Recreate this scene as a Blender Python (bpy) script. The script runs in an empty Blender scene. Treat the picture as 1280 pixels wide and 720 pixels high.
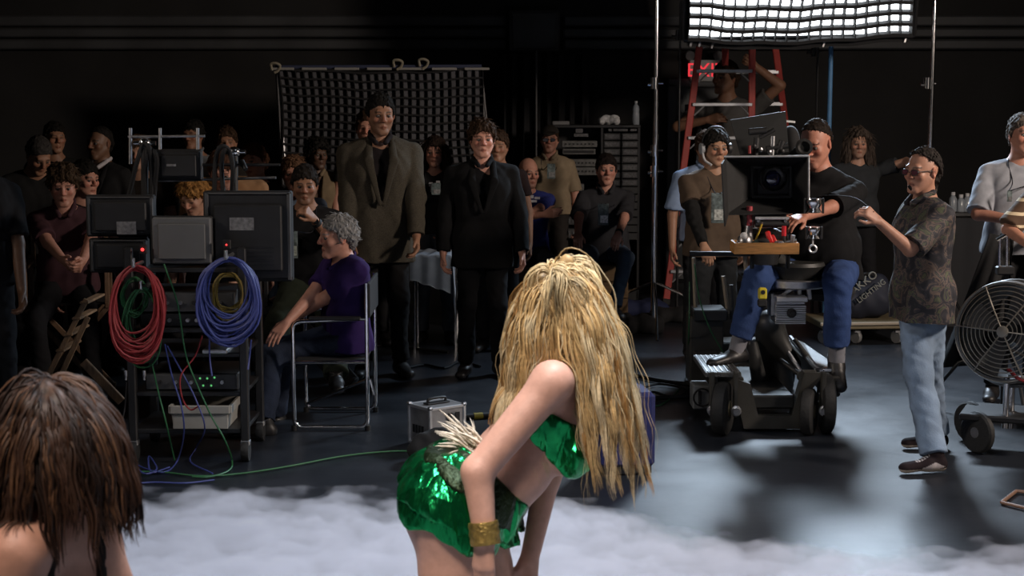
import bpy, math, random
import numpy as np
from mathutils import Vector, Matrix

# ------------------------------------------------------------------ camera, world, lights, exposure
SC = bpy.context.scene
COL = SC.collection
FPX = 2000.0                      # focal length in pixels of the 1280 wide frame
CAM_H = 1.95
TILT = math.atan((360 - 115) / FPX)
cam_data = bpy.data.cameras.new('camera')
cam_data.sensor_width = 36.0
cam_data.lens = FPX * 36.0 / 1280.0
cam_data.clip_end = 100
cam_data.dof.use_dof = True
cam_data.dof.focus_distance = 9.2
cam_data.dof.aperture_fstop = 8.0
cam = bpy.data.objects.new('camera', cam_data)
COL.objects.link(cam)
cam.location = (0, 0, CAM_H)
cam.rotation_euler = (math.pi / 2 - TILT, 0, 0)
SC.camera = cam

SC.view_settings.view_transform = 'Standard'
SC.view_settings.look = 'None'
SC.view_settings.gamma = 1.0
SC.view_settings.use_curve_mapping = False
SC.view_settings.exposure = 0.0
SC.cycles.volume_bounces = 1
SC.cycles.max_bounces = 6
SC.cycles.sample_clamp_indirect = 4.0
SC.cycles.volume_max_steps = 128

world = bpy.data.worlds.new('world')
SC.world = world
world.use_nodes = True
world.node_tree.nodes['Background'].inputs[0].default_value = (0.75, 0.85, 1.0, 1)
world.node_tree.nodes['Background'].inputs[1].default_value = 0.011

def area(name, loc, target, size, power, color, size_y=None, spread=180):
    d = bpy.data.lights.new(name, 'AREA')
    d.energy = power; d.color = color; d.size = size
    d.shape = 'RECTANGLE'; d.size_y = size_y or size
    d.spread = math.radians(spread)
    o = bpy.data.objects.new(name, d)
    COL.objects.link(o)
    o.location = loc
    o.rotation_euler = (Vector(target) - Vector(loc)).to_track_quat('-Z', 'Y').to_euler()
    return o

# stage lights that hang above the frame, over the performers, and a lamp at the right of the stage
area('stage_key_light', (0.7, 4.4, 5.6), (0.2, 4.6, 0), 2.2, 128, (0.88, 0.91, 1.0), 1.6, 85)
area('side_light', (5.9, 6.8, 3.4), (-1.2, 11.5, 1.2), 0.7, 135, (1.0, 0.84, 0.72), 0.7, 120)
area('left_light', (-5.6, 6.2, 3.9), (2.2, 9.6, 1.3), 0.7, 14, (1.0, 0.86, 0.74), 0.7, 60)
area('back_light', (2.22, 12.3, 3.0), (2.0, 7.6, 0), 1.0, 145, (0.68, 0.83, 1.0), 0.42, 130)

area('front_light', (-1.3, .9, 5.0), (.15, 4.1, .3), 1.2, 25, (1.0, .88, .80), 1.0, 52)

# ------------------------------------------------------------------ from the picture to the room
CT, ST = math.cos(TILT), math.sin(TILT)
def P(px, py, Y):
    """the point at depth Y seen at a pixel of the 1280x720 photograph"""
    u = (px - 640) / FPX; v = (360 - py) / FPX
    t = Y / (CT + v * ST)
    return np.array([u * t, Y, CAM_H + t * (v * CT - ST)])
def G(px, py, z=0.0):
    """the point at height z seen at a pixel"""
    u = (px - 640) / FPX; v = (360 - py) / FPX
    t = (z - CAM_H) / (v * CT - ST)
    return np.array([u * t, t * (CT + v * ST), z])
def A(*p): return np.array(p, dtype=float)
def nrm(v):
    v = np.asarray(v, float); return v / max(np.linalg.norm(v), 1e-9)

# ------------------------------------------------------------------ materials
def M(name, col, rough=0.6, metal=0.0, noise=None, bump=None, attr=False, emit=None, spec=0.5, stretch=(1, 1, 1), coat=0.0, sheen=0.0):
    m = bpy.data.materials.new(name)
    m.use_nodes = True
    nt = m.node_tree; N = nt.nodes; L = nt.links
    b = N['Principled BSDF']
    b.inputs['Roughness'].default_value = rough
    b.inputs['Metallic'].default_value = metal
    b.inputs['Specular IOR Level'].default_value = spec
    b.inputs['Coat Weight'].default_value = coat
    b.inputs['Sheen Weight'].default_value = sheen
    b.inputs['Base Color'].default_value = (*col, 1)
    tc = N.new('ShaderNodeTexCoord'); mp = N.new('ShaderNodeMapping')
    mp.inputs['Scale'].default_value = stretch
    L.new(tc.outputs['Object'], mp.inputs['Vector'])
    src = None
    if attr:
        a = N.new('ShaderNodeAttribute'); a.attribute_name = 'Col'
        src = a.outputs['Color']
    if noise:
        n = N.new('ShaderNodeTexNoise'); n.inputs['Scale'].default_value = noise[0]; n.inputs['Detail'].default_value = 4
        L.new(mp.outputs[0], n.inputs['Vector'])
        r = N.new('ShaderNodeMapRange')
        r.inputs['From Min'].default_value = 0.3; r.inputs['From Max'].default_value = 0.7
        r.inputs['To Min'].default_value = 1 - noise[1]; r.inputs['To Max'].default_value = 1 + noise[1]
        L.new(n.outputs['Fac'], r.inputs['Value'])
        mx = N.new('ShaderNodeVectorMath'); mx.operation = 'SCALE'
        if src: L.new(src, mx.inputs[0])
        else: mx.inputs[0].default_value = col
        L.new(r.outputs[0], mx.inputs['Scale'])
        src = mx.outputs[0]
    if src: L.new(src, b.inputs['Base Color'])
    if bump:
        n2 = N.new('ShaderNodeTexNoise'); n2.inputs['Scale'].default_value = bump[0]; n2.inputs['Detail'].default_value = 3
        L.new(mp.outputs[0], n2.inputs['Vector'])
        bp = N.new('ShaderNodeBump'); bp.inputs['Strength'].default_value = bump[1]; bp.inputs['Distance'].default_value = 0.01
        L.new(n2.outputs['Fac'], bp.inputs['Height'])
        L.new(bp.outputs[0], b.inputs['Normal'])
    if emit:
        b.inputs['Emission Color'].default_value = (*emit[0], 1)
        b.inputs['Emission Strength'].default_value = emit[1]
    return m

_mc = {}
def cloth(col, kind='plain'):
    key = (tuple(col), kind)
    if key not in _mc:
        if kind == 'jeans':
            _mc[key] = M('denim', col, 0.9, spec=.2, noise=(9, 0.28), bump=(160, 0.25), stretch=(1, 1, .5))
        elif kind == 'wool':
            _mc[key] = M('wool_cloth', col, 0.92, noise=(140, 0.3), bump=(260, 0.3), spec=.15)
        elif kind == 'stripe': _mc[key] = stripe_mat(col)
        elif kind == 'floral': _mc[key] = floral_mat(col)
        else:
            _mc[key] = M('cotton_cloth', col, 0.9, noise=(20, 0.1), bump=(200, 0.15), spec=.15)
    return _mc[key]

def stripe_mat(col):
    m = M('striped_cloth', col, 0.9)
    N = m.node_tree.nodes; L = m.node_tree.links
    tc = N.new('ShaderNodeTexCoord'); sp = N.new('ShaderNodeSeparateXYZ'); L.new(tc.outputs['Object'], sp.inputs[0])
    nz = N.new('ShaderNodeTexNoise'); nz.inputs['Scale'].default_value = 5; L.new(tc.outputs['Object'], nz.inputs['Vector'])
    ad = N.new('ShaderNodeMath'); ad.operation = 'MULTIPLY_ADD'; ad.inputs[1].default_value = 0.03
    L.new(nz.outputs['Fac'], ad.inputs[0]); L.new(sp.outputs['Z'], ad.inputs[2])
    md = N.new('ShaderNodeMath'); md.operation = 'PINGPONG'; md.inputs[1].default_value = 0.0375; L.new(ad.outputs[0], md.inputs[0])
    lt = N.new('ShaderNodeMath'); lt.operation = 'LESS_THAN'; lt.inputs[1].default_value = 0.0085; L.new(md.outputs[0], lt.inputs[0])
    mx = N.new('ShaderNodeMix'); mx.data_type = 'RGBA'
    mx.inputs['A'].default_value = (*col, 1); mx.inputs['B'].default_value = (.62, .5, .33, 1)
    L.new(lt.outputs[0], mx.inputs['Factor']); L.new(mx.outputs['Result'], N['Principled BSDF'].inputs['Base Color'])
    return m

def floral_mat(col):
    m = M('floral_print_cloth', col, 0.8)
    N = m.node_tree.nodes; L = m.node_tree.links
    tc = N.new('ShaderNodeTexCoord')
    nz = N.new('ShaderNodeTexNoise'); nz.inputs['Scale'].default_value = 12; nz.inputs['Detail'].default_value = 6; nz.inputs['Distortion'].default_value = 1.6
    L.new(tc.outputs['Object'], nz.inputs['Vector'])
    cr = N.new('ShaderNodeValToRGB'); L.new(nz.outputs['Fac'], cr.inputs[0])
    e = cr.color_ramp.elements
    e[0].position = .40; e[0].color = (.012, .012, .017, 1)
    e[1].position = .48; e[1].color = (.03, .028, .035, 1)
    for p, c in ((.54, (.13, .09, .07, 1)), (.57, (.02, .02, .03, 1)), (.64, (.09, .10, .05, 1)), (.68, (.03, .025, .04, 1))):
        x = e.new(p); x.color = c
    L.new(cr.outputs[0], N['Principled BSDF'].inputs['Base Color'])
    return m

SKIN = M('skin', (.4, .22, .15), 0.5, noise=(40, 0.08), bump=(220, 0.08), attr=True, spec=0.35)
HAIRM = M('hair', (.03, .02, .015), 0.78, noise=(60, 0.35), attr=True, spec=0.12)
EYEM = M('eye', (.6, .6, .6), 0.15, attr=True)
BLACK = M('black_metal', (.014, .014, .015), 0.45, noise=(8, .3))
BLACKP = M('black_plastic', (.010, .010, .011), 0.55, noise=(12, .25))
MATT = M('matt_black_fabric', (.010, .010, .011), 0.9, noise=(10, .3))
CHROME = M('chrome', (.75, .75, .76), 0.16, 1.0, noise=(30, .1))
STEEL = M('brushed_steel', (.46, .46, .47), 0.38, 1.0, noise=(20, .2), bump=(90, .1))
ALU = M('aluminium', (.62, .63, .65), 0.4, .7, noise=(14, .12))
GREY = M('grey_plastic', (.16, .16, .165), 0.6, noise=(9, .15))
DGREY = M('dark_grey_paint', (.055, .055, .056), 0.6, noise=(6, .2))
RUBBER = M('black_rubber', (.013, .013, .013), 0.7, bump=(60, .3))
WHITE = M('white_paper', (.62, .62, .62), 0.8, noise=(40, .2))
LABEL = M('printed_label', (.15, .15, .155), 0.7, noise=(55, .4))
WOOD = M('varnished_wood', (.42, .20, .06), 0.5, noise=(14, .3), stretch=(1, 1, 8))
DWOOD = M('dark_wood', (.12, .065, .035), 0.5, noise=(16, .3), stretch=(6, 1, 1))
BRASS = M('brass', (.65, .5, .25), 0.3, 1.0)
REDC = M('red_cable', (.30, .026, .030), 0.55)
BLUEC = M('blue_cable', (.045, .062, .24), 0.55)
GREENC = M('green_cable', (.022, .13, .045), 0.55)
YELC = M('yellow_cable', (.20, .14, .025), 0.55)
BLKC = M('black_cable', (.010, .010, .011), 0.7, spec=.25)
GLASSD = M('dark_glass', (.01, .01, .015), 0.08, spec=.8)

# ------------------------------------------------------------------ objects
def tag(o, label=None, cat=None, group=None, kind=None):
    if label: o['label'] = label
    if cat: o['category'] = cat
    if group: o['group'] = group
    if kind: o['kind'] = kind
    return o
def wloc(o):
    v = np.zeros(3)
    while o is not None:
        v = v + np.array(o.location); o = o.parent
    return v
def thing(name, label, cat, loc, group=None):
    o = bpy.data.objects.new(name, None); COL.objects.link(o)
    o.location = tuple(float(c) for c in loc); o.empty_display_size = .1
    return tag(o, label, cat, group)
def mesh(name, V, F, mat, parent=None, smooth=True, cols=None, origin=None, label=None):
    """V in world coordinates, F an (n,4)/(n,3) array or a list of polygons"""
    V = np.asarray(V, np.float32)
    if parent is not None: off = wloc(parent)
    elif origin is not None: off = np.asarray(origin, float)
    else: off = np.zeros(3)
    me = bpy.data.meshes.new(name)
    if isinstance(F, np.ndarray):
        k = F.shape[1]; n = F.shape[0]
        me.vertices.add(len(V)); me.vertices.foreach_set('co', (V - off.astype(np.float32)).ravel())
        me.loops.add(n * k); me.loops.foreach_set('vertex_index', F.astype(np.int32).ravel())
        me.polygons.add(n)
        me.polygons.foreach_set('loop_start', np.arange(0, n * k, k, dtype=np.int32))
        me.polygons.foreach_set('use_smooth', np.full(n, smooth))
        me.update(calc_edges=True)
    else:
        me.from_pydata([tuple(map(float, v)) for v in (V - off)], [], [tuple(map(int, f)) for f in F])
        me.polygons.foreach_set('use_smooth', np.full(len(me.polygons), smooth))
        me.update()
    if cols is not None:
        ca = me.color_attributes.new('Col', 'FLOAT_COLOR', 'POINT')
        c4 = np.ones((len(V), 4), np.float32); c4[:, :3] = cols
        ca.data.foreach_set('color', c4.ravel())
    me.materials.append(mat)
    o = bpy.data.objects.new(name, me); COL.objects.link(o)
    if parent is not None: o.parent = parent
    elif origin is not None: o.location = tuple(map(float, origin))
    if label: o['label'] = label
    return o
def copy_tree(o, parent=None):
    c = o.copy(); COL.objects.link(c); c.parent = parent
    for ch in list(o.children): copy_tree(ch, c)
    return c

def frames(pts):
    pts = np.asarray(pts, float)
    t = np.gradient(pts, axis=0); t /= np.maximum(np.linalg.norm(t, axis=1, keepdims=True), 1e-9)
    ref = A(0, 0, 1) if abs(t[0][2]) < .9 else A(1, 0, 0)
    n = nrm(np.cross(t[0], ref)); N_ = [n]
    for i in range(1, len(pts)):
        n = n - t[i] * np.dot(n, t[i]); n = nrm(n); N_.append(n)
    N_ = np.array(N_); return t, N_, np.cross(t, N_)
def spline(pts, n=8, closed=False):
    """Catmull-Rom through the points"""
    p = [np.asarray(q, float) for q in pts]
    if closed: p = [p[-1]] + p + [p[0], p[1]]
    else: p = [2 * p[0] - p[1]] + p + [2 * p[-1] - p[-2]]
    out = []
    for i in range(1, len(p) - 2):
        for k in range(n):
            t = k / n
            out.append(.5 * ((2 * p[i]) + (-p[i-1] + p[i+1]) * t + (2*p[i-1] - 5*p[i] + 4*p[i+1] - p[i+2]) * t*t + (-p[i-1] + 3*p[i] - 3*p[i+1] + p[i+2]) * t**3))
    if not closed: out.append(p[-2])
    return np.array(out)

class MB:
    """collects shapes into one mesh (world coordinates)"""
    def __init__(s): s.v = []; s.f = []; s.n = 0
    def add(s, V, F):
        s.v.append(np.asarray(V, float)); s.f += [[i + s.n for i in f] for f in F]; s.n += len(V); return s
    def box(s, c, size, R=None, bev=0.0):
        c = np.asarray(c, float); h = np.asarray(size, float) / 2
        b = min(bev, h.min() * .45)
        R = np.eye(3) if R is None else np.asarray(R)
        sg = [(x, y, z) for x in (-1, 1) for y in (-1, 1) for z in (-1, 1)]
        if b <= 0:
            V = [A(*g) * h for g in sg]
            F = [(0, 1, 3, 2), (4, 6, 7, 5), (0, 4, 5, 1), (2, 3, 7, 6), (0, 2, 6, 4), (1, 5, 7, 3)]
        else:
            V = []; idx = {}
            for g in sg:
                for a in range(3):
                    q = A(*g) * (h - b); q[a] = g[a] * h[a]; idx[(g, a)] = len(V); V.append(q)
            F = []
            for a in range(3):
                o1, o2 = [i for i in range(3) if i != a]
                for sa in (-1, 1):
                    ring = []
                    for u, w in ((-1, -1), (1, -1), (1, 1), (-1, 1)):
                        g = [0, 0, 0]; g[a] = sa; g[o1] = u; g[o2] = w; ring.append(idx[(tuple(g), a)])
                    F.append(ring)
                for u in (-1, 1):
                    for w in (-1, 1):
                        g1 = [0, 0, 0]; g1[a] = -1; g1[o1] = u; g1[o2] = w; g2 = list(g1); g2[a] = 1
                        g1 = tuple(g1); g2 = tuple(g2)
                        F.append([idx[(g1, o1)], idx[(g1, o2)], idx[(g2, o2)], idx[(g2, o1)]])
            for g in sg: F.append([idx[(g, a)] for a in range(3)])
            G_ = []
            for f in F:
                p = [V[i] for i in f]; nn = np.cross(p[1] - p[0], p[2] - p[0])
                G_.append(f if np.dot(nn, sum(p)) > 0 else f[::-1])
            F = G_
        return s.add(np.array(V) @ R.T + c, F)
    def cyl(s, a, b, r, r2=None, n=12):
        a = np.asarray(a, float); b = np.asarray(b, float); r2 = r if r2 is None else r2
        d = nrm(b - a); ref = A(0, 0, 1) if abs(d[2]) < .9 else A(1, 0, 0)
        u = nrm(np.cross(d, ref)); w = np.cross(d, u)
        an = np.arange(n) * 2 * np.pi / n
        ring = np.cos(an)[:, None] * u + np.sin(an)[:, None] * w
        V = np.concatenate([a + ring * r, b + ring * r2])
        F = [(i, (i + 1) % n, n + (i + 1) % n, n + i) for i in range(n)] + [tuple(range(n))[::-1], tuple(range(n, 2 * n))]
        return s.add(V, F)
    def tube(s, pts, r, n=6, closed=False):
        pts = np.asarray(pts, float); m = len(pts)
        t, N_, B = frames(pts)
        r = np.broadcast_to(np.asarray(r, float), (m,))
        an = np.arange(n) * 2 * np.pi / n
        V = pts[:, None] + r[:, None, None] * (np.cos(an)[None, :, None] * N_[:, None] + np.sin(an)[None, :, None] * B[:, None])
        F = []
        for i in range(m if closed else m - 1):
            j = (i + 1) % m
            for k in range(n): F.append((i * n + k, i * n + (k + 1) % n, j * n + (k + 1) % n, j * n + k))
        if not closed: F += [tuple(range(n))[::-1], tuple((m - 1) * n + k for k in range(n))]
        return s.add(V.reshape(-1, 3), F)
    def lathe(s, c, axis, prof, n=20):
        """prof: list of (distance along axis, radius)"""
        c = np.asarray(c, float); d = nrm(axis); ref = A(0, 0, 1) if abs(d[2]) < .9 else A(1, 0, 0)
        u = nrm(np.cross(d, ref)); w = np.cross(d, u)
        an = np.arange(n) * 2 * np.pi / n
        ring = np.cos(an)[:, None] * u + np.sin(an)[:, None] * w
        V = np.concatenate([c + d * z + ring * r for z, r in prof]); m = len(prof)
        F = [(i * n + k, i * n + (k + 1) % n, (i + 1) * n + (k + 1) % n, (i + 1) * n + k) for i in range(m - 1) for k in range(n)]
        F += [tuple(range(n))[::-1], tuple((m - 1) * n + k for k in range(n))]
        return s.add(V, F)
    def ball(s, c, r, n=10, R=None):
        r = np.broadcast_to(np.asarray(r, float), (3,))
        m = max(4, n // 2); V = []; F = []
        for i in range(m + 1):
            th = np.pi * i / m
            for k in range(n):
                ph = 2 * np.pi * k / n
                V.append((np.sin(th) * np.cos(ph), np.sin(th) * np.sin(ph), np.cos(th)))
        for i in range(m):
            for k in range(n): F.append((i * n + k, (i + 1) * n + k, (i + 1) * n + (k + 1) % n, i * n + (k + 1) % n))
        V = np.array(V) * r
        if R is not None: V = V @ np.asarray(R).T
        return s.add(V + np.asarray(c, float), F)
    def ring(s, c, axis, R_, r, n=24, k=6):
        d = nrm(axis); ref = A(0, 0, 1) if abs(d[2]) < .9 else A(1, 0, 0)
        u = nrm(np.cross(d, ref)); w = np.cross(d, u)
        an = np.arange(n) * 2 * np.pi / n
        return s.tube(np.asarray(c, float) + R_ * (np.cos(an)[:, None] * u + np.sin(an)[:, None] * w), r, k, True)
    def prism(s, poly, thick):
        """poly: world points of a planar outline; thick: extrusion vector"""
        p = np.asarray(poly, float); n = len(p); V = np.concatenate([p, p + np.asarray(thick, float)])
        F = [tuple(range(n))[::-1], tuple(range(n, 2 * n))] + [(i, (i + 1) % n, n + (i + 1) % n, n + i) for i in range(n)]
        return s.add(V, F)
    def obj(s, name, mat, parent=None, smooth=False, origin=None, label=None):
        V = np.concatenate(s.v)
        if parent is None and origin is None:
            origin = A((V[:, 0].min() + V[:, 0].max()) / 2, (V[:, 1].min() + V[:, 1].max()) / 2, V[:, 2].min())
        o = mesh(name, V, s.f, mat, parent, smooth, origin=origin, label=label)
        if smooth:
            me = o.data
            try: me.set_sharp_from_angle(angle=math.radians(40))
            except Exception: pass
        return o
def rotz(a):
    c, s_ = math.cos(a), math.sin(a); return np.array([[c, -s_, 0], [s_, c, 0], [0, 0, 1.]])
def rotx(a):
    c, s_ = math.cos(a), math.sin(a); return np.array([[1., 0, 0], [0, c, -s_], [0, s_, c]])
def roty(a):
    c, s_ = math.cos(a), math.sin(a); return np.array([[c, 0, s_], [0, 1., 0], [-s_, 0, c]])
def text(name, body, size, mat, parent, loc, R=None, extrude=.002):
    """flat lettering as a mesh; R maps local x,y,z (z is the face's normal) to the world"""
    cu = bpy.data.curves.new(name, 'FONT'); cu.body = body; cu.size = size; cu.extrude = extrude
    cu.align_x = 'CENTER'; cu.align_y = 'CENTER'
    t = bpy.data.objects.new(name, cu); COL.objects.link(t)
    bpy.context.view_layer.update()
    me = bpy.data.meshes.new_from_object(t)
    bpy.data.objects.remove(t); bpy.data.curves.remove(cu)
    me.name = name; me.materials.clear(); me.materials.append(mat)
    o = bpy.data.objects.new(name, me); COL.objects.link(o)
    R = np.array([[1, 0, 0], [0, 0, -1], [0, 1, 0]], float) if R is None else np.asarray(R)   # stands upright, faces -Y
    off = wloc(parent) if parent is not None else np.zeros(3)
    M4 = Matrix([[*R[i], (np.asarray(loc) - off)[i]] for i in range(3)] + [[0, 0, 0, 1]])
    me.transform(M4)
    if parent is not None: o.parent = parent
    return o
# ------------------------------------------------------------------ smooth bodies: a distance field turned into one mesh
class Field:
    def __init__(s, lo, hi, h):
        s.lo = np.asarray(lo, np.float32); s.h = float(h)
        s.n = np.maximum(4, np.ceil((np.asarray(hi) - s.lo) / h).astype(int) + 1)
        s.ax = [s.lo[i] + np.arange(s.n[i], dtype=np.float32) * np.float32(h) for i in range(3)]
        s.f = np.full(tuple(s.n), 1.0, np.float32)
    def sub(s, lo, hi):
        a = np.clip(np.floor((lo - s.lo) / s.h).astype(int), 0, s.n); b = np.clip(np.ceil((hi - s.lo) / s.h).astype(int) + 1, 0, s.n)
        if (b <= a).any(): return None
        sl = tuple(slice(a[i], b[i]) for i in range(3))
        return sl, s.ax[0][sl[0]][:, None, None], s.ax[1][sl[1]][None, :, None], s.ax[2][sl[2]][None, None, :]
    def put(s, sl, d, k, cut):
        g = s.f[sl]
        if cut:
            d = -d
            if k > 0:
                q = np.maximum(k - np.abs(g - d), 0) / k; s.f[sl] = np.maximum(g, d) + q * q * (k * .25)
            else: s.f[sl] = np.maximum(g, d)
        else:
            if k > 0:
                q = np.maximum(k - np.abs(g - d), 0) / k; s.f[sl] = np.minimum(g, d) - q * q * (k * .25)
            else: s.f[sl] = np.minimum(g, d)
    def cone(s, a, b, ra, rb=None, k=.02, cut=False, flat=False, sq=None):
        """a tapered capsule; flat: the far end is cut square; sq=(axis, factor): squashed along axis"""
        a = np.asarray(a, np.float32); b = np.asarray(b, np.float32); rb = ra if rb is None else rb
        m = max(ra, rb) + k + 2 * s.h
        r = s.sub(np.minimum(a, b) - m, np.maximum(a, b) + m)
        if r is None: return s
        sl, X, Y, Z = r
        qx, qy, qz = X - a[0], Y - a[1], Z - a[2]
        ab = b - a
        if sq is not None:
            n = np.asarray(nrm(sq[0]), np.float32); e = np.float32(1 / sq[1] - 1)
            w = (qx * n[0] + qy * n[1] + qz * n[2]) * e
            qx = qx + w * n[0]; qy = qy + w * n[1]; qz = qz + w * n[2]
            ab = ab + n * (np.dot(ab, n) * e)
        L2 = max(float(ab @ ab), 1e-9); Ln = math.sqrt(L2)
        t0 = (qx * ab[0] + qy * ab[1] + qz * ab[2]) / np.float32(L2)
        t = np.clip(t0, 0, 1)
        d = np.sqrt((qx - t * ab[0]) ** 2 + (qy - t * ab[1]) ** 2 + (qz - t * ab[2]) ** 2) - (ra + (rb - ra) * t)
        if flat: d = np.maximum(d, (t0 - 1) * Ln)
        if sq is not None: d = d * np.float32(.5 + .5 * min(1, sq[1]))
        s.put(sl, d, k, cut); return s
    def ell(s, c, rad, R=None, k=.02, cut=False):
        c = np.asarray(c, np.float32); rad = np.asarray(rad, np.float32)
        m = float(rad.max()) + k + 2 * s.h
        r = s.sub(c - m, c + m)
        if r is None: return s
        sl, X, Y, Z = r
        q = [X - c[0], Y - c[1], Z - c[2]]
        if R is not None:
            R = np.asarray(R, np.float32)
            q = [q[0] * R[0, i] + q[1] * R[1, i] + q[2] * R[2, i] for i in range(3)]
        k0 = np.sqrt((q[0] / rad[0]) ** 2 + (q[1] / rad[1]) ** 2 + (q[2] / rad[2]) ** 2)
        k1 = np.sqrt((q[0] / rad[0] ** 2) ** 2 + (q[1] / rad[1] ** 2) ** 2 + (q[2] / rad[2] ** 2) ** 2)
        s.put(sl, k0 * (k0 - 1) / np.maximum(k1, 1e-6), k, cut); return s
    def plane(s, p, n, k=0.0):
        """keep what lies on the side away from n"""
        n = np.asarray(nrm(n), np.float32); p = np.asarray(p, np.float32)
        d = (s.ax[0] - p[0])[:, None, None] * n[0] + (s.ax[1] - p[1])[None, :, None] * n[1] + (s.ax[2] - p[2])[None, None, :] * n[2]
        s.put(tuple(slice(None) for _ in range(3)), -d, k, True); return s
    def local(s, o, R):
        """grid coordinates in a frame (columns of R)"""
        X, Y, Z = s.ax[0][:, None, None] - np.float32(o[0]), s.ax[1][None, :, None] - np.float32(o[1]), s.ax[2][None, None, :] - np.float32(o[2])
        R = np.asarray(R, np.float32)
        return [X * R[0, i] + Y * R[1, i] + Z * R[2, i] for i in range(3)]
    def mesh(s):
        f = s.f; sg = f < 0
        # close the border so that nothing is left open
        c = np.zeros(tuple(s.n - 1), np.int8)
        for i in (0, 1):
            for j in (0, 1):
                for l in (0, 1):
                    c += sg[i:s.n[0]-1+i, j:s.n[1]-1+j, l:s.n[2]-1+l]
        act = (c > 0) & (c < 8)
        ijk = np.argwhere(act)
        if len(ijk) == 0: return np.zeros((0, 3)), np.zeros((0, 4), int)
        idx = np.full(act.shape, -1, np.int32); idx[act] = np.arange(len(ijk))
        acc = np.zeros((len(ijk), 3), np.float32); cnt = np.zeros(len(ijk), np.float32)
        corn = {}
        for q in [(x, y, z) for x in (0, 1) for y in (0, 1) for z in (0, 1)]:
            corn[q] = f[ijk[:, 0] + q[0], ijk[:, 1] + q[1], ijk[:, 2] + q[2]]
        for q in corn:
            for a in range(3):
                if q[a]: continue
                e = list(q); e[a] = 1; e = tuple(e)
                fa, fb = corn[q], corn[e]; m = (fa < 0) != (fb < 0)
                t = np.where(m, fa / np.where(m, fa - fb, 1), 0)
                for d in range(3):
                    acc[:, d] += np.where(m, q[d] + (t if d == a else 0), 0)
                cnt += m
        V = s.lo + (ijk + acc / np.maximum(cnt, 1)[:, None]) * s.h
        faces = []
        for a in range(3):
            u, w = [(1, 2), (2, 0), (0, 1)][a]
            s0 = [slice(None)] * 3; s1 = [slice(None)] * 3; s0[a] = slice(0, -1); s1[a] = slice(1, None)
            m = sg[tuple(s0)] != sg[tuple(s1)]
            e = np.argwhere(m)
            e = e[(e[:, u] > 0) & (e[:, w] > 0) & (e[:, u] < s.n[u] - 1) & (e[:, w] < s.n[w] - 1)]
            if len(e) == 0: continue
            def cell(du, dw):
                q = e.copy(); q[:, u] -= du; q[:, w] -= dw; return idx[q[:, 0], q[:, 1], q[:, 2]]
            qd = np.stack([cell(1, 1), cell(0, 1), cell(0, 0), cell(1, 0)], 1)
            ins = sg[e[:, 0], e[:, 1], e[:, 2]]
            qd = np.where(ins[:, None], qd, qd[:, ::-1]); faces.append(qd)
        F = np.concatenate(faces); F = F[(F >= 0).all(1)]
        return V.astype(np.float64), F

_rs = np.random.RandomState(3)
_W = [(nrm(_rs.normal(size=3)), _rs.uniform(0, 6.28)) for _ in range(24)]
def wob(V, freq, seed=0, stretch=(1, 1, 1)):
    """smooth noise of about -1..1 at points"""
    q = np.asarray(V) * np.asarray(stretch) * freq; o = np.zeros(len(q))
    for i in range(5):
        d, p = _W[(seed * 5 + i) % 24]
        o += np.sin(q @ d * (1 + .37 * i) + p + 1.3 * np.sin(q @ _W[(seed * 5 + i + 7) % 24][0] * .8 + i))
    return o / 3.2
def normals(V, F):
    n = np.cross(V[F[:, 2]] - V[F[:, 0]], V[F[:, 3]] - V[F[:, 1]]); N_ = np.zeros_like(V)
    for i in range(4): np.add.at(N_, F[:, i], n)
    return N_ / np.maximum(np.linalg.norm(N_, axis=1, keepdims=True), 1e-12)
def ik(a, b, l1, l2, hint):
    a = np.asarray(a, float); b = np.asarray(b, float); d = b - a; L = np.linalg.norm(d)
    if L > (l1 + l2) * .998: b = a + d / L * (l1 + l2) * .998; d = b - a; L = np.linalg.norm(d)
    x = (l1 * l1 - l2 * l2 + L * L) / (2 * L); y = math.sqrt(max(l1 * l1 - x * x, 0)); e = d / L
    h = np.asarray(hint, float); h = nrm(h - e * np.dot(h, e))
    return a + e * x + h * y, b

TONES = {'fair': (.46, .255, .175), 'pink': (.50, .25, .18), 'olive': (.36, .20, .125), 'tan': (.30, .155, .095), 'brown': (.16, .085, .052), 'dark': (.095, .052, .034)}

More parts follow.
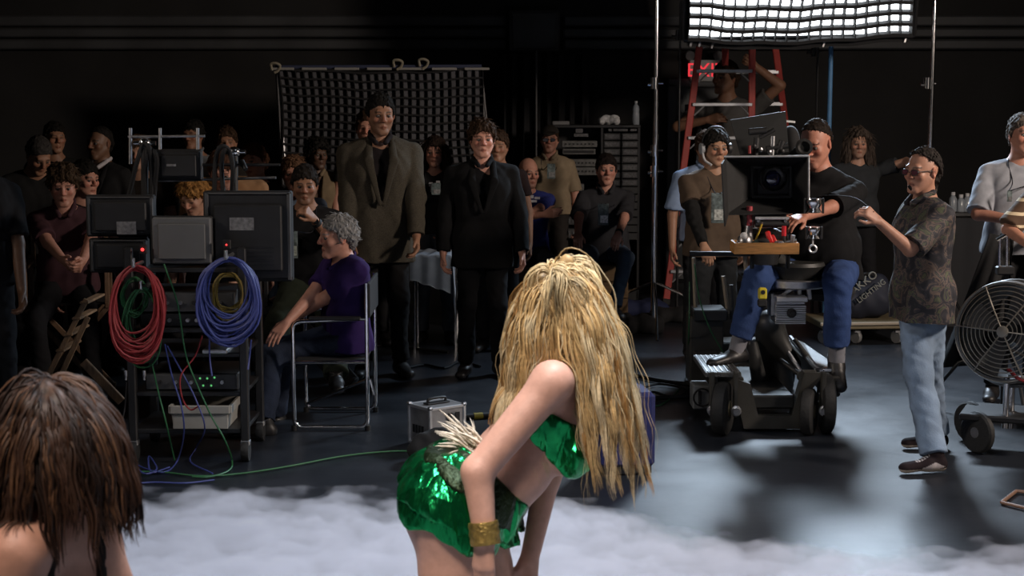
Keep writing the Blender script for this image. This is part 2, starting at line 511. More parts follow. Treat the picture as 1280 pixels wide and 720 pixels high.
def head_prims(F, c, H, s, child=False):
    """skull, face and ears; H columns: right, back, up"""
    def w(x, y, z): return c + H @ (A(x, y, z) * s)
    F.ell(w(0, .018, .028), A(.074, .094, .092) * s, H, .02 * s)
    F.ell(w(0, -.022, -.03), A(.060, .066, .084) * s, H, .03 * s)
    for q in (-1, 1):
        F.cone(w(.052 * q, .0, -.045), w(.016 * q, -.066, -.098), .020 * s, .017 * s, .03 * s)
        F.ell(w(.040 * q, -.062, -.022), A(.022, .020, .020) * s, H, .02 * s)
    F.cone(w(-.012, -.074, -.100), w(.012, -.074, -.100), .014 * s, None, .02 * s)
    F.cone(w(-.034, -.076, .026), w(.034, -.076, .026), .012 * s, None, .018 * s)
    for q in (-1, 1): F.ell(w(.031 * q, -.098, .002), A(.017, .019, .012) * s, H, .010 * s, cut=True)
    F.cone(w(0, -.086, .018), w(0, -.108, -.022), .0085 * s, .012 * s, .010 * s)
    for q in (-1, 1): F.ell(w(.013 * q, -.096, -.028), A(.009, .011, .008) * s, H, .006 * s)
    
    for q in (-1, 1): F.cone(w(0, -.085, -.0575), w(.019 * q, -.077, -.0640), .0085 * s, .0065 * s, .006 * s)
    
    for q in (-1, 1): F.cone(w(0, -.084, -.0705), w(.012 * q, -.079, -.0715), .0088 * s, .0065 * s, .005 * s)
    for q in (-1, 1): F.cone(w(.018 * q, -.087, .0155), w(.044 * q, -.077, .0125), .0048 * s, .0045 * s, .004 * s)
    for q in (-1, 1):
        Re = H @ rotz(.35 * q)
        F.ell(w(.077 * q, .012, -.008), A(.009, .020, .031) * s, Re, .008 * s)
        F.ell(w(.083 * q, .010, -.006), A(.006, .010, .018) * s, Re, .004 * s, cut=True)

def hand_prims(F, wr, d, n, thumb, s, curl=.5, k=.008):
    """wr wrist, d pointing along the hand, n out of the palm, thumb +1/-1 along cross(d, n)"""
    d = nrm(d); n = nrm(np.asarray(n, float) - d * np.dot(n, d)); l = np.cross(d, n) * thumb
    kn = []
    for i, (o, ln, u) in enumerate(((.028, .074, .090), (.009, .082, .094), (-.010, .076, .090), (-.028, .060, .083))):
        K = wr + (d * u + l * o) * s; kn.append(K)
        F.cone(wr + (d * .012 + l * o * .55) * s, K, .0150 * s, .0125 * s, .012 * s)
        c1 = curl * (1 + .1 * i); c2 = c1 * 2.0; sp = l * o * 1.2
        p1 = K + (d * math.cos(c1) + n * math.sin(c1) + sp * (1 - min(1, curl))) * ln * .5 * s
        p2 = p1 + (d * math.cos(c2) + n * math.sin(c2)) * ln * .30 * s
        p3 = p2 + (d * math.cos(c2 * 1.35) + n * math.sin(c2 * 1.35)) * ln * .24 * s
        F.cone(K, p1, .0095 * s, .0088 * s, .004 * s); F.cone(p1, p2, .0088 * s, .0080 * s, .003 * s); F.cone(p2, p3, .0080 * s, .0068 * s, .003 * s)
    b = wr + (d * .030 + l * .024 + n * .006) * s
    t1 = b + (d * .70 + l * .55 + n * .35) * .045 * s; t2 = t1 + (d * .9 + l * .12 + n * .30) * .034 * s
    F.cone(wr + d * .015 * s + l * .012 * s, b, .015 * s, .0140 * s, .010 * s); F.cone(b, t1, .0130 * s, .0105 * s, .006 * s); F.cone(t1, t2, .0105 * s, .008 * s, .003 * s)

def torso_list(fem=False, belly=0.0):
    L = [(( -.068, .0, .0), (.068, .0, .0), .102), ((-.055, -.005, .17), (.055, -.005, .17), .095), ((-.068, -.008, .31), (.068, -.008, .31), .104),
         ((-.085, .004, .39), (.085, .004, .39), .078)]
    if fem: L = [((-.080, .0, .0), (.080, .0, .0), .105), ((-.045, -.003, .19), (.045, -.003, .19), .085), ((-.065, -.003, .33), (.065, -.003, .33), .098),
                 ((-.075, .005, .41), (.075, .005, .41), .075), ((-.070, -.085, .32), (-.068, -.085, .31), .058), ((.070, -.085, .32), (.068, -.085, .31), .058)]
    if belly: L.append(((-.05, -.06 - belly * .4, .12), (.05, -.06 - belly * .4, .12), .10 + belly))
    return L

def person(label, head, Y, yaw=0., hyaw=None, pitch=4., roll=0., lean=0., side=0., size=1.0, sit=False, hands=(None, None), elb=(None, None),
           palms=(None, None), curl=(.5, .5), feet=(None, None), knee=(None, None), toes=(None, None), top=None, pants=((.02, .02, .022), 'plain'), shoes=None,
           hair=None, skin='fair', fem=False, belly=0., h=.006, beard=0., group=None, lower=True, wide=1.0, hs=1.0, eyes=True, pelvis=None, loose=0.0, socks=None):
    h = h * .85
    R_ = math.radians
    hyaw = yaw if hyaw is None else hyaw
    c = P(head[0], head[1], Y)
    s = size if sit else c[2] / 1.62
    if sit is False and size != 1.0: s = size
    up = A(0, 0, 1)
    fw = A(math.sin(R_(yaw)), -math.cos(R_(yaw)), 0); rt = A(math.cos(R_(yaw)), math.sin(R_(yaw)), 0)
    fh = A(math.sin(R_(hyaw)), -math.cos(R_(hyaw)), 0); rh = A(math.cos(R_(hyaw)), math.sin(R_(hyaw)), 0)
    uh = up * math.cos(R_(pitch)) + fh * math.sin(R_(pitch)); fh2 = fh * math.cos(R_(pitch)) - up * math.sin(R_(pitch))
    rh2 = rh * math.cos(R_(roll)) - uh * math.sin(R_(roll)); uh = np.cross(rh2, -fh2)
    hsz = s * hs
    H = np.stack([rh2, -fh2, uh], 1)
    ut = nrm(up * math.cos(R_(lean)) + fw * math.sin(R_(lean)) + rt * math.tan(R_(side)))
    rtt = nrm(rt - ut * np.dot(rt, ut)); bk = np.cross(ut, rtt)          # right, back, up
    T = np.stack([rtt, bk, ut], 1)
    nb = c + H @ (A(0, .030, -.072) * hsz)
    C7 = nb - (ut * .075 + bk * -.004) * s
    pel = C7 - ut * .52 * s if pelvis is None else np.asarray(pelvis, float)
    if pelvis is not None:
        ut = nrm(C7 - pel); rtt = nrm(rt - ut * np.dot(rt, ut)); bk = np.cross(ut, rtt); T = np.stack([rtt, bk, ut], 1)
    def tw(x, y, z): return pel + T @ (A(x, y, z) * s)
    shw = (.155 if fem else .178) * wide
    S = [tw(-shw, .012, .425), tw(shw, .012, .425)]
    la, lf = .285 * s, .255 * s
    root = thing('person', label, 'person', (pel[0], pel[1], 0), group)
    E, Wr = [], []
    for i in (0, 1):
        q = -1 if i == 0 else 1
        tgt = S[i] + (rtt * q * .075 + fw * .07 - up * .525) * s if hands[i] is None else np.asarray(hands[i], float)
        hint = (-fw * .8 + rt * q * .5) if elb[i] is None else np.asarray(elb[i], float)
        e, w_ = ik(S[i], tgt, la, lf, hint); E.append(e); Wr.append(w_)
    # ---- the body: head, neck, trunk under the clothes, arms and hands
    pts = [c + .16 * s, c - .16 * s, pel] + S + E + Wr
    pts = np.array(pts); lo = pts.min(0) - .20 * s; hi = pts.max(0) + .20 * s
    F = Field(lo, hi, h)
    head_prims(F, c, H, hsz)
    F.cone(c + H @ (A(0, .022, -.06) * hsz), C7 - ut * .02 * s, .054 * s * (.85 if fem else 1), .060 * s * (.85 if fem else 1), .025 * s)
    for a, b, r in torso_list(fem, belly): F.cone(tw(*a), tw(*b), (r - .012) * s, None, .06 * s)
    for i in (0, 1):
        q = -1 if i == 0 else 1
        F.cone(C7 - ut * .035 * s, S[i] + ut * .002 * s, .048 * s, .042 * s, .05 * s)
        ar = .85 if fem else 1.0
        F.cone(S[i], E[i], .047 * s * ar, .038 * s * ar, .02 * s)
        F.cone(E[i], Wr[i], .039 * s * ar, .026 * s * ar, .012 * s)
        dd = nrm(Wr[i] - E[i]); pn = (-rt * q + fw * .2) if palms[i] is None else palms[i]
        pp = nrm(np.asarray(pn, float) - dd * np.dot(pn, dd))
        tdir = fw + up * .3 - fw * 0
        th = 1 if np.dot(np.cross(dd, pp), tdir) > 0 else -1
        hand_prims(F, Wr[i], dd, pp, th, s * (.92 if fem else 1.0), curl[i])
    V, Q = F.mesh()
    tone = np.array(TONES[skin] if isinstance(skin, str) else skin)
    cols = np.tile(tone, (len(V), 1))
    lv = (V - c) @ H / hsz; x, y, z = np.abs(lv[:, 0]), lv[:, 1], lv[:, 2]
    inh = (np.abs(z) < .14) & (x < .1) & (np.abs(y) < .13)
    hc = np.array(hair.get('col', (.02, .014, .01))) if hair else np.array((.1, .07, .05))
    rud = inh & (((x < .018) & (z < .0) & (z > -.04) & (y < -.08)) | ((x > .028) & (x < .055) & (z < -.005) & (z > -.04) & (y < -.05)) | (x > .076))
    cols[rud] *= (1.0, .82, .80)
    if beard:
        bd = inh & (z < -.032) & (z > -.125) & (y < .0) & ~((x < .022) & (z > -.074) & (z < -.052))
        cols[bd] = cols[bd] * (1 - beard) + hc * 1.4 * beard
    lip = inh & ((x / .020) ** 2 + ((z + .0645 + x * .15) / .0125) ** 2 < 1) & (y < -.06)
    cols[lip] = cols[lip] * (.90, .70, .68)
    mouth = inh & (x < .019) & (np.abs(z + .0638 + x * .28) < .0028) & (y < -.06); cols[mouth] *= .4
    br = inh & (x > .012) & (x < .050) & (np.abs(z - (.0215 + .0055 * np.sin((x - .012) / .038 * 3.0))) < .0052) & (y < -.045)
    cols[br] = cols[br] * .25 + hc * .75
    ey = inh & (((x - .031) / .016) ** 2 + ((z - .002) / .008) ** 2 < 1) & (y < -.05); cols[ey] *= .42
    mesh('body', V, Q, SKIN, root, True, cols)
    if eyes:
        for q in (-1, 1):
            mb = MB().ball(A(0, 0, 0), .0122 * hsz, 12)
            ev = np.concatenate(mb.v); ec = np.tile((.13, .12, .11), (len(ev), 1)); dn = ev / (.0122 * hsz)
            g = dn @ fh2; ec[g > .84] = (.02, .012, .008)
            ctr = c + H @ (A(.031 * q, -.0732, .0005) * hsz)
            mesh('eye', ev + ctr, mb.f, EYEM, root, True, ec)
    # ---- hair
    if hair: make_hair(root, c, H, hsz, h, **hair)
    # ---- clothes
    hip = [tw(-.085, .0, -.02), tw(.085, .0, -.02)]
    if top is None: top = {}
    if top: make_top(root, pel, T, s, S, E, Wr, C7, nb, c, H, fem, belly, h, fw, **top)
    if lower:
        An = []
        for i in (0, 1):
            q = -1 if i == 0 else 1
            an = (A(hip[i][0], hip[i][1], .085 * s) + rt * q * .03 * s + fw * .01) if feet[i] is None else np.asarray(feet[i], float)
            kh = (fw + rt * q * .12) if knee[i] is None else np.asarray(knee[i], float)
            lf_ = min(1.14, max(1., np.linalg.norm(an - hip[i]) / (.853 * s))); kn, an = ik(hip[i], an, .435 * s * lf_, .42 * s * lf_, kh); An.append((kn, an))
        hp = h * 1.45
        pts = np.array([pel] + hip + [p for pr in An for p in pr]); F = Field(pts.min(0) - .17 * s, pts.max(0) + .17 * s, hp)
        F.cone(tw(-.072, 0, .03), tw(.072, 0, .03), (.108 + belly * .3) * s, None, .05 * s)
        for i in (0, 1):
            kn, an = An[i]
            F.cone(hip[i], kn, (.092 + loose) * s, (.064 + loose) * s, .05 * s); F.cone(kn, an + (kn - an) * (.17 if socks else .04), (.063 + loose) * s, (.054 + loose * 1.2) * s, .03 * s, flat=True)
        F.plane(tw(0, 0, .10), ut)
        V, Q = F.mesh()
        N_ = normals(V, Q); V = V + N_ * (wob(V, 22 / s, 1, (1, 1, .6)) * .006 + wob(V, 48, 2, (1, 1, 1.4)) * .0028)[:, None]
        mesh('trousers', V, Q, cloth(*pants), root, True)
        for i in (0, 1):
            kn, an = An[i]; q = -1 if i == 0 else 1
            td = nrm(fw + rt * q * .25) if toes[i] is None else nrm(toes[i])
            make_shoe(root, an, td, nrm(kn - an), s, hp, **(shoes or {}))
            if socks: MB().cyl(an + nrm(kn - an) * .10 * s, an - nrm(kn - an) * .03 * s, .048 * s, .044 * s, 14).obj('sock', cloth(socks), root, True)
    root['_'] = 0; del root['_']
    return root, dict(c=c, H=H, T=T, pel=pel, s=s, S=S, E=E, W=Wr, C7=C7, tw=tw, fw=fw, rt=rt, hs=hsz, fh=fh2)

def make_shoe(root, an, td, upleg, s, h, kind='dress', col=(.012, .011, .011)):
    upv = nrm(A(0, 0, 1) - td * td[2]) if abs(td[2]) < .95 else nrm(upleg)
    lat = np.cross(td, upv)
    b = an - upv * .082 * s
    pts = np.array([an, b + td * .2 * s, b - td * .07 * s]); F = Field(pts.min(0) - .09 * s, pts.max(0) + .09 * s, h * .8)
    def q(a, l, u): return b + (td * a + lat * l + upv * u) * s
    F.cone(q(-.035, 0, .040), q(.035, 0, .045), .040 * s, .042 * s, .02 * s)
    F.cone(q(.03, 0, .045), q(.165, 0, .030), .040 * s, .040 * s, .03 * s, sq=(upv, .75))
    F.cone(q(-.02, 0, .06), q(-.005, 0, .115), .040 * s, .043 * s, .02 * s, flat=True)
    F.plane(b + upv * .004 * s, -upv)
    V, Q = F.mesh()
    lv = (V - b) / s; u = lv @ upv; a = lv @ td; l = np.abs(lv @ lat)
    cols = np.tile(np.array(col, float), (len(V), 1))
    if kind == 'sneaker':
        cols[u < .024] = (.50, .43, .36)
        st = (u < .062 - .45 * np.abs(a - .015)) & (a > -.07) & (a < .09) & (l > .022) & (u >= .024) & (u > .022 + .25 * np.maximum(0, .0 - a)); cols[st] = (.42, .38, .38)
        la = (l < .020) & (a > .035) & (a < .115) & (u > .04) & (np.sin(a * 420) > -.2); cols[la] = (.45, .42, .42)
    key = 'shoe_mat' + kind
    if key not in _mc: _mc[key] = M('shoe_leather', col, .45 if kind == 'dress' else .9, attr=True, noise=(40, .15), spec=.5 if kind == 'dress' else .15)
    mesh('shoe', V, Q, _mc[key], root, True, cols)

def make_hair(root, c, H, s, h, col=(.02, .014, .01), style='short', t=.010, rec=0., amp=.004, freq=90., length=.0, grey=0.):
    def w(x, y, z): return c + H @ (A(x, y, z) * s)
    if style == 'none': return
    F = Field(c - (.22 + length) * s, c + .22 * s, h)
    if length:
        F = Field(c - A(.26, .26, .16 + length) * s, c + A(.26, .26, .2) * s, h)
    F.ell(w(0, .022, .032), A(.076 + t, .096 + t, .092 + t) * s, H, 0)
    nz = A(0, -.60, -.80)           # what lies in front of and below the hairline goes
    F.plane(w(0, -.088 + rec, .066), H @ nz, .006 * s)
    F.ell(w(0, -.115 + rec * .5, -.015), A(.070, .070, .075) * s, H, .008 * s, cut=True)
    if style in ('bald', 'fringe'):
        F.ell(w(0, -.03, .085), A(.076, .115, .085) * s, H, .006 * s, cut=True)
    if style != 'bald' and rec < .05:
        for q in (-1, 1): F.cone(w(.074 * q, .0, .02), w(.075 * q, .0, -.015), (.012 + t * .4) * s, .008 * s, .01 * s)
    if style in ('short', 'curly', 'fringe', 'long', 'afro'):
        F.cone(w(-.035, .088, -.01), w(.035, .088, -.01), (.026 + t * .6) * s, None, .03 * s)
        F.cone(w(-.03, .075, -.05), w(.03, .075, -.05), (.022 + t * .5) * s, None, .02 * s)
    if length:
        for q in (-1, 1):
            F.cone(w(.080 * q, .005, .03), w(.100 * q, .01, -.08 - length * .4), (.030 + t * .5) * s, .036 * s, .03 * s)
            F.cone(w(.095 * q, .01, -.06), w(.095 * q, .015, -.08 - length), .040 * s, .022 * s, .03 * s)
            F.cone(w(.04 * q, .08, .0), w(.055 * q, .075, -.08 - length), .050 * s, .035 * s, .04 * s)
    V, Q = F.mesh()
    if len(V) == 0: return
    N_ = normals(V, Q)
    st = (1, 1, .35) if length else (1, 1, 1)
    V = V + N_ * ((wob(V, freq / s, 3, st) + .6 * wob(V, freq * 2.1 / s, 4, st)) * amp * s)[:, None]
    cols = np.tile(np.array(col, float), (len(V), 1)) * (1 + .35 * wob(V, freq * 1.7, 2, st))[:, None]
    # locks that lie on the shell and leave it at the ends
    rs = np.random.RandomState(len(V)); N2 = normals(V, Q)
    nl = int((260 if not length else 420) * (1.5 if style in ('curly', 'afro') else 1)); ids = rs.randint(0, len(V), nl)
    pole = c + H @ (A(.01, .03, .14) * s)
    p0 = V[ids]; nn = N2[ids]; fl = p0 - pole + H @ A(0, 0, -.03 * s)
    if length: fl = fl * .25 + A(0, 0, -.3 * s)
    fl = fl - nn * (fl * nn).sum(1)[:, None]; fl /= np.maximum(np.linalg.norm(fl, axis=1, keepdims=True), 1e-6)
    sd = np.cross(fl, nn); cur = rs.normal(size=(nl, 1)) * (1.3 if style in ('curly', 'afro') else .45)
    ln = s * rs.uniform(.018, .034, (nl, 1)) * (2.6 if length else 1.0) * (1.25 if t > .012 else .8 if t > .006 else .5)
    lift = rs.uniform(.0, .35 if not length else .12, (nl, 1)) * (1.6 if style in ('curly', 'afro') else 1)
    m = 6; tt = np.linspace(0, 1, m)
    path = np.stack([p0 - nn * .0015 * s + fl * ln * u + nn * ln * lift * u * (1.25 - u) + sd * ln * cur * u * u * .6 for u in tt], 1)
    rad = np.array([.0026, .0034, .0032, .0026, .0018, .0006]) * s * (1.15 if h > .0065 else 1)
    an = np.arange(3) * 2 * np.pi / 3
    ring = rad[None, :, None, None] * (np.cos(an)[None, None, :, None] * nn[:, None, None, :] + np.sin(an)[None, None, :, None] * sd[:, None, None, :])
    LV = (path[:, :, None, :] + ring).reshape(-1, 3)
    b0 = (np.arange(nl) * m * 3)[:, None, None] + (np.arange(m - 1) * 3)[None, :, None] + np.arange(3)[None, None, :]
    b1 = (np.arange(nl) * m * 3)[:, None, None] + (np.arange(m - 1) * 3)[None, :, None] + ((np.arange(3) + 1) % 3)[None, None, :]
    LQ = np.stack([b0, b1, b1 + 3, b0 + 3], -1).reshape(-1, 4) + len(V)
    lc = np.repeat(np.array(col)[None] * rs.uniform(.7, 1.6, (nl, 1)), m * 3, 0)
    mesh('hair', np.concatenate([V, LV]), np.concatenate([Q, LQ]), HAIRM, root, True, np.clip(np.concatenate([cols, lc]), .002, 1))

def make_top(root, pel, T, s, S, E, Wr, C7, nb, c, H, fem, belly, h, fw, kind='tee', col=(.03, .03, .03), fab='plain', sl=.55, hem=-.05, off=.012, collar=False,
             inner=None, vee=0., amp=1.0, name=None, open_=0.):
    def tw(x, y, z): return pel + T @ (A(x, y, z) * s)
    hp = h * 1.3
    def build(off, sl, hem, vdepth, vw, ncut):
        pts = [pel, tw(0, 0, hem), C7] + S + [E[0], E[1]] + ([Wr[0], Wr[1]] if sl > 1 else [])
        pts = np.array(pts); F = Field(pts.min(0) - (.19 + belly) * s, pts.max(0) + (.17 + belly) * s, hp)
        for a, b, r in torso_list(fem, belly): F.cone(tw(*a), tw(*b), (r + off) * s, None, .06 * s)
        if hem < -.1:
            F.cone(tw(-.075, 0, 0), tw(-.08, 0, hem - .1), (.105 + off) * s, (.11 + off) * s, .05 * s); F.cone(tw(.075, 0, 0), tw(.08, 0, hem - .1), (.105 + off) * s, (.11 + off) * s, .05 * s)
        else: F.cone(tw(-.07, -.01, .10), tw(.07, -.01, .10), (.098 + off + belly * .3) * s, None, .05 * s); F.cone(tw(-.075, 0, hem), tw(.075, 0, hem), (.108 + off) * s, None, .06 * s)
        for i in (0, 1):
            F.cone(C7 - T @ (A(0, 0, .045) * s), S[i] + T @ (A(0, 0, .004) * s), (.046 + off * .7) * s, (.043 + off * .6) * s, .05 * s)
            if sl > 0:
                e0 = S[i] + (E[i] - S[i]) * min(sl, 1)
                F.cone(S[i], e0, (.046 + off * .6) * s, (.047 + off * (1.1 if sl < 1 else .5)) * s, .014 * s, flat=sl < 1)
                if sl > 1: F.cone(E[i], E[i] + (Wr[i] - E[i]) * (sl - 1), (.044 + off * .55) * s, (.031 + off * .7) * s, .012 * s, flat=True)
        F.plane(tw(0, 0, hem), -T[:, 2])
        F.cone(nb + T @ (A(0, 0, .06) * s), C7 + T @ (A(0, -.008, -.005) * s), .070 * s * (.9 if fem else 1), .066 * s * (.9 if fem else 1), .012 * s, cut=True)
        F.cone(C7 + T @ (A(0, -.07, .02) * s), C7 + T @ (A(0, -.10, -.005 - ncut) * s), .050 * s, .035 * s, .015 * s, cut=True)
        if vdepth:
            X, Y_, Z = F.local(pel, T); X, Y_, Z = X / np.float32(s), Y_ / np.float32(s), Z / np.float32(s)
            w_ = np.clip((Z - vdepth) / (.49 - vdepth), 0, 1) * vw + (Z < vdepth) * (open_ * np.clip(vdepth - Z, 0, .3) - .0) - .002
            d = np.maximum(np.abs(X) - w_, np.maximum(Y_ + .03, -(Z - (vdepth if not open_ else -.4)))) * np.float32(s)
            F.f = np.maximum(F.f, -d)
        V, Q = F.mesh(); N_ = normals(V, Q)
        V = V + N_ * ((wob(V, 17, 5, (1, 1, .7)) * .006 + wob(V, 38, 6, (1.2, 1.2, 1)) * .003) * amp)[:, None]
        return V, Q
    if kind == 'jacket':
        V, Q = build(off, sl, hem, vee or .16, .085, 0)
        j = mesh(name or 'suit_jacket', V, Q, cloth(col, fab), root, True)
        F = Field(C7 - .62 * s, C7 + .35 * s, h * 1.2)
        for q in (-1, 1):       # lapels and collar
            F.cone(tw(.012 * q, -.135 - off, (vee or .16) + .02), tw(.075 * q, -.118 - off, .38), .012 * s, .028 * s, .01 * s, sq=(T[:, 1], .35))
            F.cone(tw(.075 * q, -.118 - off, .39), tw(.070 * q, -.03, .505), .026 * s, .022 * s, .01 * s, sq=(T[:, 1], .5))
            F.cone(tw(.070 * q, -.03, .505), tw(.0, .062, .535), .020 * s, .020 * s, .01 * s)
        V, Q = F.mesh(); mesh('lapel', V, Q, cloth(tuple(np.array(col) * .85), fab), j, True)
        if inner:
            V, Q = build(.002, 0, -.02, 0, 0, .02)
            mesh('shirt', V, Q, cloth(inner), root, True)
            col = inner; collar = True; ck = True
    else:
        nm = name or {'tee': 'tee_shirt', 'polo': 'polo_shirt', 'shirt': 'shirt', 'tank': 'tank_top'}[kind]
        V, Q = build(off, sl, hem, vee, .05 if kind != 'tank' else .075, .012 if kind == 'tee' else .02)
        j = mesh(nm, V, Q, cloth(col, fab), root, True)
    if collar:
        F = Field(C7 - .2 * s, C7 + .2 * s, h)
        n0 = C7 + T @ (A(0, -.012, .012) * s)
        for q in (-1, 1):
            p = [n0 + T @ (A(*v) * s) for v in ((0, .062, .028), (.055 * q, .025, .020), (.060 * q, -.030, -.002), (.030 * q, -.085, -.040))]
            for a, b in zip(p[:-1], p[1:]): F.cone(a, b, .016 * s, .016 * s, .01 * s, sq=(T[:, 2], 1.0))
        F.cone(nb + T @ (A(0, 0, .05) * s), C7 + T @ (A(0, 0, -.03) * s), .058 * s, .058 * s, .004 * s, cut=True)
        V, Q = F.mesh()
        if len(V): mesh('collar', V, Q, cloth(col, fab if kind != 'jacket' else 'plain'), j, True)
# ------------------------------------------------------------------ the room
def struct(name, mb, mat, parent=None):
    o = mb.obj(name, mat, parent, origin=A(0, 0, 0) if parent is None else None); 
    if parent is None: o['kind'] = 'structure'
    return o
def floor_mat():
    m = M('vinyl_floor', (.020, .025, .034), .34, spec=.85)
    N = m.node_tree.nodes; L = m.node_tree.links; b = N['Principled BSDF']
    tc = N.new('ShaderNodeTexCoord'); n = N.new('ShaderNodeTexNoise'); n.inputs['Scale'].default_value = 1.3; n.inputs['Detail'].default_value = 8; n.inputs['Roughness'].default_value = .7
    L.new(tc.outputs['Object'], n.inputs['Vector'])
    r = N.new('ShaderNodeMapRange'); r.inputs['From Min'].default_value = .3; r.inputs['From Max'].default_value = .7; r.inputs['To Min'].default_value = .33; r.inputs['To Max'].default_value = .47
    L.new(n.outputs['Fac'], r.inputs['Value']); L.new(r.outputs[0], b.inputs['Roughness'])
    cr = N.new('ShaderNodeValToRGB'); cr.color_ramp.elements[0].position = .35; cr.color_ramp.elements[0].color = (.007, .009, .013, 1)
    cr.color_ramp.elements[1].position = .75; cr.color_ramp.elements[1].color = (.016, .020, .028, 1)
    L.new(n.outputs['Fac'], cr.inputs[0]); L.new(cr.outputs[0], b.inputs['Base Color'])
    n2 = N.new('ShaderNodeTexNoise'); n2.inputs['Scale'].default_value = 14; n2.inputs['Detail'].default_value = 6
    L.new(tc.outputs['Object'], n2.inputs['Vector'])
    bp = N.new('ShaderNodeBump'); bp.inputs['Strength'].default_value = .12; bp.inputs['Distance'].default_value = .01
    L.new(n2.outputs['Fac'], bp.inputs['Height']); L.new(bp.outputs[0], b.inputs['Normal'])
    return m
WALLM = M('black_painted_wall', (.019, .0185, .0185), .85, noise=(1.1, .35), bump=(30, .1))
TRIMM = M('grey_black_metal_trim', (.060, .062, .066), .6, noise=(2, .25))
struct('floor', MB().box((0, 8, -.05), (16.4, 18.4, .1)), floor_mat())
struct('ceiling', MB().box((0, 8, 6.05), (16.4, 18.4, .1)), WALLM)
struct('wall_back', MB().box((0, 16.6, 3), (16.4, .2, 6)), WALLM)
struct('wall_left', MB().box((-8.1, 8, 3), (.2, 18.4, 6)), WALLM)
struct('wall_right', MB().box((8.1, 8, 3), (.2, 18.4, 6)), WALLM)
# ribbed trunking that runs along the top of the back wall
YB = 16.5
def zat(py, Y=YB): return P(640, py, Y)[2]
for k, (p0, p1, d) in enumerate(((20, 33, .10), (36, 47, .12), (50, 62, .14))):
    for a, b in ((-8, P(634, 40, YB)[0]), (P(704, 40, YB)[0], 8)):
        z0, z1 = zat(p1), zat(p0)
        struct('trim_%d' % (k + 1), MB().box(((a + b) / 2, YB - d / 2, (z0 + z1) / 2), (b - a, d, z1 - z0), bev=.015), TRIMM)
struct('trim_4', MB().box((0, YB - .03, zat(4)), (16, .06, .30), bev=.01), WALLM)
j = MB(); a = P(636, 65, YB - .3); b = P(700, 12, YB - .3)
j.box(((a[0] + b[0]) / 2, YB - .15, (a[2] + b[2]) / 2), (b[0] - a[0], .3, b[2] - a[2]), bev=.02)
jo = thing('junction_box', 'large dark grey metal box fixed high on the back wall between the ribbed trunking', 'box', (P(668, 40, YB)[0], YB, zat(65)))
j.obj('housing', TRIMM, jo)
MB().box(((a[0] + b[0]) / 2, YB - .31, (a[2] + b[2]) / 2), ((b[0] - a[0]) * .86, .02, (b[2] - a[2]) * .84), bev=.006).obj('cover_plate', TRIMM, jo)
# door at the back, under the exit sign
dx0, dx1 = P(838, 200, YB)[0], P(905, 200, YB)[0]; dz = P(850, 104, YB)[2]
DOORM = M('grey_door_paint', (.13, .135, .14), .55, noise=(3, .15))
dr = struct('door_1', MB().box(((dx0 + dx1) / 2, YB - .03, dz / 2), (dx1 - dx0 - .1, .05, dz - .06)), DOORM)
f = MB()
for x in (dx0, dx1): f.box((x, YB - .05, dz / 2), (.09, .12, dz), bev=.01)
f.box(((dx0 + dx1) / 2, YB - .05, dz), (dx1 - dx0 + .09, .12, .09), bev=.01); struct('door_frame', f, DOORM, dr)
struct('door_window', MB().box((dx0 + .20, YB - .062, 1.45), (.12, .015, .75)), GLASSD, dr)
# ------------------------------------------------------------------ people
BROWNH = (.035, .020, .012); BLACKH = (.010, .009, .008); GREYH = (.16, .155, .15); BLOND = (.20, .12, .055)
GREYSHOE = dict(kind='dress', col=(.012, .011, .011))
SUIT_TALL, _ = person('tall man standing in an olive brown blazer over a dark open shirt', (476, 143), 10.9, yaw=8, hyaw=16, pitch=8,
    top=dict(kind='jacket', col=(.060, .052, .039), fab='wool', sl=1.96, hem=-.24, off=.030, vee=.10, inner=(.016, .013, .014)), pants=((.014, .013, .013), 'plain'),
    hair=dict(col=BLACKH, style='short', t=.010, rec=.016), beard=.25, wide=1.12, skin='tan',
    hands=(P(440, 305, 10.8), P(521, 303, 10.75)), h=.006)
BLK, _ = person('man standing in a black suit and black shirt with tousled brown hair', (603, 174), 10.9, yaw=4, hyaw=6, pitch=3,
    top=dict(kind='jacket', col=(.0065, .0065, .007), fab='wool', sl=1.96, hem=-.20, off=.026, vee=.16, inner=(.006, .006, .007)), pants=((.007, .007, .008), 'plain'),
    hair=dict(col=BROWNH, style='curly', t=.018, amp=.008, freq=70), skin='pink', wide=1.08, h=.006)
POLO, pj = person('grey-haired man in a purple polo shirt seated sideways in the chrome chair', (421, 296), 9.3, yaw=-62, hyaw=-66, pitch=4, lean=8, sit=True, size=1.02,
    top=dict(kind='polo', col=(.030, .015, .085), sl=.78, hem=-.06, off=.016, collar=True), pants=((.020, .028, .05), 'jeans'),
    hair=dict(col=(.20, .195, .19), style='curly', t=.012, amp=.005, rec=.012), skin='pink',
    pelvis=P(434, 421, 9.36), hands=(P(345, 420, 9.05), P(352, 408, 9.38)), elb=((.6, .1, -.8), (.6, .3, -.8)), palms=((-.2, .2, -1), (-.2, -.2, -1)), curl=(.25, .25),
    feet=(P(330, 530, 9.0) , P(345, 520, 9.45)), knee=((-1, 0, .6), (-1, 0, .6)), loose=.008, h=.0055)
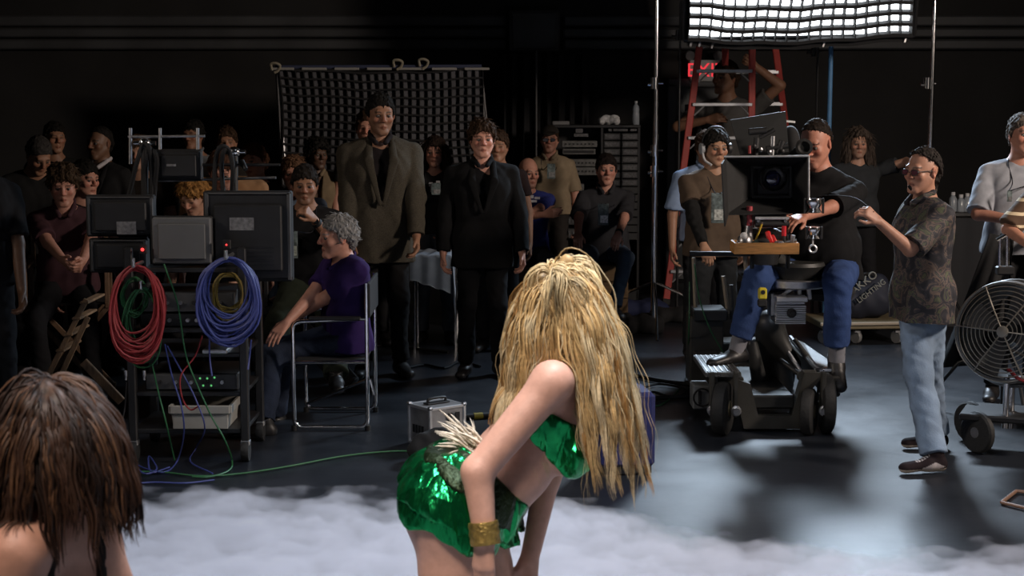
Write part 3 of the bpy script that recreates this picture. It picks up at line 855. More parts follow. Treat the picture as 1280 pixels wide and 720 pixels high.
YNG, yj = person('young man with curly hair and a plum shirt sitting with clasped hands', (79, 232), 10.0, yaw=14, hyaw=14, pitch=14, lean=16, sit=True, size=1.0,
    top=dict(kind='shirt', col=(.060, .028, .034), sl=.8, hem=-.04, off=.016, collar=True), pants=((.012, .012, .014), 'plain'),
    hair=dict(col=(.045, .028, .016), style='curly', t=.020, amp=.010, freq=70), skin='pink', beard=.12,
    hands=(P(88, 338, 9.55), P(100, 338, 9.55)), elb=((-.8, .2, -.6), (.8, .2, -.6)), palms=((.8, .2, .3), (-.8, .2, .3)), curl=(.8, .8),
    feet=(P(55, 480, 9.6), P(118, 480, 9.6)), knee=((-.3, -1, .5), (.3, -1, .5)))
BOW, _ = person('man in black with cropped grey hair bowing his head behind the young seated man', (49, 194), 10.8, yaw=26, hyaw=38, pitch=38, lean=18, size=.99,
    top=dict(kind='tee', col=(.012, .012, .012), sl=.9, off=.018), hair=dict(col=(.035, .032, .03), style='short', t=.005, rec=.01, amp=.002), skin='tan', h=.008)
person('dim man looking on from behind the bowed man', (69, 172), 12.6, yaw=20, hyaw=30, h=.009, top=dict(kind='tee', col=(.012, .012, .012)), hair=dict(col=BLACKH, t=.008), skin='tan', eyes=False)
SUI, suj = person('balding man in a dark suit with a white shirt and dark tie', (124, 179), 11.6, yaw=-24, hyaw=-26, pitch=2,
    top=dict(kind='jacket', col=(.013, .013, .014), fab='wool', sl=1.95, hem=-.2, off=.024, vee=.18, inner=(.48, .45, .46)), hair=dict(col=BLACKH, style='short', t=.002, rec=.060, amp=.002), skin='brown', h=.007)
TIE = person('pale man in profile squeezed between the young seated man and the suited man', (107, 224), 10.95, yaw=40, hyaw=52, pitch=6, sit=True,
    top=dict(kind='tee', col=(.014, .012, .014)), hair=dict(col=BLACKH, t=.012), skin='pink', h=.008)
person('man in a dark shirt whose bare forearm hangs at the left edge of the frame', (-30, 186), 8.6, yaw=30, hyaw=30, size=1.0,
    top=dict(kind='tee', col=(.009, .009, .010), sl=.85, off=.022), hair=dict(col=BROWNH), skin='brown', hands=(None, P(32, 400, 8.5)), h=.008)
person('fair-haired person half hidden behind the left bent cable arm', (173, 192), 11.9, yaw=0, pitch=2, h=.009, top=dict(kind='tee', col=(.03, .024, .02)), hair=dict(col=(.10, .06, .035), t=.016), skin='fair', eyes=False, sit=True)
person('man in an open pale grey shirt furthest back above the monitors', (241, 169), 13.2, yaw=-10, hyaw=-16, h=.009, top=dict(kind='shirt', col=(.16, .17, .18), collar=True, sl=1.5), hair=dict(col=BLACKH, t=.010), skin='tan')
person('person in a wide tan shirt leaning in behind the monitor cart', (278, 214), 10.7, yaw=4, pitch=24, lean=58, h=.008, sit=True, wide=1.18,
    top=dict(kind='shirt', col=(.27, .15, .075), sl=1.3, off=.03, collar=True), hair=dict(col=(.06, .028, .016), t=.016), skin='pink', size=1.05)
person('dark-haired man directly behind the person in the tan shirt', (283, 178), 12.4, yaw=10, h=.009, top=dict(kind='tee', col=(.02, .017, .015)), hair=dict(col=BROWNH, t=.010), skin='tan', eyes=False)
person('golden curly-haired person bowed low behind the grey screen', (241, 246), 10.4, yaw=-20, pitch=30, lean=20, h=.008, sit=True, size=.95,
    top=dict(kind='tee', col=(.02, .018, .016)), hair=dict(col=(.26, .13, .04), style='afro', t=.022, amp=.010, freq=80), skin='fair', eyes=False)
person('person in a dark top, head tilted, looking left beside the right cable arm', (317, 202), 11.55, yaw=-14, hyaw=-22, roll=-14, h=.008, sit=True,
    top=dict(kind='tee', col=(.013, .013, .014)), hair=dict(col=(.05, .022, .012), t=.012), skin='pink', fem=True)
person('man with an afro and an open khaki shirt looking right', (397, 193), 12.35, yaw=14, hyaw=30, pitch=4, h=.008,
    top=dict(kind='shirt', col=(.19, .14, .085), sl=1.6, off=.03, vee=.12, collar=True, hem=-.1), hair=dict(col=BLACKH, style='afro', t=.026, amp=.008), skin='dark', lower=True)
person('fair-haired man in a pale collar behind the man with his hand on his chin', (367, 217), 11.75, yaw=2, h=.008, sit=True,
    top=dict(kind='shirt', col=(.20, .25, .34), collar=True, sl=1.2), hair=dict(col=(.13, .07, .04), style='curly', t=.014), skin='pink')
CHIN, cj = person('seated man in black holding a fist to his chin with a wristwatch', (381, 231), 10.3, yaw=-4, hyaw=6, pitch=8, lean=14, sit=True, size=1.0,
    top=dict(kind='tee', col=(.012, .012, .013), sl=.8, off=.018), pants=((.026, .032, .022), 'plain'), hair=dict(col=(.015, .012, .010), t=.009), skin='tan', beard=.35,
    hands=(P(352, 345, 9.8), P(392, 274, 9.98)), elb=((-.6, .3, -.8), (.5, -.2, -1)), palms=((.5, 0, .5), (-.8, .3, -.2)), curl=(.4, 1.0),
    feet=(P(330, 470, 9.6), P(420, 470, 9.7)), knee=((-.6, -1, .5), (.4, -1, .5)), loose=.02, h=.006)
person('man almost wholly hidden behind the tall man in the blazer', (459, 160), 12.3, yaw=0, h=.01, top=dict(kind='tee', col=(.014, .014, .015)), hair=dict(col=BROWNH, t=.010), skin='pink', eyes=False)
person('man mostly hidden behind the man in the black suit', (622, 183), 12.0, yaw=-5, h=.01, top=dict(kind='tee', col=(.02, .012, .012)), hair=dict(col=BROWNH, t=.010), skin='tan', eyes=False)
WOM, wj = person('woman with long dark hair in a black printed tank top and jeans', (543, 190), 12.4, yaw=-2, fem=True, h=.007,
    top=dict(kind='tank', col=(.014, .014, .015), sl=0, hem=-.02, off=.006), pants=((.075, .085, .105), 'jeans'), hair=dict(col=(.018, .011, .008), style='long', length=.13, t=.016, amp=.006), skin='pink')
CAPM, kj = person('man in a beige shirt, cap and glasses standing before the equipment rack', (687, 174), 14.0, yaw=-4, pitch=2, h=.008,
    top=dict(kind='shirt', col=(.26, .20, .13), sl=.85, hem=-.02, off=.022, collar=True), pants=((.03, .026, .024), 'plain'), hair=dict(col=BROWNH, t=.004), skin='pink')
BLU, bj = person('bald man in a blue printed tee sitting with folded arms', (661, 216), 13.2, yaw=10, hyaw=24, pitch=6, sit=True, lean=4,
    top=dict(kind='tee', col=(.025, .035, .17), sl=.75, off=.018), pants=((.03, .035, .045), 'jeans'), hair=dict(col=BLACKH, style='none'), skin='pink', beard=.2, wide=1.08,
    hands=(P(680, 268, 12.86), P(655, 270, 12.80)), elb=((-.7, -.3, -.8), (.7, -.3, -.8)), palms=((0, 1, 0), (0, 1, 0)), curl=(.5, .5),
    feet=(P(640, 395, 12.8), P(690, 395, 12.8)), knee=((-.4, -1, .5), (.4, -1, .5)), h=.007)
GRY, gj = person('seated man in a charcoal shirt and jeans with both hands on his knees', (758, 212), 13.0, yaw=2, hyaw=4, pitch=4, sit=True, lean=6,
    top=dict(kind='shirt', col=(.032, .032, .036), sl=.9, off=.022, collar=True, hem=-.06), pants=((.075, .105, .155), 'jeans'), hair=dict(col=(.014, .010, .009), t=.009), skin='pink',
    hands=(P(722, 296, 12.55), P(771, 300, 12.55)), elb=((-1, .2, -.4), (1, .2, -.4)), palms=((.1, .2, -1), (-.1, .2, -1)), curl=(.35, .35),
    feet=(P(728, 392, 12.6), P(768, 385, 12.55)), knee=((-.6, -1, .5), (.3, -1, .5)), h=.0065)
LAD, _ = person('man in a worn grey tee gripping the ladder rung from behind', (906, 97), 15.45, yaw=-20, hyaw=-48, pitch=2, size=1.0, h=.008,
    top=dict(kind='tee', col=(.12, .115, .11), sl=.6, off=.02), pants=((.02, .02, .02), 'plain'), hair=dict(col=BROWNH, t=.008), skin='tan',
    hands=(P(884, 150, 15.2), P(943, 82, 15.22)), elb=((-1, .1, -.4), (1, .1, -.3)), palms=((1, 0, 0), (-.1, -1, -.2)), curl=(.6, .9),
    feet=(P(895, 262, 15.45), P(918, 262, 15.45)), toes=((-.3, -1, 0), (-.1, -1, 0)))
person('man in a light blue shirt hidden but for his shoulder behind the headset man', (884, 184), 11.7, yaw=10, h=.009, wide=1.1, top=dict(kind='shirt', col=(.20, .27, .40), sl=.85, off=.026, collar=True), hair=dict(col=BROWNH), skin='tan', eyes=False)
GRIP, grj = person('young man in brown tee over black sleeves, with headset, gripping the dolly bar', (895, 185), 10.75, yaw=14, hyaw=12, pitch=5,
    top=dict(kind='tee', col=(.085, .060, .042), sl=.62, off=.026, hem=-.08), pants=((.018, .020, .022), 'plain'), hair=dict(col=BLACKH, t=.013, rec=-.004), skin='olive', wide=1.04,
    hands=(P(880, 308, 10.42), None), elb=((-1, .4, -.3), None), palms=((.1, .3, -1), None), curl=(.7, .5), h=.0055)
def sleeve(pj_, root, i, f0, f1, col, r=.047):
    s = pj_['s']; F = Field(np.minimum(pj_['S'][i], pj_['W'][i]) - .2, np.maximum(pj_['S'][i], pj_['W'][i]) + .2, .008)
    S_, E_, W_ = pj_['S'][i], pj_['E'][i], pj_['W'][i]
    F.cone(S_ + (E_ - S_) * f0, E_, (r + .006) * s, (r + .004) * s, .02); F.cone(E_, E_ + (W_ - E_) * f1, (r + .003) * s, .036 * s, .02, flat=True)
    V, Q = F.mesh(); V = V + normals(V, Q) * (wob(V, 60, 3) * .004)[:, None]
    mesh('sleeve', V, Q, cloth(col), root)
for i in (0, 1): sleeve(grj, GRIP, i, .4, .93, (.012, .012, .012))
OPR, oj = person('heavy camera operator in a black tee and blue jeans straddling the dolly seat', (1019, 179), 9.65, yaw=-18, hyaw=-34, pitch=20, lean=10, sit=True, size=1.06, belly=.035, wide=1.14,
    top=dict(kind='tee', col=(.010, .010, .011), sl=.95, off=.022, hem=-.08), pants=((.030, .058, .16), 'jeans'), hair=dict(col=(.014, .010, .008), style='short', t=.003, rec=.075, amp=.002), skin=(.42, .19, .13), hs=1.06,
    pelvis=P(1032, 336, 9.62), hands=(P(968, 270, 9.3), P(1002, 272, 9.22)), elb=((-.5, .6, -.8), (.8, -.1, -.6)), palms=((.6, -.2, 0), (-.2, .2, -1)), curl=(.6, .45),
    feet=(P(921, 437, 9.34), P(1046, 446, 9.2)), knee=((-.42, -.5, 1), (-.25, -1, .5)), toes=((-.85, -.5, -.06), (.02, -.75, -.66)), loose=.014, h=.0055, socks=(.20, .20, .22))
LONG, lj = person('man with long frizzy grey hair and a dark tee stretching out an arm', (1073, 180), 13.15, yaw=8, hyaw=-4, pitch=2, h=.0075,
    top=dict(kind='tee', col=(.035, .038, .042), sl=.7, off=.022), pants=((.016, .016, .018), 'plain'), hair=dict(col=(.06, .045, .036), style='long', length=.14, t=.026, amp=.012, freq=60, rec=.022), skin='fair', beard=.35,
    hands=(None, P(1146, 204, 12.85)), elb=(None, (0, 1, .05)), palms=(None, (0, 1, -.3)))
FLO, fj = person('man in glasses, dark floral shirt and light jeans beside the dolly', (1152, 214), 8.35, yaw=-74, hyaw=-54, pitch=2, roll=0,
    top=dict(kind='shirt', col=(.03, .03, .035), fab='floral', sl=.92, off=.030, hem=-.16, collar=True), pants=((.20, .27, .37), 'jeans'), shoes=dict(kind='sneaker', col=(.020, .014, .016)),
    hair=dict(col=(.022, .018, .016), style='short', t=.009, rec=.085, amp=.004), skin=(.42, .215, .145),
    hands=(P(1158, 385, 8.72), P(1098, 277, 8.04)), elb=((.6, .8, 0), (.2, 0, -1)), palms=(None, (-.75, .5, -.1)), curl=(.5, .8),
    feet=(G(1168, 571, .085), G(1170, 542, .085)), toes=((-1, -.22, 0), (-1, -.1, 0)), loose=.014, h=.005)
GTE, tj = person('man in a pale grey tee with a lanyard standing behind the fan', (1279, 168), 10.0, yaw=-8, hyaw=6, pitch=2,
    top=dict(kind='tee', col=(.27, .28, .31), sl=.95, off=.024), pants=((.014, .014, .015), 'plain'), hair=dict(col=(.07, .058, .05), t=.006, rec=.01), skin=(.42, .20, .14),
    hands=(P(1272, 276, 9.75), P(1310, 290, 9.7)), elb=((-.8, .2, -.5), (1, .2, -.4)), palms=((.3, .2, 1), (0, 0, 1)), h=.006)
STR, _ = person('person in a brown and cream striped shirt at the right edge', (1337, 192), 9.2, yaw=-20, hyaw=-20, size=1.0,
    top=dict(kind='tee', col=(.075, .040, .022), fab='stripe', sl=.95, off=.026), hair=dict(col=BROWNH), skin=(.44, .21, .14), hands=(P(1292, 310, 9.0), P(1370, 310, 8.8)), elb=((-.8, .2, -.5), None), h=.007)
# ------------------------------------------------------------------ monitor cart and what hangs on it (left)
def Wd(px, Y): return px * Y / FPX        # a length in pixels at a depth, in metres
def boxpx(mb, x0, y0, x1, y1, Y, depth, bev=.006, rot=None):
    """a box whose front face spans these pixels at depth Y"""
    a = P(x0, y1, Y); b = P(x1, y0, Y); c = (a + b) / 2; c[1] = Y + depth / 2
    return mb.box(c, (abs(b[0] - a[0]), depth, abs(b[2] - a[2])), rot, bev)
CY = 8.35
base = P(235, 560, CY); cart = thing('equipment_cart', 'black wheeled equipment cart hung with coiled cables under the monitors', 'cart', (base[0], CY + .25, 0))
xl, xr = P(166, 500, CY)[0], P(306, 500, CY)[0]
for x in (xl, xr):
    for y in (CY, CY + .5):
        mb = MB().box((x, y, .62), (.045, .045, 1.04), bev=.006); mb.obj('post', BLACK, cart)
        w = MB().lathe((x - .02, y, .055), (1, 0, 0), [(0, .02), (0, .055), (.008, .058), (.032, .058), (.04, .055), (.04, .02)], 16)
        wo = w.obj('wheel', RUBBER, cart, True)
        MB().box((x, y, .10), (.05, .05, .03), bev=.005).obj('caster_fork', STEEL, wo)
for z in (.16, .36, .57, .70, 1.02):
    MB().box(((xl + xr) / 2, CY + .25, z), (xr - xl, .5, .025), bev=.004).obj('shelf', BLACK, cart)
def rack(name, label, z0, z1, x0, x1, face, feats):
    t = thing(name, label, 'electronics', ((x0 + x1) / 2, CY + .2, z0))
    MB().box(((x0 + x1) / 2, CY + .24, (z0 + z1) / 2), (x1 - x0, .4, z1 - z0), bev=.004).obj('housing', BLACKP, t)
    MB().box(((x0 + x1) / 2, CY + .035, (z0 + z1) / 2), (x1 - x0 - .01, .012, z1 - z0 - .01), bev=.003).obj('face_plate', face, t)
    for k in range(feats):
        x = x0 + .04 + (x1 - x0 - .08) * (k + .5) / feats
        MB().cyl((x, CY + .03, (z0 + z1) / 2), (x, CY + .012, (z0 + z1) / 2), .011, .010, 10).obj('connector', STEEL if k % 3 else BLACKP, t)
    return t
m_ = (xl + xr) / 2
rack('patch_panel', 'black patch panel with round sockets under the grey faced amplifier on the cart', .715, .79, xl + .04, xr - .04, BLACKP, 9)
r2 = rack('video_recorder', 'dark recorder with green indicator lamps above the white tray on the cart', .375, .465, xl + .06, xr - .04, DGREY, 5)
LEDG = M('green_lamp', (.05, .3, .05), emit=((.2, .9, .3), .5)); LEDR = M('red_lamp', (.4, .02, .02), emit=((1, .04, .04), 2.5))
for px, py in ((250, 473), (259, 473), (268, 472), (254, 482), (264, 482)):
    q = P(px, py, CY + .028); MB().ball(q, .006, 8).obj('indicator_lamp', LEDG, r2, True)
mb = MB(); boxpx(mb, 252, 437, 284, 443, CY - .01, .25)
tag(mb.obj('disc_player', STEEL), 'thin silver player lying on the middle shelf of the cart', 'electronics')
rack('amplifier', 'grey faced amplifier on the upper shelf of the cart', .792, .90, xl + .05, xr - .05, DGREY, 6)
tr = thing('plastic_tray', 'off-white rectangular plastic tray on the low shelf of the cart', 'tray', (P(250, 520, CY)[0], CY + .15, .17))
a, b = P(214, 533, CY), P(288, 506, CY); TRAYM = M('white_tray_plastic', (.33, .315, .28), .6, noise=(8, .12))
zc0, zc1 = .175, .30
mb = MB(); cx = (a[0] + b[0]) / 2; wx = (b[0] - a[0])
for sx in (-1, 1): mb.box((cx + sx * wx * .46, CY + .13, (zc0 + zc1) / 2), (.012, .28, zc1 - zc0), roty(sx * .12), .004)
for y in (CY - .01, CY + .27): mb.box((cx, y, (zc0 + zc1) / 2), (wx * .92, .012, zc1 - zc0), None, .004)
mb.box((cx, CY + .13, zc0 + .006), (wx * .9, .28, .012), None, .003); mb.obj('tub', TRAYM, tr)
mb = MB(); mb.box((cx, CY - .018, zc1 - .02), (wx, .02, .045), None, .008); mb.box((cx, CY + .28, zc1 - .02), (wx, .02, .045), None, .008)
for sx in (-1, 1): mb.box((cx + sx * wx * .5, CY + .13, zc1 - .02), (.02, .3, .045), None, .008)
mb.obj('rim', TRAYM, tr)
# mast with arms over the cart
MASTY = CY + .28
mast = thing('monitor_mast', 'black upright mast with chrome clamps and cross rails that carries the monitors', 'stand', (P(186, 300, MASTY)[0], MASTY, 1.03))
for px, y0, y1 in ((181, 175, 352), (293, 186, 352)):
    a, b = P(px, y1, MASTY), P(px, y0, MASTY); a[2] = 1.03; MB().cyl(a, b, .020, None, 12).obj('pole', BLACK, mast)
    c = P(px, y0 + 4, MASTY); mb = MB().ball(c, (.034, .03, .030), 12).cyl(c - A(.06, 0, 0), c + A(.06, 0, 0), .013, None, 10); mb.obj('clamp', CHROME, mast, True)
    c2 = P(px + 9, y0 + 16, MASTY - .02); MB().cyl(c2, c2 + A(.03, -.05, -.04), .016, .012, 10).obj('knob', BLACKP, mast, True)
for (x0, y0), (x1, y1), m in (((160, 171), (256, 170), STEEL), ((192, 188), (250, 188), BLACK), ((194, 226), (345, 222), STEEL), ((188, 206), (350, 206), BLACK)):
    MB().cyl(P(x0, y0, MASTY), P(x1, y1, MASTY), .008, None, 8).obj('cross_rail', m, mast, True)
for px in (163, 200, 247):
    c = P(px, 178, MASTY); MB().cyl(P(px, 160, MASTY), P(px, 205, MASTY), .009, None, 8).obj('spigot', STEEL, mast, True)
for lb, pts in (('thick black cable drooping from the left clamp down to the upper left monitor', ((150, 285), (162, 240), (172, 200), (180, 180), (187, 188), (190, 220), (189, 262))),
        ('thick black cable that bends over the left clamp and falls between the monitors', ((183, 262), (181, 220), (183, 196), (186, 186), (196, 198), (193, 240), (188, 300), (187, 330))),
        ('thick black cable arched in a narrow hoop over the right clamp', ((268, 250), (269, 205), (275, 184), (286, 188), (291, 210), (290, 240))),
        ('short black cable end standing inside the hoop at the right clamp', ((280, 252), (277, 210), (279, 190), (283, 186)))):
    tag(MB().tube(spline([P(x, y, MASTY - .09 + .02 * (k % 2)) for k, (x, y) in enumerate(pts)], 8), .013, 8).obj('bent_cable', BLKC, None, True), lb, 'cable')
mb = MB(); q = [P(x, y, MASTY - .03) for x, y in ((228, 224), (231, 196), (235, 191), (241, 192), (243, 196), (243, 224))]
tag(mb.prism(q, (0, .02, 0)).obj('reflector_card', M('grey_card', (.25, .25, .26), .7)), 'small upright grey card clipped to the mast rail', 'card')
def monitor(label, x0, y0, x1, y1, Y, depth, body, lab=None, vent=True, frame=None):
    a, b = P(x0, y1, Y), P(x1, y0, Y); t = thing('monitor', label, 'monitor', ((a[0] + b[0]) / 2, Y + depth / 2, a[2]))
    mb = MB(); boxpx(mb, x0, y0, x1, y1, Y, depth * .5, .012); mb.obj('back_shell', body, t)
    w, hh = x1 - x0, y1 - y0
    mb = MB(); boxpx(mb, x0 + w * .1, y0 + hh * .14, x1 - w * .1, y1 - hh * .1, Y - depth * .22, depth * .25, .012); mb.obj('rear_bulge', body, t)
    mb = MB(); boxpx(mb, x0 - 2, y0 - 2, x1 + 2, y1 + 2, Y + depth * .5, depth * .5, .008); mb.obj('bezel', BLACKP, t)
    if vent:
        for k in range(5):
            yy = y0 + hh * (.62 + .05 * k); mb = MB(); boxpx(mb, x0 + w * .2, yy, x1 - w * .2, yy + 1.2, Y - depth * .24, .008, 0); mb.obj('vent_slat', BLACK, t)
    if lab: mb = MB(); boxpx(mb, *lab, Y - depth * .24, .005, 0); mb.obj('label_plate', LABEL, t)
    if frame:
        mb = MB()
        for q in ((x0, y0, x1, y0 + 2), (x0, y0, x0 + 2, y1), (x1 - 2, y0, x1, y1)): boxpx(mb, *q, Y - depth * .05, .02, .002)
        mb.obj('edge_trim', DGREY, t)
    return t
monitor('upper left monitor with its back turned and a pale label plate', 110, 246, 190, 294, CY + .06, .12, BLACKP, (146, 277, 170, 293), False, True)
monitor('lower left monitor beneath the one with the pale label plate', 114, 300, 182, 339, CY + .06, .12, BLACKP, None, True, True)
sm_ = monitor('small black monitor clamped between the mast rails above the grey screen', 196, 189, 250, 224, MASTY - .06, .07, BLACKP, (208, 205, 220, 208), False)
gm = monitor('plain grey flat monitor back between the two coils of cable', 191, 272, 263, 330, CY + .0, .07, M('grey_monitor_shell', (.115, .115, .115), .55, noise=(5, .1)), None, False)
monitor('wide black monitor back with a grey plate above the blue cable coil', 258, 241, 362, 350, CY + .08, .14, BLACKP, (287, 272, 317, 288), True, True)
for px, py, lb in ((178, 312, 'small red lamp glowing beside the lower left monitor'), (283, 306, 'small red lamp glowing above the blue cable coil')):
    t = thing('tally_lamp', lb, 'lamp', P(px, py, CY - .02)); c = P(px, py, CY - .03)
    MB().box(c + A(0, .02, 0), (.04, .02, .05), None, .004).obj('holder', BLACKP, t); MB().ball(c, .009 if px < 200 else .005, 10).obj('bulb', LEDR, t, True)
# coils of cable
rng = np.random.RandomState(7)
def coil(label, cx, cy, rx, ry, n, mat, Y, r=.0062, jit=3.5, drop=8, hook=True):
    t = thing('cable_coil', label, 'cable', P(cx, cy + ry, Y))
    for k in range(n):
        th = np.linspace(0, 2 * np.pi, 25)[:-1]; q = (rng.rand() ** 1.4)
        ax = rx * (1 - .26 * q) + rng.randn() * jit * .3; ay = ry * (1 - .30 * q) + rng.randn() * jit * .5
        ox, oy = rng.randn() * jit * .5, -ry + ay + abs(rng.randn()) * 1.2
        ph = rng.rand() * 6.28; yy = Y + rng.uniform(-.05, .05)
        pts = [P(cx + ox + ax * math.sin(u) * (1 + .05 * math.sin(2 * u + ph)), cy + oy - ay * math.cos(u) + 2 * math.sin(3 * u + ph) + (drop * q if math.cos(u) < 0 else 0) * 0, yy + .02 * math.sin(u + ph)) for u in th]
        MB().tube(pts, r, 6, True).obj('loop', mat, t, True)
    if hook:
        c = P(cx, cy - ry - 2, Y); MB().cyl(c + A(0, -.06, .0), c + A(0, .14, 0), .010, None, 8).cyl(c + A(0, -.06, 0), c + A(0, -.06, .04), .010, None, 8).obj('hook', STEEL, t, True)
    return t
coil('large coil of red cable hung on the left front of the cart', 170, 390, 33, 57, 24, REDC, 8.16)
coil('loose coil of green cable hanging lowest beneath the red coil', 179, 412, 25, 51, 8, GREENC, 8.24, .005)
coil('small green cable coil seen through the middle of the red coil', 168, 372, 16, 24, 6, GREENC, 8.26, .005, hook=False)
coil('large coil of blue cable hung on the right front of the cart', 285, 376, 38, 53, 24, BLUEC, 8.16)
coil('small coil of yellow cable inside the blue coil', 285, 368, 20, 28, 7, YELC, 8.26, .005, hook=False)
def cable(label, pts, mat, r=.005, name='cable', n=6):
    o = MB().tube(spline(pts, n), r, 6).obj(name, mat, None, True); return tag(o, label, 'cable')
def down(label, px, mat, r=.0045, Y=8.2, floor_from=None):
    pts = []
    for k, (x, y) in enumerate(px):
        pts.append(G(x, y, .012) if floor_from is not None and k >= floor_from else P(x, y, Y + .02 * math.sin(k * 2.1)))
    return cable(label, pts, mat, r)
down('green cable that falls from the cart past the white tray to the floor', [(205, 330), (222, 380), (232, 442), (246, 480), (264, 520), (280, 548), (290, 575), (286, 588), (262, 596), (240, 596)], GREENC, floor_from=6)
down('short green cable dangling below the red coil in front of the post', [(190, 455), (198, 490), (208, 530), (218, 575)], GREENC, floor_from=3)
down('blue cable that runs down the cart left of the tray', [(206, 430), (215, 470), (226, 505), (230, 540), (222, 575), (206, 590), (180, 585), (164, 576)], BLUEC, floor_from=4)
down('blue cable that falls in front of the white tray', [(209, 432), (230, 470), (245, 500), (256, 535), (245, 560), (238, 577), (266, 592)], BLUEC, floor_from=4)
down('blue cable hanging straight below the blue coil beside the disc player', [(262, 420), (262, 445), (265, 470)], BLUEC)
down('blue cable end with a silver plug hanging at the right post', [(314, 425), (312, 445), (310, 462)], BLUEC)
down('red cable that hangs through the cart above the tray', [(253, 420), (244, 445), (226, 470), (228, 498), (238, 512), (248, 508)], REDC)
down('dark cable with a bright end hanging left of the left post', [(158, 478), (156, 510), (152, 535), (162, 560)], BLKC, floor_from=3)
cable('blue cable loops lying on the floor before the cart', [G(166, 578, .012), G(180, 592, .012), G(196, 586, .012), G(186, 570, .012), G(189, 590, .012), G(212, 584, .012)], BLUEC, .005)
cable('long green cable that crosses the floor from the cart towards the silver case', [G(150, 590, .01), G(200, 590, .01), G(250, 595, .01), G(300, 592, .01), G(360, 583, .01), G(430, 570, .01), G(490, 564, .01), G(530, 565, .01)], GREENC, .005, n=8)
cable('blue cable lying on the floor along the edge of the fog', [G(140, 607, .01), G(190, 603, .01), G(230, 604, .01), G(268, 600, .01)], BLUEC, .005)
plug = 0
for px, py, lb in ((157, 463, 'left'), (180, 463, 'right')):
    c = P(px, py, 8.2); t = tag(MB().lathe(c, (0, 0, -1), [(0, .006), (0, .010), (.03, .010), (.035, .007), (.05, .007)], 10).obj('cable_plug', STEEL, None, True), '%s of the two silver plugs dangling under the red coil' % lb, 'plug')
# ------------------------------------------------------------------ chairs on the left
def tube_path(mb, pts, r, n=4): return mb.tube(spline(pts, n), r, 10)
def rounded(pts, rad, n=5):
    out = [np.asarray(pts[0], float)]
    for a, b, c in zip(pts[:-2], pts[1:-1], pts[2:]):
        a, b, c = map(lambda q: np.asarray(q, float), (a, b, c)); u = nrm(a - b) * rad; v = nrm(c - b) * rad
        for t in np.linspace(0, 1, n): out.append((1 - t) ** 2 * (b + u) + 2 * t * (1 - t) * b + t * t * (b + v))
    out.append(np.asarray(pts[-1], float)); return out
ch = thing('folding_chair', 'chrome tube armchair with dark fabric under the man in purple', 'chair', (P(412, 500, 9.4)[0], 9.4, 0))
xa, xb = P(367, 480, 9.12)[0], P(459, 480, 9.12)[0]
for yy in (9.12, 9.66):
    za = .635
    path = rounded([(xb, yy, za + .02), (xa, yy, za), (xa, yy, .02), (xb, yy, .02), (xb, yy, .86)], .05)
    MB().tube(path, .0125, 10).obj('side_frame', CHROME, ch, True)
    MB().box(((xa + xb) / 2 + .03, yy, za + .022), (.30, .045, .022), None, .008).obj('armrest', BLACKP, ch)
    for xx in (xa, xb): MB().cyl((xx, yy, .0), (xx, yy, .03), .017, None, 10).obj('foot_cap', RUBBER, ch, True)
    MB().cyl((xa, yy, .40), (xb, yy, .40), .010, None, 8).obj('seat_rail', CHROME, ch, True)
MB().box(((xa + xb) / 2, 9.39, .405), (xb - xa - .02, .53, .02), None, .006).obj('seat', MATT, ch)
MB().box((xb + .012, 9.39, .76), (.02, .56, .20), None, .008).obj('backrest', MATT, ch)
MB().cyl((xb, 9.12, .30), (xa, 9.66, .05), .008, None, 8).obj('cross_brace', CHROME, ch, True)
mb = MB(); mb.box((xb + .03, 9.10, .26), (.014, .03, .10), roty(-.25), .004); mb.obj('latch', CHROME, ch)
def wooden_chair(label, cx, cy, seat, w=.46, d=.42, rot=0., wood=None, hid=False):
    t = thing('director_chair', label, 'chair', (cx, cy, 0)); wood = wood or DWOOD
    R = rotz(rot); o = A(cx, cy, 0)
    def q(x, y, z): return o + R @ A(x, y, z)
    for sy in (-1, 1):
        for k in (-1, 1):
            a, b = q(-w / 2 * k, sy * d / 2, .02), q(w / 2 * k, sy * d / 2, seat - .02); mid = (a + b) / 2; L = np.linalg.norm(b - a)
            u = nrm(b - a); v = R @ A(0, 1, 0); MB().box(mid, (.035, .022, L), np.stack([np.cross(v, u), v, u], 1), .004).obj('leg', wood, t)
        for k in (-1, 1):
            MB().box(q(k * w / 2, sy * d / 2, seat + .13), (.03, .03, .30), R, .004).obj('post', wood, t)
    for k in (-1, 1):
        MB().box(q(k * w / 2, 0, .02), (.035, d + .06, .03), R, .004).obj('foot_rail', wood, t)
        MB().box(q(k * w / 2, 0, seat + .24), (.05, d + .08, .02), R, .005).obj('armrest', wood, t)
        MB().box(q(k * w / 2, 0, seat - .01), (.03, d + .04, .035), R, .004).obj('seat_rail', wood, t)
    MB().box(q(0, 0, seat), (w, d * .96, .012), R, .003).obj('seat', MATT, t)
    MB().box(q(0, d / 2 + .02, seat + .36), (w, .02, .16), R, .005).obj('backrest', MATT, t)
    for k in (-1, 1): MB().box(q(k * (w / 2 - .02), d / 2 + .01, seat + .33), (.028, .028, .26), R, .004).obj('back_post', wood, t)
    return t
wooden_chair('wooden folding chair under the young man with curly hair', yj['pel'][0], yj['pel'][1] + .02, yj['pel'][2] - .12, .5, .42, .2, M('worn_chair_wood', (.16, .095, .055), .5, noise=(14, .3), stretch=(6, 1, 1)))
wooden_chair('black folding chair under the man with a fist at his chin', cj['pel'][0], cj['pel'][1] + .02, cj['pel'][2] - .12, .5, .42, -.1, BLACK)
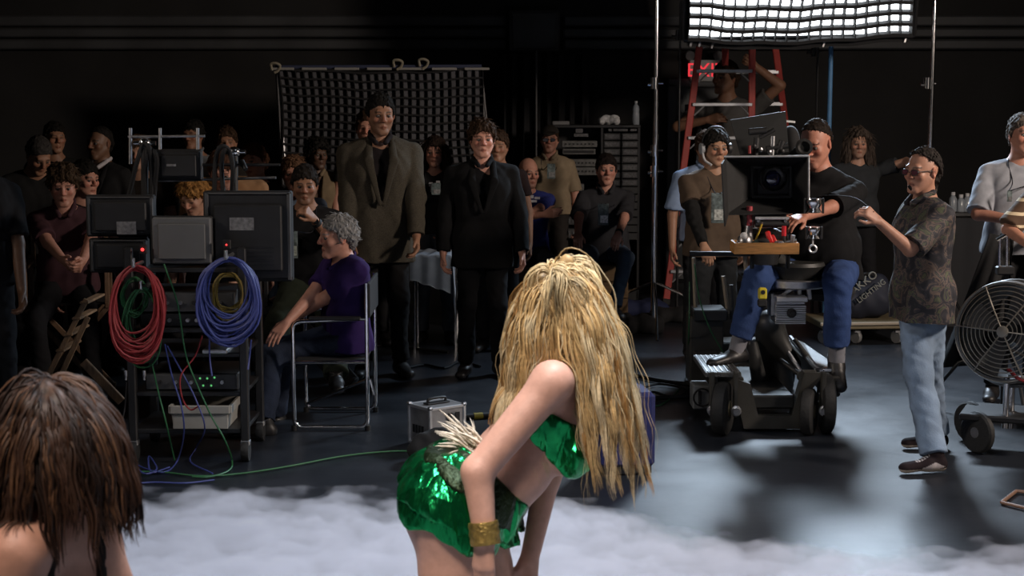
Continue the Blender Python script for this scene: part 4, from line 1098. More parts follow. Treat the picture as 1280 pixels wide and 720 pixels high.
# empty wooden chair in front of the young man, seen above the brown hair
ec = thing('folding_stool', 'small slatted folding stool standing in the dark before the young seated man', 'stool', (P(98, 470, 9.2)[0], 9.2, 0))
WS = M('stool_wood', (.26, .17, .10), .45, noise=(14, .3), stretch=(6, 1, 1))
def stick(a, b, w, th, name, m, par):
    a, b = np.asarray(a, float), np.asarray(b, float); u = nrm(b - a); v = nrm(np.cross(u, A(0, 1, 0.01))); n = np.cross(u, v)
    MB().box((a + b) / 2, (w, th, np.linalg.norm(b - a)), np.stack([v, n, u], 1), .003).obj(name, m, par)
for yo in (0, .34):
    stick(P(45, 500, 9.1 + yo), P(108, 374, 9.1 + yo), .03, .02, 'leg', WS, ec); stick(P(62, 500, 9.1 + yo), P(110, 396, 9.1 + yo), .03, .02, 'leg', WS, ec)
    stick(P(104, 452, 9.1 + yo), P(152, 502, 9.1 + yo), .05, .025, 'leg', WS, ec)
for k in range(4):
    f = k / 3; a = P(76 + 30 * f, 438 - 60 * f, 9.1); MB().box(a + A(0, .17, 0), (.05, .38, .014), None, .003).obj('slat', WS, ec)
# ------------------------------------------------------------------ grid cloths, racks, stands (back and middle)
def ribbon(pts, wv, th):
    """a strip along pts, wv: width vector per point or one, th: thickness"""
    pts = np.asarray(pts, float); t, N_, B = frames(pts); wv = np.broadcast_to(np.asarray(wv, float), pts.shape)
    n = np.cross(t, wv); n = n / np.maximum(np.linalg.norm(n, axis=1, keepdims=True), 1e-9) * th / 2
    mb = MB(); V = np.concatenate([pts - wv / 2 - n, pts + wv / 2 - n, pts + wv / 2 + n, pts - wv / 2 + n]); m = len(pts); F = []
    for i in range(m - 1):
        for k in range(4):
            a, b = k * m, ((k + 1) % 4) * m; F.append((a + i, b + i, b + i + 1, a + i + 1))
    F += [(0, 3 * m, 2 * m, m), (m - 1, 2 * m - 1, 3 * m - 1, 4 * m - 1)]
    return mb.add(V, F)
GRIDM = M('black_grid_fabric', (.012, .012, .013), .85)
def grid_cloth(root, S_, nx, ny, depth, nvec, clothmat, seg=10, thick=.004, thick_h=.016):
    """S_(u,v) gives the cloth surface; strips stand proud of it along nvec"""
    us = np.linspace(0, 1, seg * 2 + 1); V = np.array([S_(u, v) for v in us for u in us]); n = len(us)
    F = np.array([(i * n + j, i * n + j + 1, (i + 1) * n + j + 1, (i + 1) * n + j) for i in range(n - 1) for j in range(n - 1)])
    V2 = np.concatenate([V, V - nvec * .006]); F = np.concatenate([F, F[:, ::-1] + len(V)])
    mesh('diffusion_cloth', V2, F, clothmat, root)
    tt = np.linspace(0, 1, seg + 1)
    for k in range(nx + 1):
        ribbon([S_(k / nx, t) + nvec * (depth / 2 + .004) for t in tt], nvec * depth, thick).obj('grid_strip', GRIDM, root)
    for k in range(ny + 1):
        ribbon([S_(t, k / ny) + nvec * (depth / 2 + .004) for t in tt], nvec * depth, thick_h).obj('grid_strip', GRIDM, root)
# dark grid cloth behind the two suited men
GY = 14.3
pn = thing('grid_panel', 'unlit grey diffusion panel with a sagging black grid hung behind the suited men', 'panel', (P(475, 240, GY)[0], GY, P(475, 240, GY)[2]))
def Sp(u, v):
    x = 349 + u * 252 + (8 if v < .5 else 0) * 0 + (1 - v) * (8 - 14 * u) * 0; y = 86 + v * 156
    y += (5 * math.sin(u * 3.14) + 1.2 * math.sin(u * 19)) * (1 - v * .5) + u * 4 * math.sin(v * 3)
    x += 8 * v * (1 - u) + 3 * math.sin(v * 5 + u * 2) + u * v * 14
    return P(x, y, GY + .05 * math.sin(u * 9) * v)
grid_cloth(pn, Sp, 25, 15, .032, A(0, -1, 0), M('grey_diffusion_cloth', (.105, .105, .115), .9, noise=(5, .2)), 10, .006)
MB().tube([P(344, 84, GY), P(602, 83, GY)], .018, 8).obj('top_pipe', M('blue_grey_pipe', (.05, .06, .11), .5), pn)
MB().tube([P(347, 84, GY), P(360, 250, GY)], .014, 8).obj('side_pipe', STEEL, pn); MB().tube([P(601, 84, GY), P(618, 250, GY)], .014, 8).obj('side_pipe', BLACK, pn)
mb = MB()
for a in np.linspace(352, 596, 7): mb.box(P(a, 86, GY - .03), (.22, .02, .022), None, .004)
mb.obj('edge_tape', M('white_tape', (.30, .29, .27), .7), pn)
ROPE = M('pale_rope', (.30, .27, .20), .8)
for (x, y) in ((345, 83), (498, 79), (530, 78)):
    pts = [P(x - 5, y + 5, GY - .04), P(x - 6, y - 3, GY - .05), P(x, y - 4, GY - .06), P(x + 5, y - 1, GY - .05), P(x + 3, y + 5, GY - .04), P(x - 2, y + 8, GY - .04)]
    MB().tube(spline(pts, 5), .012, 6).obj('rope_knot', ROPE, pn, True)
for x in (346, 601):   # it stands on two thin uprights
    a = P(x + (14 if x < 400 else 17), 250, GY); MB().tube([P(x, 84, GY), A(a[0], GY, 0)], .016, 8).obj('upright', BLACK, pn)
# lit softbox
SY = 12.9
sb = thing('softbox', 'large glowing softbox with a black grid hung above the dolly', 'light', (P(996, 48, SY)[0], SY, P(996, 48, SY)[2]))
z0 = P(996, 44, SY)[2]; xL, xR = P(858, 30, SY)[0], P(1135, 30, SY)[0]
tilt = math.radians(16); SH = 1.25
sn = A(0, -math.cos(tilt), -math.sin(tilt))
def Ss(u, v):
    b = .06 * math.sin(u * math.pi) * (.4 + math.sin(v * math.pi))
    wobx = .012 * math.sin(v * 9 + u * 5)
    x = xL + (xR - xL) * u + wobx; zz = SH * (1 - v) - .035 * math.sin(u * math.pi * 1.2 + .3) * (v) + .008 * math.sin(u * 23)
    return A(x, SY - zz * math.sin(tilt), z0 + zz * math.cos(tilt)) + sn * b
LITM = M('lit_diffusion_cloth', (.8, .8, .8), .9, emit=((.90, .95, 1.0), 6.0))
grid_cloth(sb, Ss, 20, 14, .095, sn, LITM, 12, .006, .026)
corn = [Ss(0, 0), Ss(1, 0), Ss(1, 1), Ss(0, 1)]; cen = sum(corn) / 4 - sn * .55
mb = MB(); bk_ = [cen + (c - sum(corn) / 4) * .25 for c in corn]; co = [c + (c - sum(corn) / 4) * .03 + sn * .03 for c in corn]
mb.add(co + bk_, [(4, 5, 6, 7)] + [(i, i + 4, (i + 1) % 4 + 4, (i + 1) % 4) for i in range(4)]); mb.obj('shell', MATT, sb)
mb = MB()
for a, b in zip(co, co[1:] + co[:1]): mb.cyl(a, b, .022, None, 8)
mb.obj('frame', BLACK, sb)
for u in (.02, .06, .12, .62, .98): c = Ss(u, 1.02) + sn * .02; MB().box(c + A(0, 0, -.03), (.02, .02, .05), roty(.3), .004).obj('clip', STEEL, sb)
MB().lathe(cen, -sn, [(0, .12), (0, .14), (.06, .14), (.06, .10), (.30, .10), (.34, .07)], 16).obj('lamp_housing', BLACK, sb, True)
ribbon([Ss(u, 1.0) + A(0, 0, -.045) for u in np.linspace(0, 1, 9)], A(0, 0, .06), .01).obj('bottom_flap', MATT, sb)
# stands
def stand(label, px, Y, top, r=.017, col=CHROME, collars=(), legs=True, tag_=None):
    b = P(px, 300, Y); t = thing('light_stand', label, 'stand', (b[0], Y, 0)); zt = P(px, top, Y)[2] if top is not None else 3.4
    MB().cyl((b[0], Y, .0), (b[0], Y, zt * .52), r * 1.25, None, 12).obj('lower_tube', col, t, True)
    MB().cyl((b[0], Y, zt * .50), (b[0], Y, zt), r, None, 12).obj('upper_tube', col, t, True)
    for cy in collars:
        c = P(px, cy, Y); mb = MB().cyl(c - A(0, 0, .045), c + A(0, 0, .045), r * 1.8, None, 12).cyl(c, c + A(.07, 0, .0), .009, None, 8).cyl(c + A(.02, 0, -.02), c + A(-.055, -.01, -.01), .010, .014, 8); mb.obj('collar', CHROME if col is CHROME else BLACK, t, True)
    if legs:
        for k in range(3):
            a = k * 2.094 + .5; d = A(math.cos(a), math.sin(a), 0)
            MB().tube([A(b[0], Y, .42), A(b[0], Y, .42) + d * .28 - A(0, 0, .12), A(b[0], Y, 0.015) + d * .5], .011, 8).obj('leg', col, t, True)
    return t
stand('tall chrome light stand left of the ladder', 818, 12.9, None, .019, CHROME, (104, 188, 214))
stand('tall chrome light stand rising behind the man in the floral shirt', 1159, 12.9, None, .017, CHROME, (104,))
cb = tag(MB().cyl((P(812, 0, 12.95)[0], 13.25, 3.32), (P(1166, 0, 12.95)[0], 13.25, 3.32), .024, None, 10).obj('cross_pipe', STEEL), 'steel pipe above the frame that spans the chrome stands and carries the softbox', 'pipe')
BLUEP = M('blue_taped_pole', (.09, .24, .46), .5, noise=(9, .15))
stand('thin pole wrapped in light blue tape behind the operator', 1033, 13.6, 48, .020, BLUEP, (), True)
stand('thin black pole next to the blue pole', 1017, 13.8, 52, .011, BLACK, (64,), True)
stand('thin dark pole before the black curtain', 670, 14.6, 64, .010, DGREY, (), True)
stand('slim black stand left of the softbox', 847, 14.2, 2, .010, BLACK, (44,), False)
# black curtain
CURT = M('black_curtain', (.016, .016, .018), .95)
pts = np.array([(P(630, 0, 15.9)[0] + .006 * 140 * t, 15.9 + .06 * math.sin(t * 46) + .03 * math.sin(t * 17), 0) for t in np.linspace(0, 1, 90)])
V = np.concatenate([pts + A(0, 0, 0.02), pts + A(0, .0, 2.32), pts + A(0, .02, 2.32), pts + A(0, .02, .02)]); m = len(pts)
F = [(k * m + i, k * m + i + 1, ((k + 1) % 4) * m + i + 1, ((k + 1) % 4) * m + i) for k in range(4) for i in range(m - 1)]
tag(mesh('curtain', V, F, CURT, origin=A(pts[:, 0].mean(), 15.9, .02)), 'black pleated curtain hanging on the back wall under the junction box', 'curtain')
# equipment rack
RY = 15.0
def rx(px): return P(px, 250, RY)[0]
def rz(py): return P(640, py, RY)[2]
ra = thing('equipment_rack', 'tall black equipment rack with labelled drawers behind the seated man', 'rack', (rx(748), RY + .25, 0))
zt = rz(158); x0, x1 = rx(694), rx(798)
mb = MB(); mb.box(((x0 + x1) / 2, RY + .5, zt / 2), (x1 - x0, .02, zt)); 
for x in (x0, (rx(752)), x1): mb.box((x, RY + .25, zt / 2), (.025, .5, zt), None, .003)
mb.box(((x0 + x1) / 2, RY + .25, zt), (x1 - x0 + .03, .52, .025), None, .003); mb.box(((x0 + x1) / 2, RY + .25, .05), (x1 - x0, .5, .1)); mb.obj('carcass', BLACK, ra)
DRF = M('drawer_front', (.030, .030, .031), .5, noise=(5, .2)); CARD = M('card_label', (.115, .115, .12), .8, noise=(60, .4))
for r in range(14):
    for c_ in range(2):
        a, b = (754, 775) if c_ == 0 else (776.5, 797); y = 166.5 + 9.6 * r; z1, z2 = rz(y + 8.6), rz(y)
        d = MB().box(((rx(a) + rx(b)) / 2, RY + .02, (z1 + z2) / 2), (rx(b) - rx(a), .04, z2 - z1), None, .004).obj('drawer', DRF, ra)
        if r < 7: MB().box(((rx(a) + rx(b)) / 2, RY - .004, (z1 + z2) / 2), ((rx(b) - rx(a)) * .84, .008, (z2 - z1) * .62)).obj('label_card', CARD, d)
mb = MB()
for a, b in ((760, 764), (766, 784), (787, 795)): mb.box(((rx(a) + rx(b)) / 2, RY - .005, rz(162.5)), (rx(b) - rx(a), .006, .022))
mb.obj('name_strip', CARD, ra)
GDEV = M('grey_device_face', (.13, .13, .125), .55, noise=(22, .35))
for y0, y1, xa_, xb_, m, nm in ((161, 166, 719, 728, CARD, 'label_card'), (167, 171, 717, 735, CARD, 'label_card'), (176, 184, 702, 746, GDEV, 'device'), (186, 193, 703, 744, GDEV, 'device'), (199, 208, 705, 746, GDEV, 'device'), (209, 219, 705, 746, GDEV, 'device'),
                               (230, 239, 702, 730, GDEV, 'device'), (243, 253, 702, 722, GDEV, 'device'), (258, 267, 702, 740, DGREY, 'device'), (271, 281, 702, 746, DGREY, 'device'), (286, 298, 702, 746, DGREY, 'device')):
    d = MB().box(((rx(xa_) + rx(xb_)) / 2, RY + (.05 if nm == 'device' else .0), (rz(y0) + rz(y1)) / 2), (rx(xb_) - rx(xa_), .12 if nm == 'device' else .008, rz(y0) - rz(y1)), None, .004).obj(nm, m, ra)
    if nm == 'device':
        w_ = rx(xb_) - rx(xa_); cx = (rx(xa_) + rx(xb_)) / 2; cz = (rz(y0) + rz(y1)) / 2; mb = MB()
        if 185 < y0 < 190: mb.box((cx, RY - .015, cz), (w_ * .9, .012, .022))
        else:
            for k in range(8): mb.box((cx + w_ * (k - 3.5) * .11, RY - .013, cz), (w_ * .05, .010, (rz(y0) - rz(y1)) * (.5 if y0 > 225 else .22)))
        mb.obj('control', BLACKP if y0 < 225 else CARD, d)
# on the rack
tw_ = MB()
for k in range(7): tw_.ball((rx(752 + k * 3.2), RY + .15 + .03 * (k % 2), zt + .045 + .012 * (k % 3)), (.035, .06, .038), 10, rotz(k))
tag(tw_.obj('towel', WHITE, None, True), 'crumpled white cloth lying on top of the equipment rack', 'cloth')
bt = thing('water_bottle', 'clear water bottle standing on the right end of the rack', 'bottle', (rx(795), RY + .12, zt + .0125)); bz = zt + .0125
GLASSY = M('clear_plastic', (.30, .33, .36), .12, spec=.7)
MB().lathe((rx(795), RY + .12, bz), (0, 0, 1), [(0, .03), (.005, .034), (.10, .034), (.12, .030), (.14, .034), (.17, .03), (.195, .013), (.205, .013)], 14).obj('bottle', GLASSY, bt, True)
MB().cyl((rx(795), RY + .12, bz + .2), (rx(795), RY + .12, bz + .222), .015, None, 10).obj('cap', WHITE, bt, True)
mb = MB().box((rx(701), RY + .12, zt + .03), (.16, .12, .035), None, .006); tag(mb.obj('recorder', GREY), 'flat grey device lying on the left end of the rack', 'electronics')
# crates under the two seated men
CRW = M('tan_crate_wood', (.15, .092, .042), .7, noise=(7, .25), stretch=(1, 1, 6))
def crate(label, j, h_, w=.5, d=.40):
    x, y = j['pel'][0], j['pel'][1] + .06; t = thing('wooden_crate', label, 'crate', (x, y, 0))
    n = 4
    for k in range(n):
        z = h_ * (k + .5) / n
        for sy in (-1, 1): MB().box((x, y + sy * d / 2, z), (w, .02, h_ / n - .008), None, .003).obj('plank', CRW, t)
        for sx in (-1, 1): MB().box((x + sx * w / 2, y, z), (.02, d - .03, h_ / n - .008), None, .003).obj('plank', CRW, t)
    for k in range(4): MB().box((x, y - d / 2 + d * (k + .5) / 4, h_ - .01), (w - .02, d / 4 - .008, .02), None, .003).obj('lid_plank', CRW, t)
crate('tan wooden crate under the seated man in the charcoal shirt', gj, gj['pel'][2] - .115, .36, .36); crate('tan wooden crate under the bald man in the blue tee', bj, bj['pel'][2] - .115, .36, .36)
# stool with a pale cloth between the suited men
TY = 11.7; t = thing('folding_table', 'small folding table with chrome legs between the two suited men', 'table', (P(543, 320, TY)[0], TY + .2, 0))
a, b = P(514, 319, TY), P(572, 319, TY)
MB().box(((a[0] + b[0]) / 2, TY + .2, a[2] - .02), (b[0] - a[0], .42, .025), None, .006).obj('tabletop', BLACKP, t)
for x in (a[0] + .02, b[0] - .02):
    for y in (TY + .02, TY + .38): MB().cyl((x, y, 0), (x, y, a[2] - .03), .011, None, 8).obj('leg', CHROME, t, True)
nu, nv = 26, 30; V = []
for j_ in range(nv):
    for i in range(nu):
        u, v = i / (nu - 1), j_ / (nv - 1); x = a[0] - .01 + (b[0] - a[0] + .02) * u; s_ = v * .62
        y = TY + .36 - min(s_, .38); z = a[2] + .004 + .006 * math.sin(u * 23 + v * 5)
        if s_ > .38: z -= (s_ - .38) * (.75 + .5 * u) ; y -= .012 + .012 * math.sin(u * 21)
        if u > .86: z -= (u - .86) * 1.9 * (1 + .4 * math.sin(v * 11)); x -= (u - .86) * .18
        V.append((x, y, z))
F = np.array([(j_ * nu + i, j_ * nu + i + 1, (j_ + 1) * nu + i + 1, (j_ + 1) * nu + i) for j_ in range(nv - 1) for i in range(nu - 1)])
V = np.array(V); V2 = np.concatenate([V, V + A(0, .0, .006)]); 
tag(mesh('table_cloth', V2, np.concatenate([F[:, ::-1], F + len(V)]), M('pale_blue_cloth', (.21, .26, .33), .85, noise=(12, .15)), origin=A((a[0] + b[0]) / 2, TY + .2, a[2])), 'pale blue cloth draped over the small table between the suited men', 'cloth')
# silver case
sc = thing('flight_case', 'small silver equipment case with black handle on the floor left of the dancer', 'case', G(545, 553, 0))
co_ = G(538, 561, 0); Rc = rotz(math.radians(-38)); Rc = rotz(math.radians(38)); w_, d_, h_ = .23, .20, .225
def cq(x, y, z): return co_ + Rc @ A(x, y, z)
MB().box(cq(w_ / 2, d_ / 2, h_ / 2), (w_, d_, h_), Rc, .006).obj('shell', M('silver_case_panel', (.36, .36, .37), .42, .6, noise=(20, .15)), sc)
mb = MB()
for z in (.008, h_ - .008):
    for c_, s_ in (((w_ / 2, 0, z), (w_, .018, .018)), ((w_ / 2, d_, z), (w_, .018, .018)), ((0, d_ / 2, z), (.018, d_, .018)), ((w_, d_ / 2, z), (.018, d_, .018))): mb.box(cq(*c_), s_, Rc, .003)
for x in (0, w_):
    for y in (0, d_): mb.box(cq(x, y, h_ / 2), (.018, .018, h_), Rc, .003)
mb.obj('edge_trim', ALU, sc)
for x in (0, w_):
    for y in (0, d_): MB().ball(cq(x, y, h_), (.017, .017, .012), 8).obj('corner_cap', STEEL, sc, True)
mb = MB().box(cq(w_ / 2, d_ / 2, h_ + .006), (.15, .05, .008), Rc, .003); ho = mb.obj('handle_plate', BLACKP, sc)
MB().tube(spline([cq(w_ / 2 - .06, d_ / 2, h_ + .01), cq(w_ / 2 - .05, d_ / 2, h_ + .03), cq(w_ / 2 + .05, d_ / 2, h_ + .03), cq(w_ / 2 + .06, d_ / 2, h_ + .01)], 5), .008, 8).obj('handle', BLACKP, ho, True)
for k in range(4): MB().box(cq(-.011, d_ * .72 - k * .028, h_ * .42), (.004, .018, .045), Rc).obj('vent', BLACKP, sc)
for k in range(2): MB().box(cq(w_ * .55 + k * .05, -.012, h_ * .72), (.03, .006, .05), Rc, .002).obj('latch', BLACKP, sc)
# dark bag in front of it, and a pipe with a yellow band
F = Field(G(541, 575, 0) - A(.2, .2, .02), G(541, 575, 0) + A(.2, .25, .3), .008); q = G(541, 578, 0)
F.cone(q + A(-.06, .04, .06), q + A(.06, .06, .07), .075, .07, .03); F.cone(q + A(-.02, .04, .10), q + A(.05, .05, .13), .06, .05, .04); F.cone(q + A(.06, .1, .05), q + A(.1, .12, .05), .05, .05, .03); F.plane(q, A(0, 0, -1))
V, Q = F.mesh(); V = V + normals(V, Q) * (wob(V, 45, 2) * .006)[:, None]
tag(mesh('cloth_bag', V, Q, MATT, origin=q), 'slumped black cloth bag leaning on the silver case', 'bag')
pp = thing('paint_pole', 'dark pole with a yellow band lying on the floor behind the dancer', 'pole', P(590, 522, 9.5) * A(1, 1, 0))
a, b = G(566, 522, .02), G(640, 517, .02); MB().cyl(a, b, .018, None, 10).obj('shaft', BLACKP, pp, True); MB().cyl(a + (b - a) * .35, a + (b - a) * .5, .020, None, 10).obj('band', M('yellow_band', (.35, .27, .03), .5), pp, True)
# blue ottoman behind the dancer's hair
q = G(788, 596, 0); bo = thing('ottoman', 'dark blue upholstered ottoman half hidden behind the blond hair', 'ottoman', (q[0], q[1] + .16, 0))
MB().box((q[0] - .03, q[1] + .16, .235), (.28, .30, .39), rotz(.15), .022).obj('cushion', M('blue_velvet', (.010, .014, .085), .85, noise=(30, .3)), bo)
MB().box((q[0] - .03, q[1] + .16, .03), (.25, .27, .06), rotz(.15), .01).obj('base', BLACK, bo)
# floor clutter near the stand
def bag_lump(label, c, sz, mat, name='sandbag'):
    F = Field(np.asarray(c) - np.array(sz) * 1.6 - .03, np.asarray(c) + np.array(sz) * 1.6 + .03, .011)
    F.ell(np.asarray(c) + A(-sz[0] * .45, 0, sz[2] * .5), (sz[0] * .6, sz[1], sz[2] * .8), None, .03); F.ell(np.asarray(c) + A(sz[0] * .45, 0, sz[2] * .5), (sz[0] * .6, sz[1], sz[2] * .8), None, .03); F.plane(c, A(0, 0, -1))
    V, Q = F.mesh(); V = V + normals(V, Q) * (wob(V, 30, 4) * .008)[:, None]; V[:, 2] = np.maximum(V[:, 2], c[2])
    return tag(mesh(name, V, Q, mat, origin=np.asarray(c, float)), label, 'bag')
bag_lump('black sandbag lying left of the chrome light stand', G(795, 415, 0), (.22, .16, .12), MATT)
bag_lump('navy sandbag lying against the feet of the chrome light stand', G(797, 393, 0), (.26, .12, .11), M('navy_canvas', (.012, .018, .06), .85))
bag_lump('black sandbag right of the chrome light stand, nearest the ladder', G(838, 402, 0), (.18, .12, .10), MATT)
for k, (lb, px) in enumerate((('thick black cable running from the ottoman to the dolly, upper of two', [(790, 468), (815, 474), (840, 478), (872, 482)]), ('thick black cable running from the ottoman to the dolly, lower of two', [(800, 500), (830, 497), (855, 496), (880, 492)]),
                        ('looped thin black cable on the floor left of the dolly', [(800, 486), (822, 480), (850, 484), (856, 492), (838, 496), (815, 490), (806, 500)]))):
    cable(lb, [G(x, y, .02) for x, y in px], BLKC, .016 if k < 2 else .009)
for k, (lb, px) in enumerate((('dark cable on the floor behind the feet of the tall man', [(440, 436), (480, 432), (520, 436), (560, 440)]), ('dark cable curling on the floor between the suited men', [(500, 462), (530, 456), (555, 460), (575, 452), (600, 458)]))):
    cable(lb, [G(x, y, .012) for x, y in px], BLKC, .010)
# exit sign
EY = 16.42; ex = thing('exit_sign', 'exit sign with red letters and two emergency lamps above the grey door', 'sign', P(880, 102, EY))
def epx(x, y, o=0): return P(x, y, EY - o)
a, b = epx(861, 102), epx(903, 75)
MB().box(((a[0] + b[0]) / 2, EY - .04, (a[2] + b[2]) / 2), (b[0] - a[0], .08, b[2] - a[2]), None, .008).obj('housing', M('sign_housing', (.42, .42, .42), .6), ex)
text('lettering', 'EXIT', .195, M('red_lit_letters', (.5, .02, .03), emit=((1, .05, .07), .8)), ex, A((a[0] + b[0]) / 2, EY - .083, (a[2] + b[2]) / 2 - .0))
for px in (862, 897):
    c = epx(px, 69, .05); MB().lathe(c, A(.1, -1, -.2), [(-.04, .02), (-.03, .045), (.02, .05), (.03, .045)], 14).obj('emergency_lamp', GREY, ex, True)
    MB().cyl(c + A(0, .0, -.02), c + A(0, .01, -.08), .012, None, 8).obj('bracket', GREY, ex, True)
# ladder
RED = M('red_fibreglass', (.42, .055, .045), .55, noise=(9, .18)); la = thing('step_ladder', 'tall red fibreglass step ladder with aluminium steps below the softbox', 'ladder', (P(905, 360, 15.2)[0], 15.2, 0))
def onray(px, py, Yb, Yt, zt=3.0): return P(px, py, Yb)
LT = 3.0
def rail(px_b, Yb, px_t, Yt, zt_=LT):
    b = G(px_b[0], 115 + 1, 0) if False else A(P(px_b[0], px_b[1], Yb)[0], Yb, 0); return b, A(P(px_t, 20, Yt)[0], Yt, zt_)
FL = rail((832, 378), 14.62, 885, 14.98); FR = rail((938, 378), 14.62, 940, 14.98); RL = rail((906, 352), 16.2, 906, 15.1); RR = rail((1008, 352), 16.2, 957, 15.1)
for a, b in (FL, FR, RL, RR):
    u = nrm(b - a); side = nrm(np.cross(u, A(0, 1, 0))); back = np.cross(side, u)
    MB().box((a + b) / 2, (.062, .035, np.linalg.norm(b - a)), np.stack([side, -back, u], 1), .006).obj('rail', RED, la)
    MB().box(a + u * .03, (.075, .06, .06), np.stack([side, -back, u], 1), .008).obj('foot', RUBBER, la)
for k in range(1, 10):
    f = k * .305 / LT * 1.0 + .002
    p, q = FL[0] + (FL[1] - FL[0]) * f, FR[0] + (FR[1] - FR[0]) * f
    st = MB().box((p + q) / 2, (np.linalg.norm(q - p), .085, .032), None, .005).obj('step', ALU, la)
    for a, sgn in ((p, 1), (q, -1)): MB().cyl(a + A(.02 * sgn, -.02, -.10), a + A(.11 * sgn, -.02, -.015), .008, None, 6).obj('step_brace', ALU, st)
    p, q = RL[0] + (RL[1] - RL[0]) * f, RR[0] + (RR[1] - RR[0]) * f
    MB().box((p + q) / 2, (np.linalg.norm(q - p), .045, .040), None, .005).obj('rear_rung', ALU, la)
MB().box(((FL[1] + FR[1] + RL[1] + RR[1]) / 4 + A(0, 0, .03)), (.50, .24, .06), None, .012).obj('top_cap', RED, la)
# ------------------------------------------------------------------ dolly and film camera (right)
DOL = M('dolly_paint', (.040, .038, .032), .5, noise=(7, .25), bump=(60, .1)); DOLD = M('dolly_dark_paint', (.018, .018, .017), .5, noise=(7, .3))
HUB = M('wheel_hub', (.22, .19, .12), .45, .4)
DY = 8.95
xl_, xr_ = G(908, 552, 0)[0], G(1018, 552, 0)[0]
dol = thing('camera_dolly', 'grey wheeled camera dolly with pneumatic tyres under the seated operator', 'dolly', ((xl_ + xr_) / 2, 9.6, 0))
def wheel(x, y, r=.152, w=.075, hubc=HUB, steer=0.):
    ax = rotz(steer) @ A(1, 0, 0); c = A(x, y, r)
    o = MB().lathe(c, ax, [(-w / 2, r * .62), (-w / 2, r * .86), (-w * .36, r * .97), (-w * .12, r), (w * .12, r), (w * .36, r * .97), (w / 2, r * .86), (w / 2, r * .62)], 30).obj('tyre', RUBBER, dol, True)
    MB().lathe(c, ax, [(-w * .54, r * .10), (-w * .50, r * .3), (-w * .34, r * .42), (-w * .42, r * .60), (-w * .3, r * .66), (w * .3, r * .66), (w * .42, r * .60), (w * .34, r * .42), (w * .5, r * .3), (w * .54, r * .1)], 22).obj('hub', hubc, o, True)
    mb = MB()
    for k in range(6):
        a = k * 1.047; u = nrm(np.cross(ax, A(0, 0, 1))) * math.cos(a) + A(0, 0, 1) * math.sin(a); mb.cyl(c - ax * w * .52 + u * r * .34, c - ax * w * .38 + u * r * .34, .007, None, 6)
    so = mb.obj('lug_nut', STEEL, o); so['kind'] = 'stuff'
wheel(xl_, DY + .05, .155, .085, HUB, -.35); wheel(xr_, DY + .06, .135, .07, HUB, -.35); wheel(G(1043, 552, 0)[0], DY + .12, .17, .075, HUB, -.05)
wheel(P(982, 500, 10.5)[0], 10.5, .16, .08, GREY, 0); wheel(P(874, 500, 10.4)[0], 10.4, .155, .075, GREY, 0)
xm = (xl_ + xr_) / 2
# chassis: a front cross beam with sloping cheeks, side rails and a deck
mb = MB(); q = [P(x, y, DY + .12) for x, y in ((930, 536), (1005, 536), (1012, 490), (1026, 474), (1026, 466), (1006, 466), (990, 520), (948, 520), (938, 480), (908, 470), (897, 470), (897, 478), (918, 486))]
mb.prism(q, (0, .10, 0)).obj('front_frame', DOL, dol)
for x in (P(905, 500, 9.6)[0], P(1020, 500, 9.6)[0]): MB().box((x, 9.75, .26), (.09, 1.3, .12), None, .01).obj('side_rail', DOL, dol)
MB().box((xm, 9.75, .17), (.36, 1.3, .08), None, .01).obj('belly_plate', DOLD, dol)
MB().box((xm + .02, 10.3, .30), (.62, .25, .10), None, .01).obj('rear_beam', DOL, dol)
for x0, x1, y0 in ((880, 925, 464), ):
    a, b = P(x0, y0, DY + .1), P(x1, y0, DY + .1); MB().box(((a[0] + b[0]) / 2, DY + .35, a[2] - .012), (b[0] - a[0], .62, .03), None, .005).obj('deck_board', M('diamond_plate', (.13, .13, .125), .4, .6, bump=(120, .6)), dol)
    mb = MB()
    for k in range(7): mb.box((a[0] + (b[0] - a[0]) * (k + .5) / 7, DY + .35, a[2] + .005), (.008, .58, .004))
    so = mb.obj('tread_rib', STEEL, dol); so['kind'] = 'stuff'
# inclined side board at the right
c0, c1, c2, c3 = P(989, 423, 9.75), P(1000, 430, 9.9), P(1040, 458, 9.3), P(1023, 462, 9.12)
q = [P(x, y, yy) for x, y, yy in ((988, 421, 9.75), (1004, 428, 9.95), (1043, 455, 9.5), (1026, 466, 9.12))]
MB().prism(q, (0, 0, -.03)).obj('side_board', M('scuffed_board', (.17, .175, .18), .45, .5, bump=(120, .5), noise=(9, .2)), dol)
MB().cyl(q[0], q[3], .012, None, 8).obj('board_edge', STEEL, dol, True)
for px, py in ((1024, 463), (1034, 462)): MB().box(P(px, py, 9.1), (.05, .03, .025), None, .005).obj('hinge', CHROME, dol)
# wheel forks
for x, y in ((xl_ + .07, DY + .03), (xr_ + .075, DY + .03), (xl_ - .065, DY + .04)):
    MB().box((x, y, .24), (.028, .05, .26), None, .006).obj('fork', DOL, dol)
    MB().lathe((x, y - .02, .15), (0, -1, 0), [(0, .03), (.02, .03), (.025, .02), (.04, .02), (.04, .008)], 14).obj('axle_cap', STEEL, dol, True)
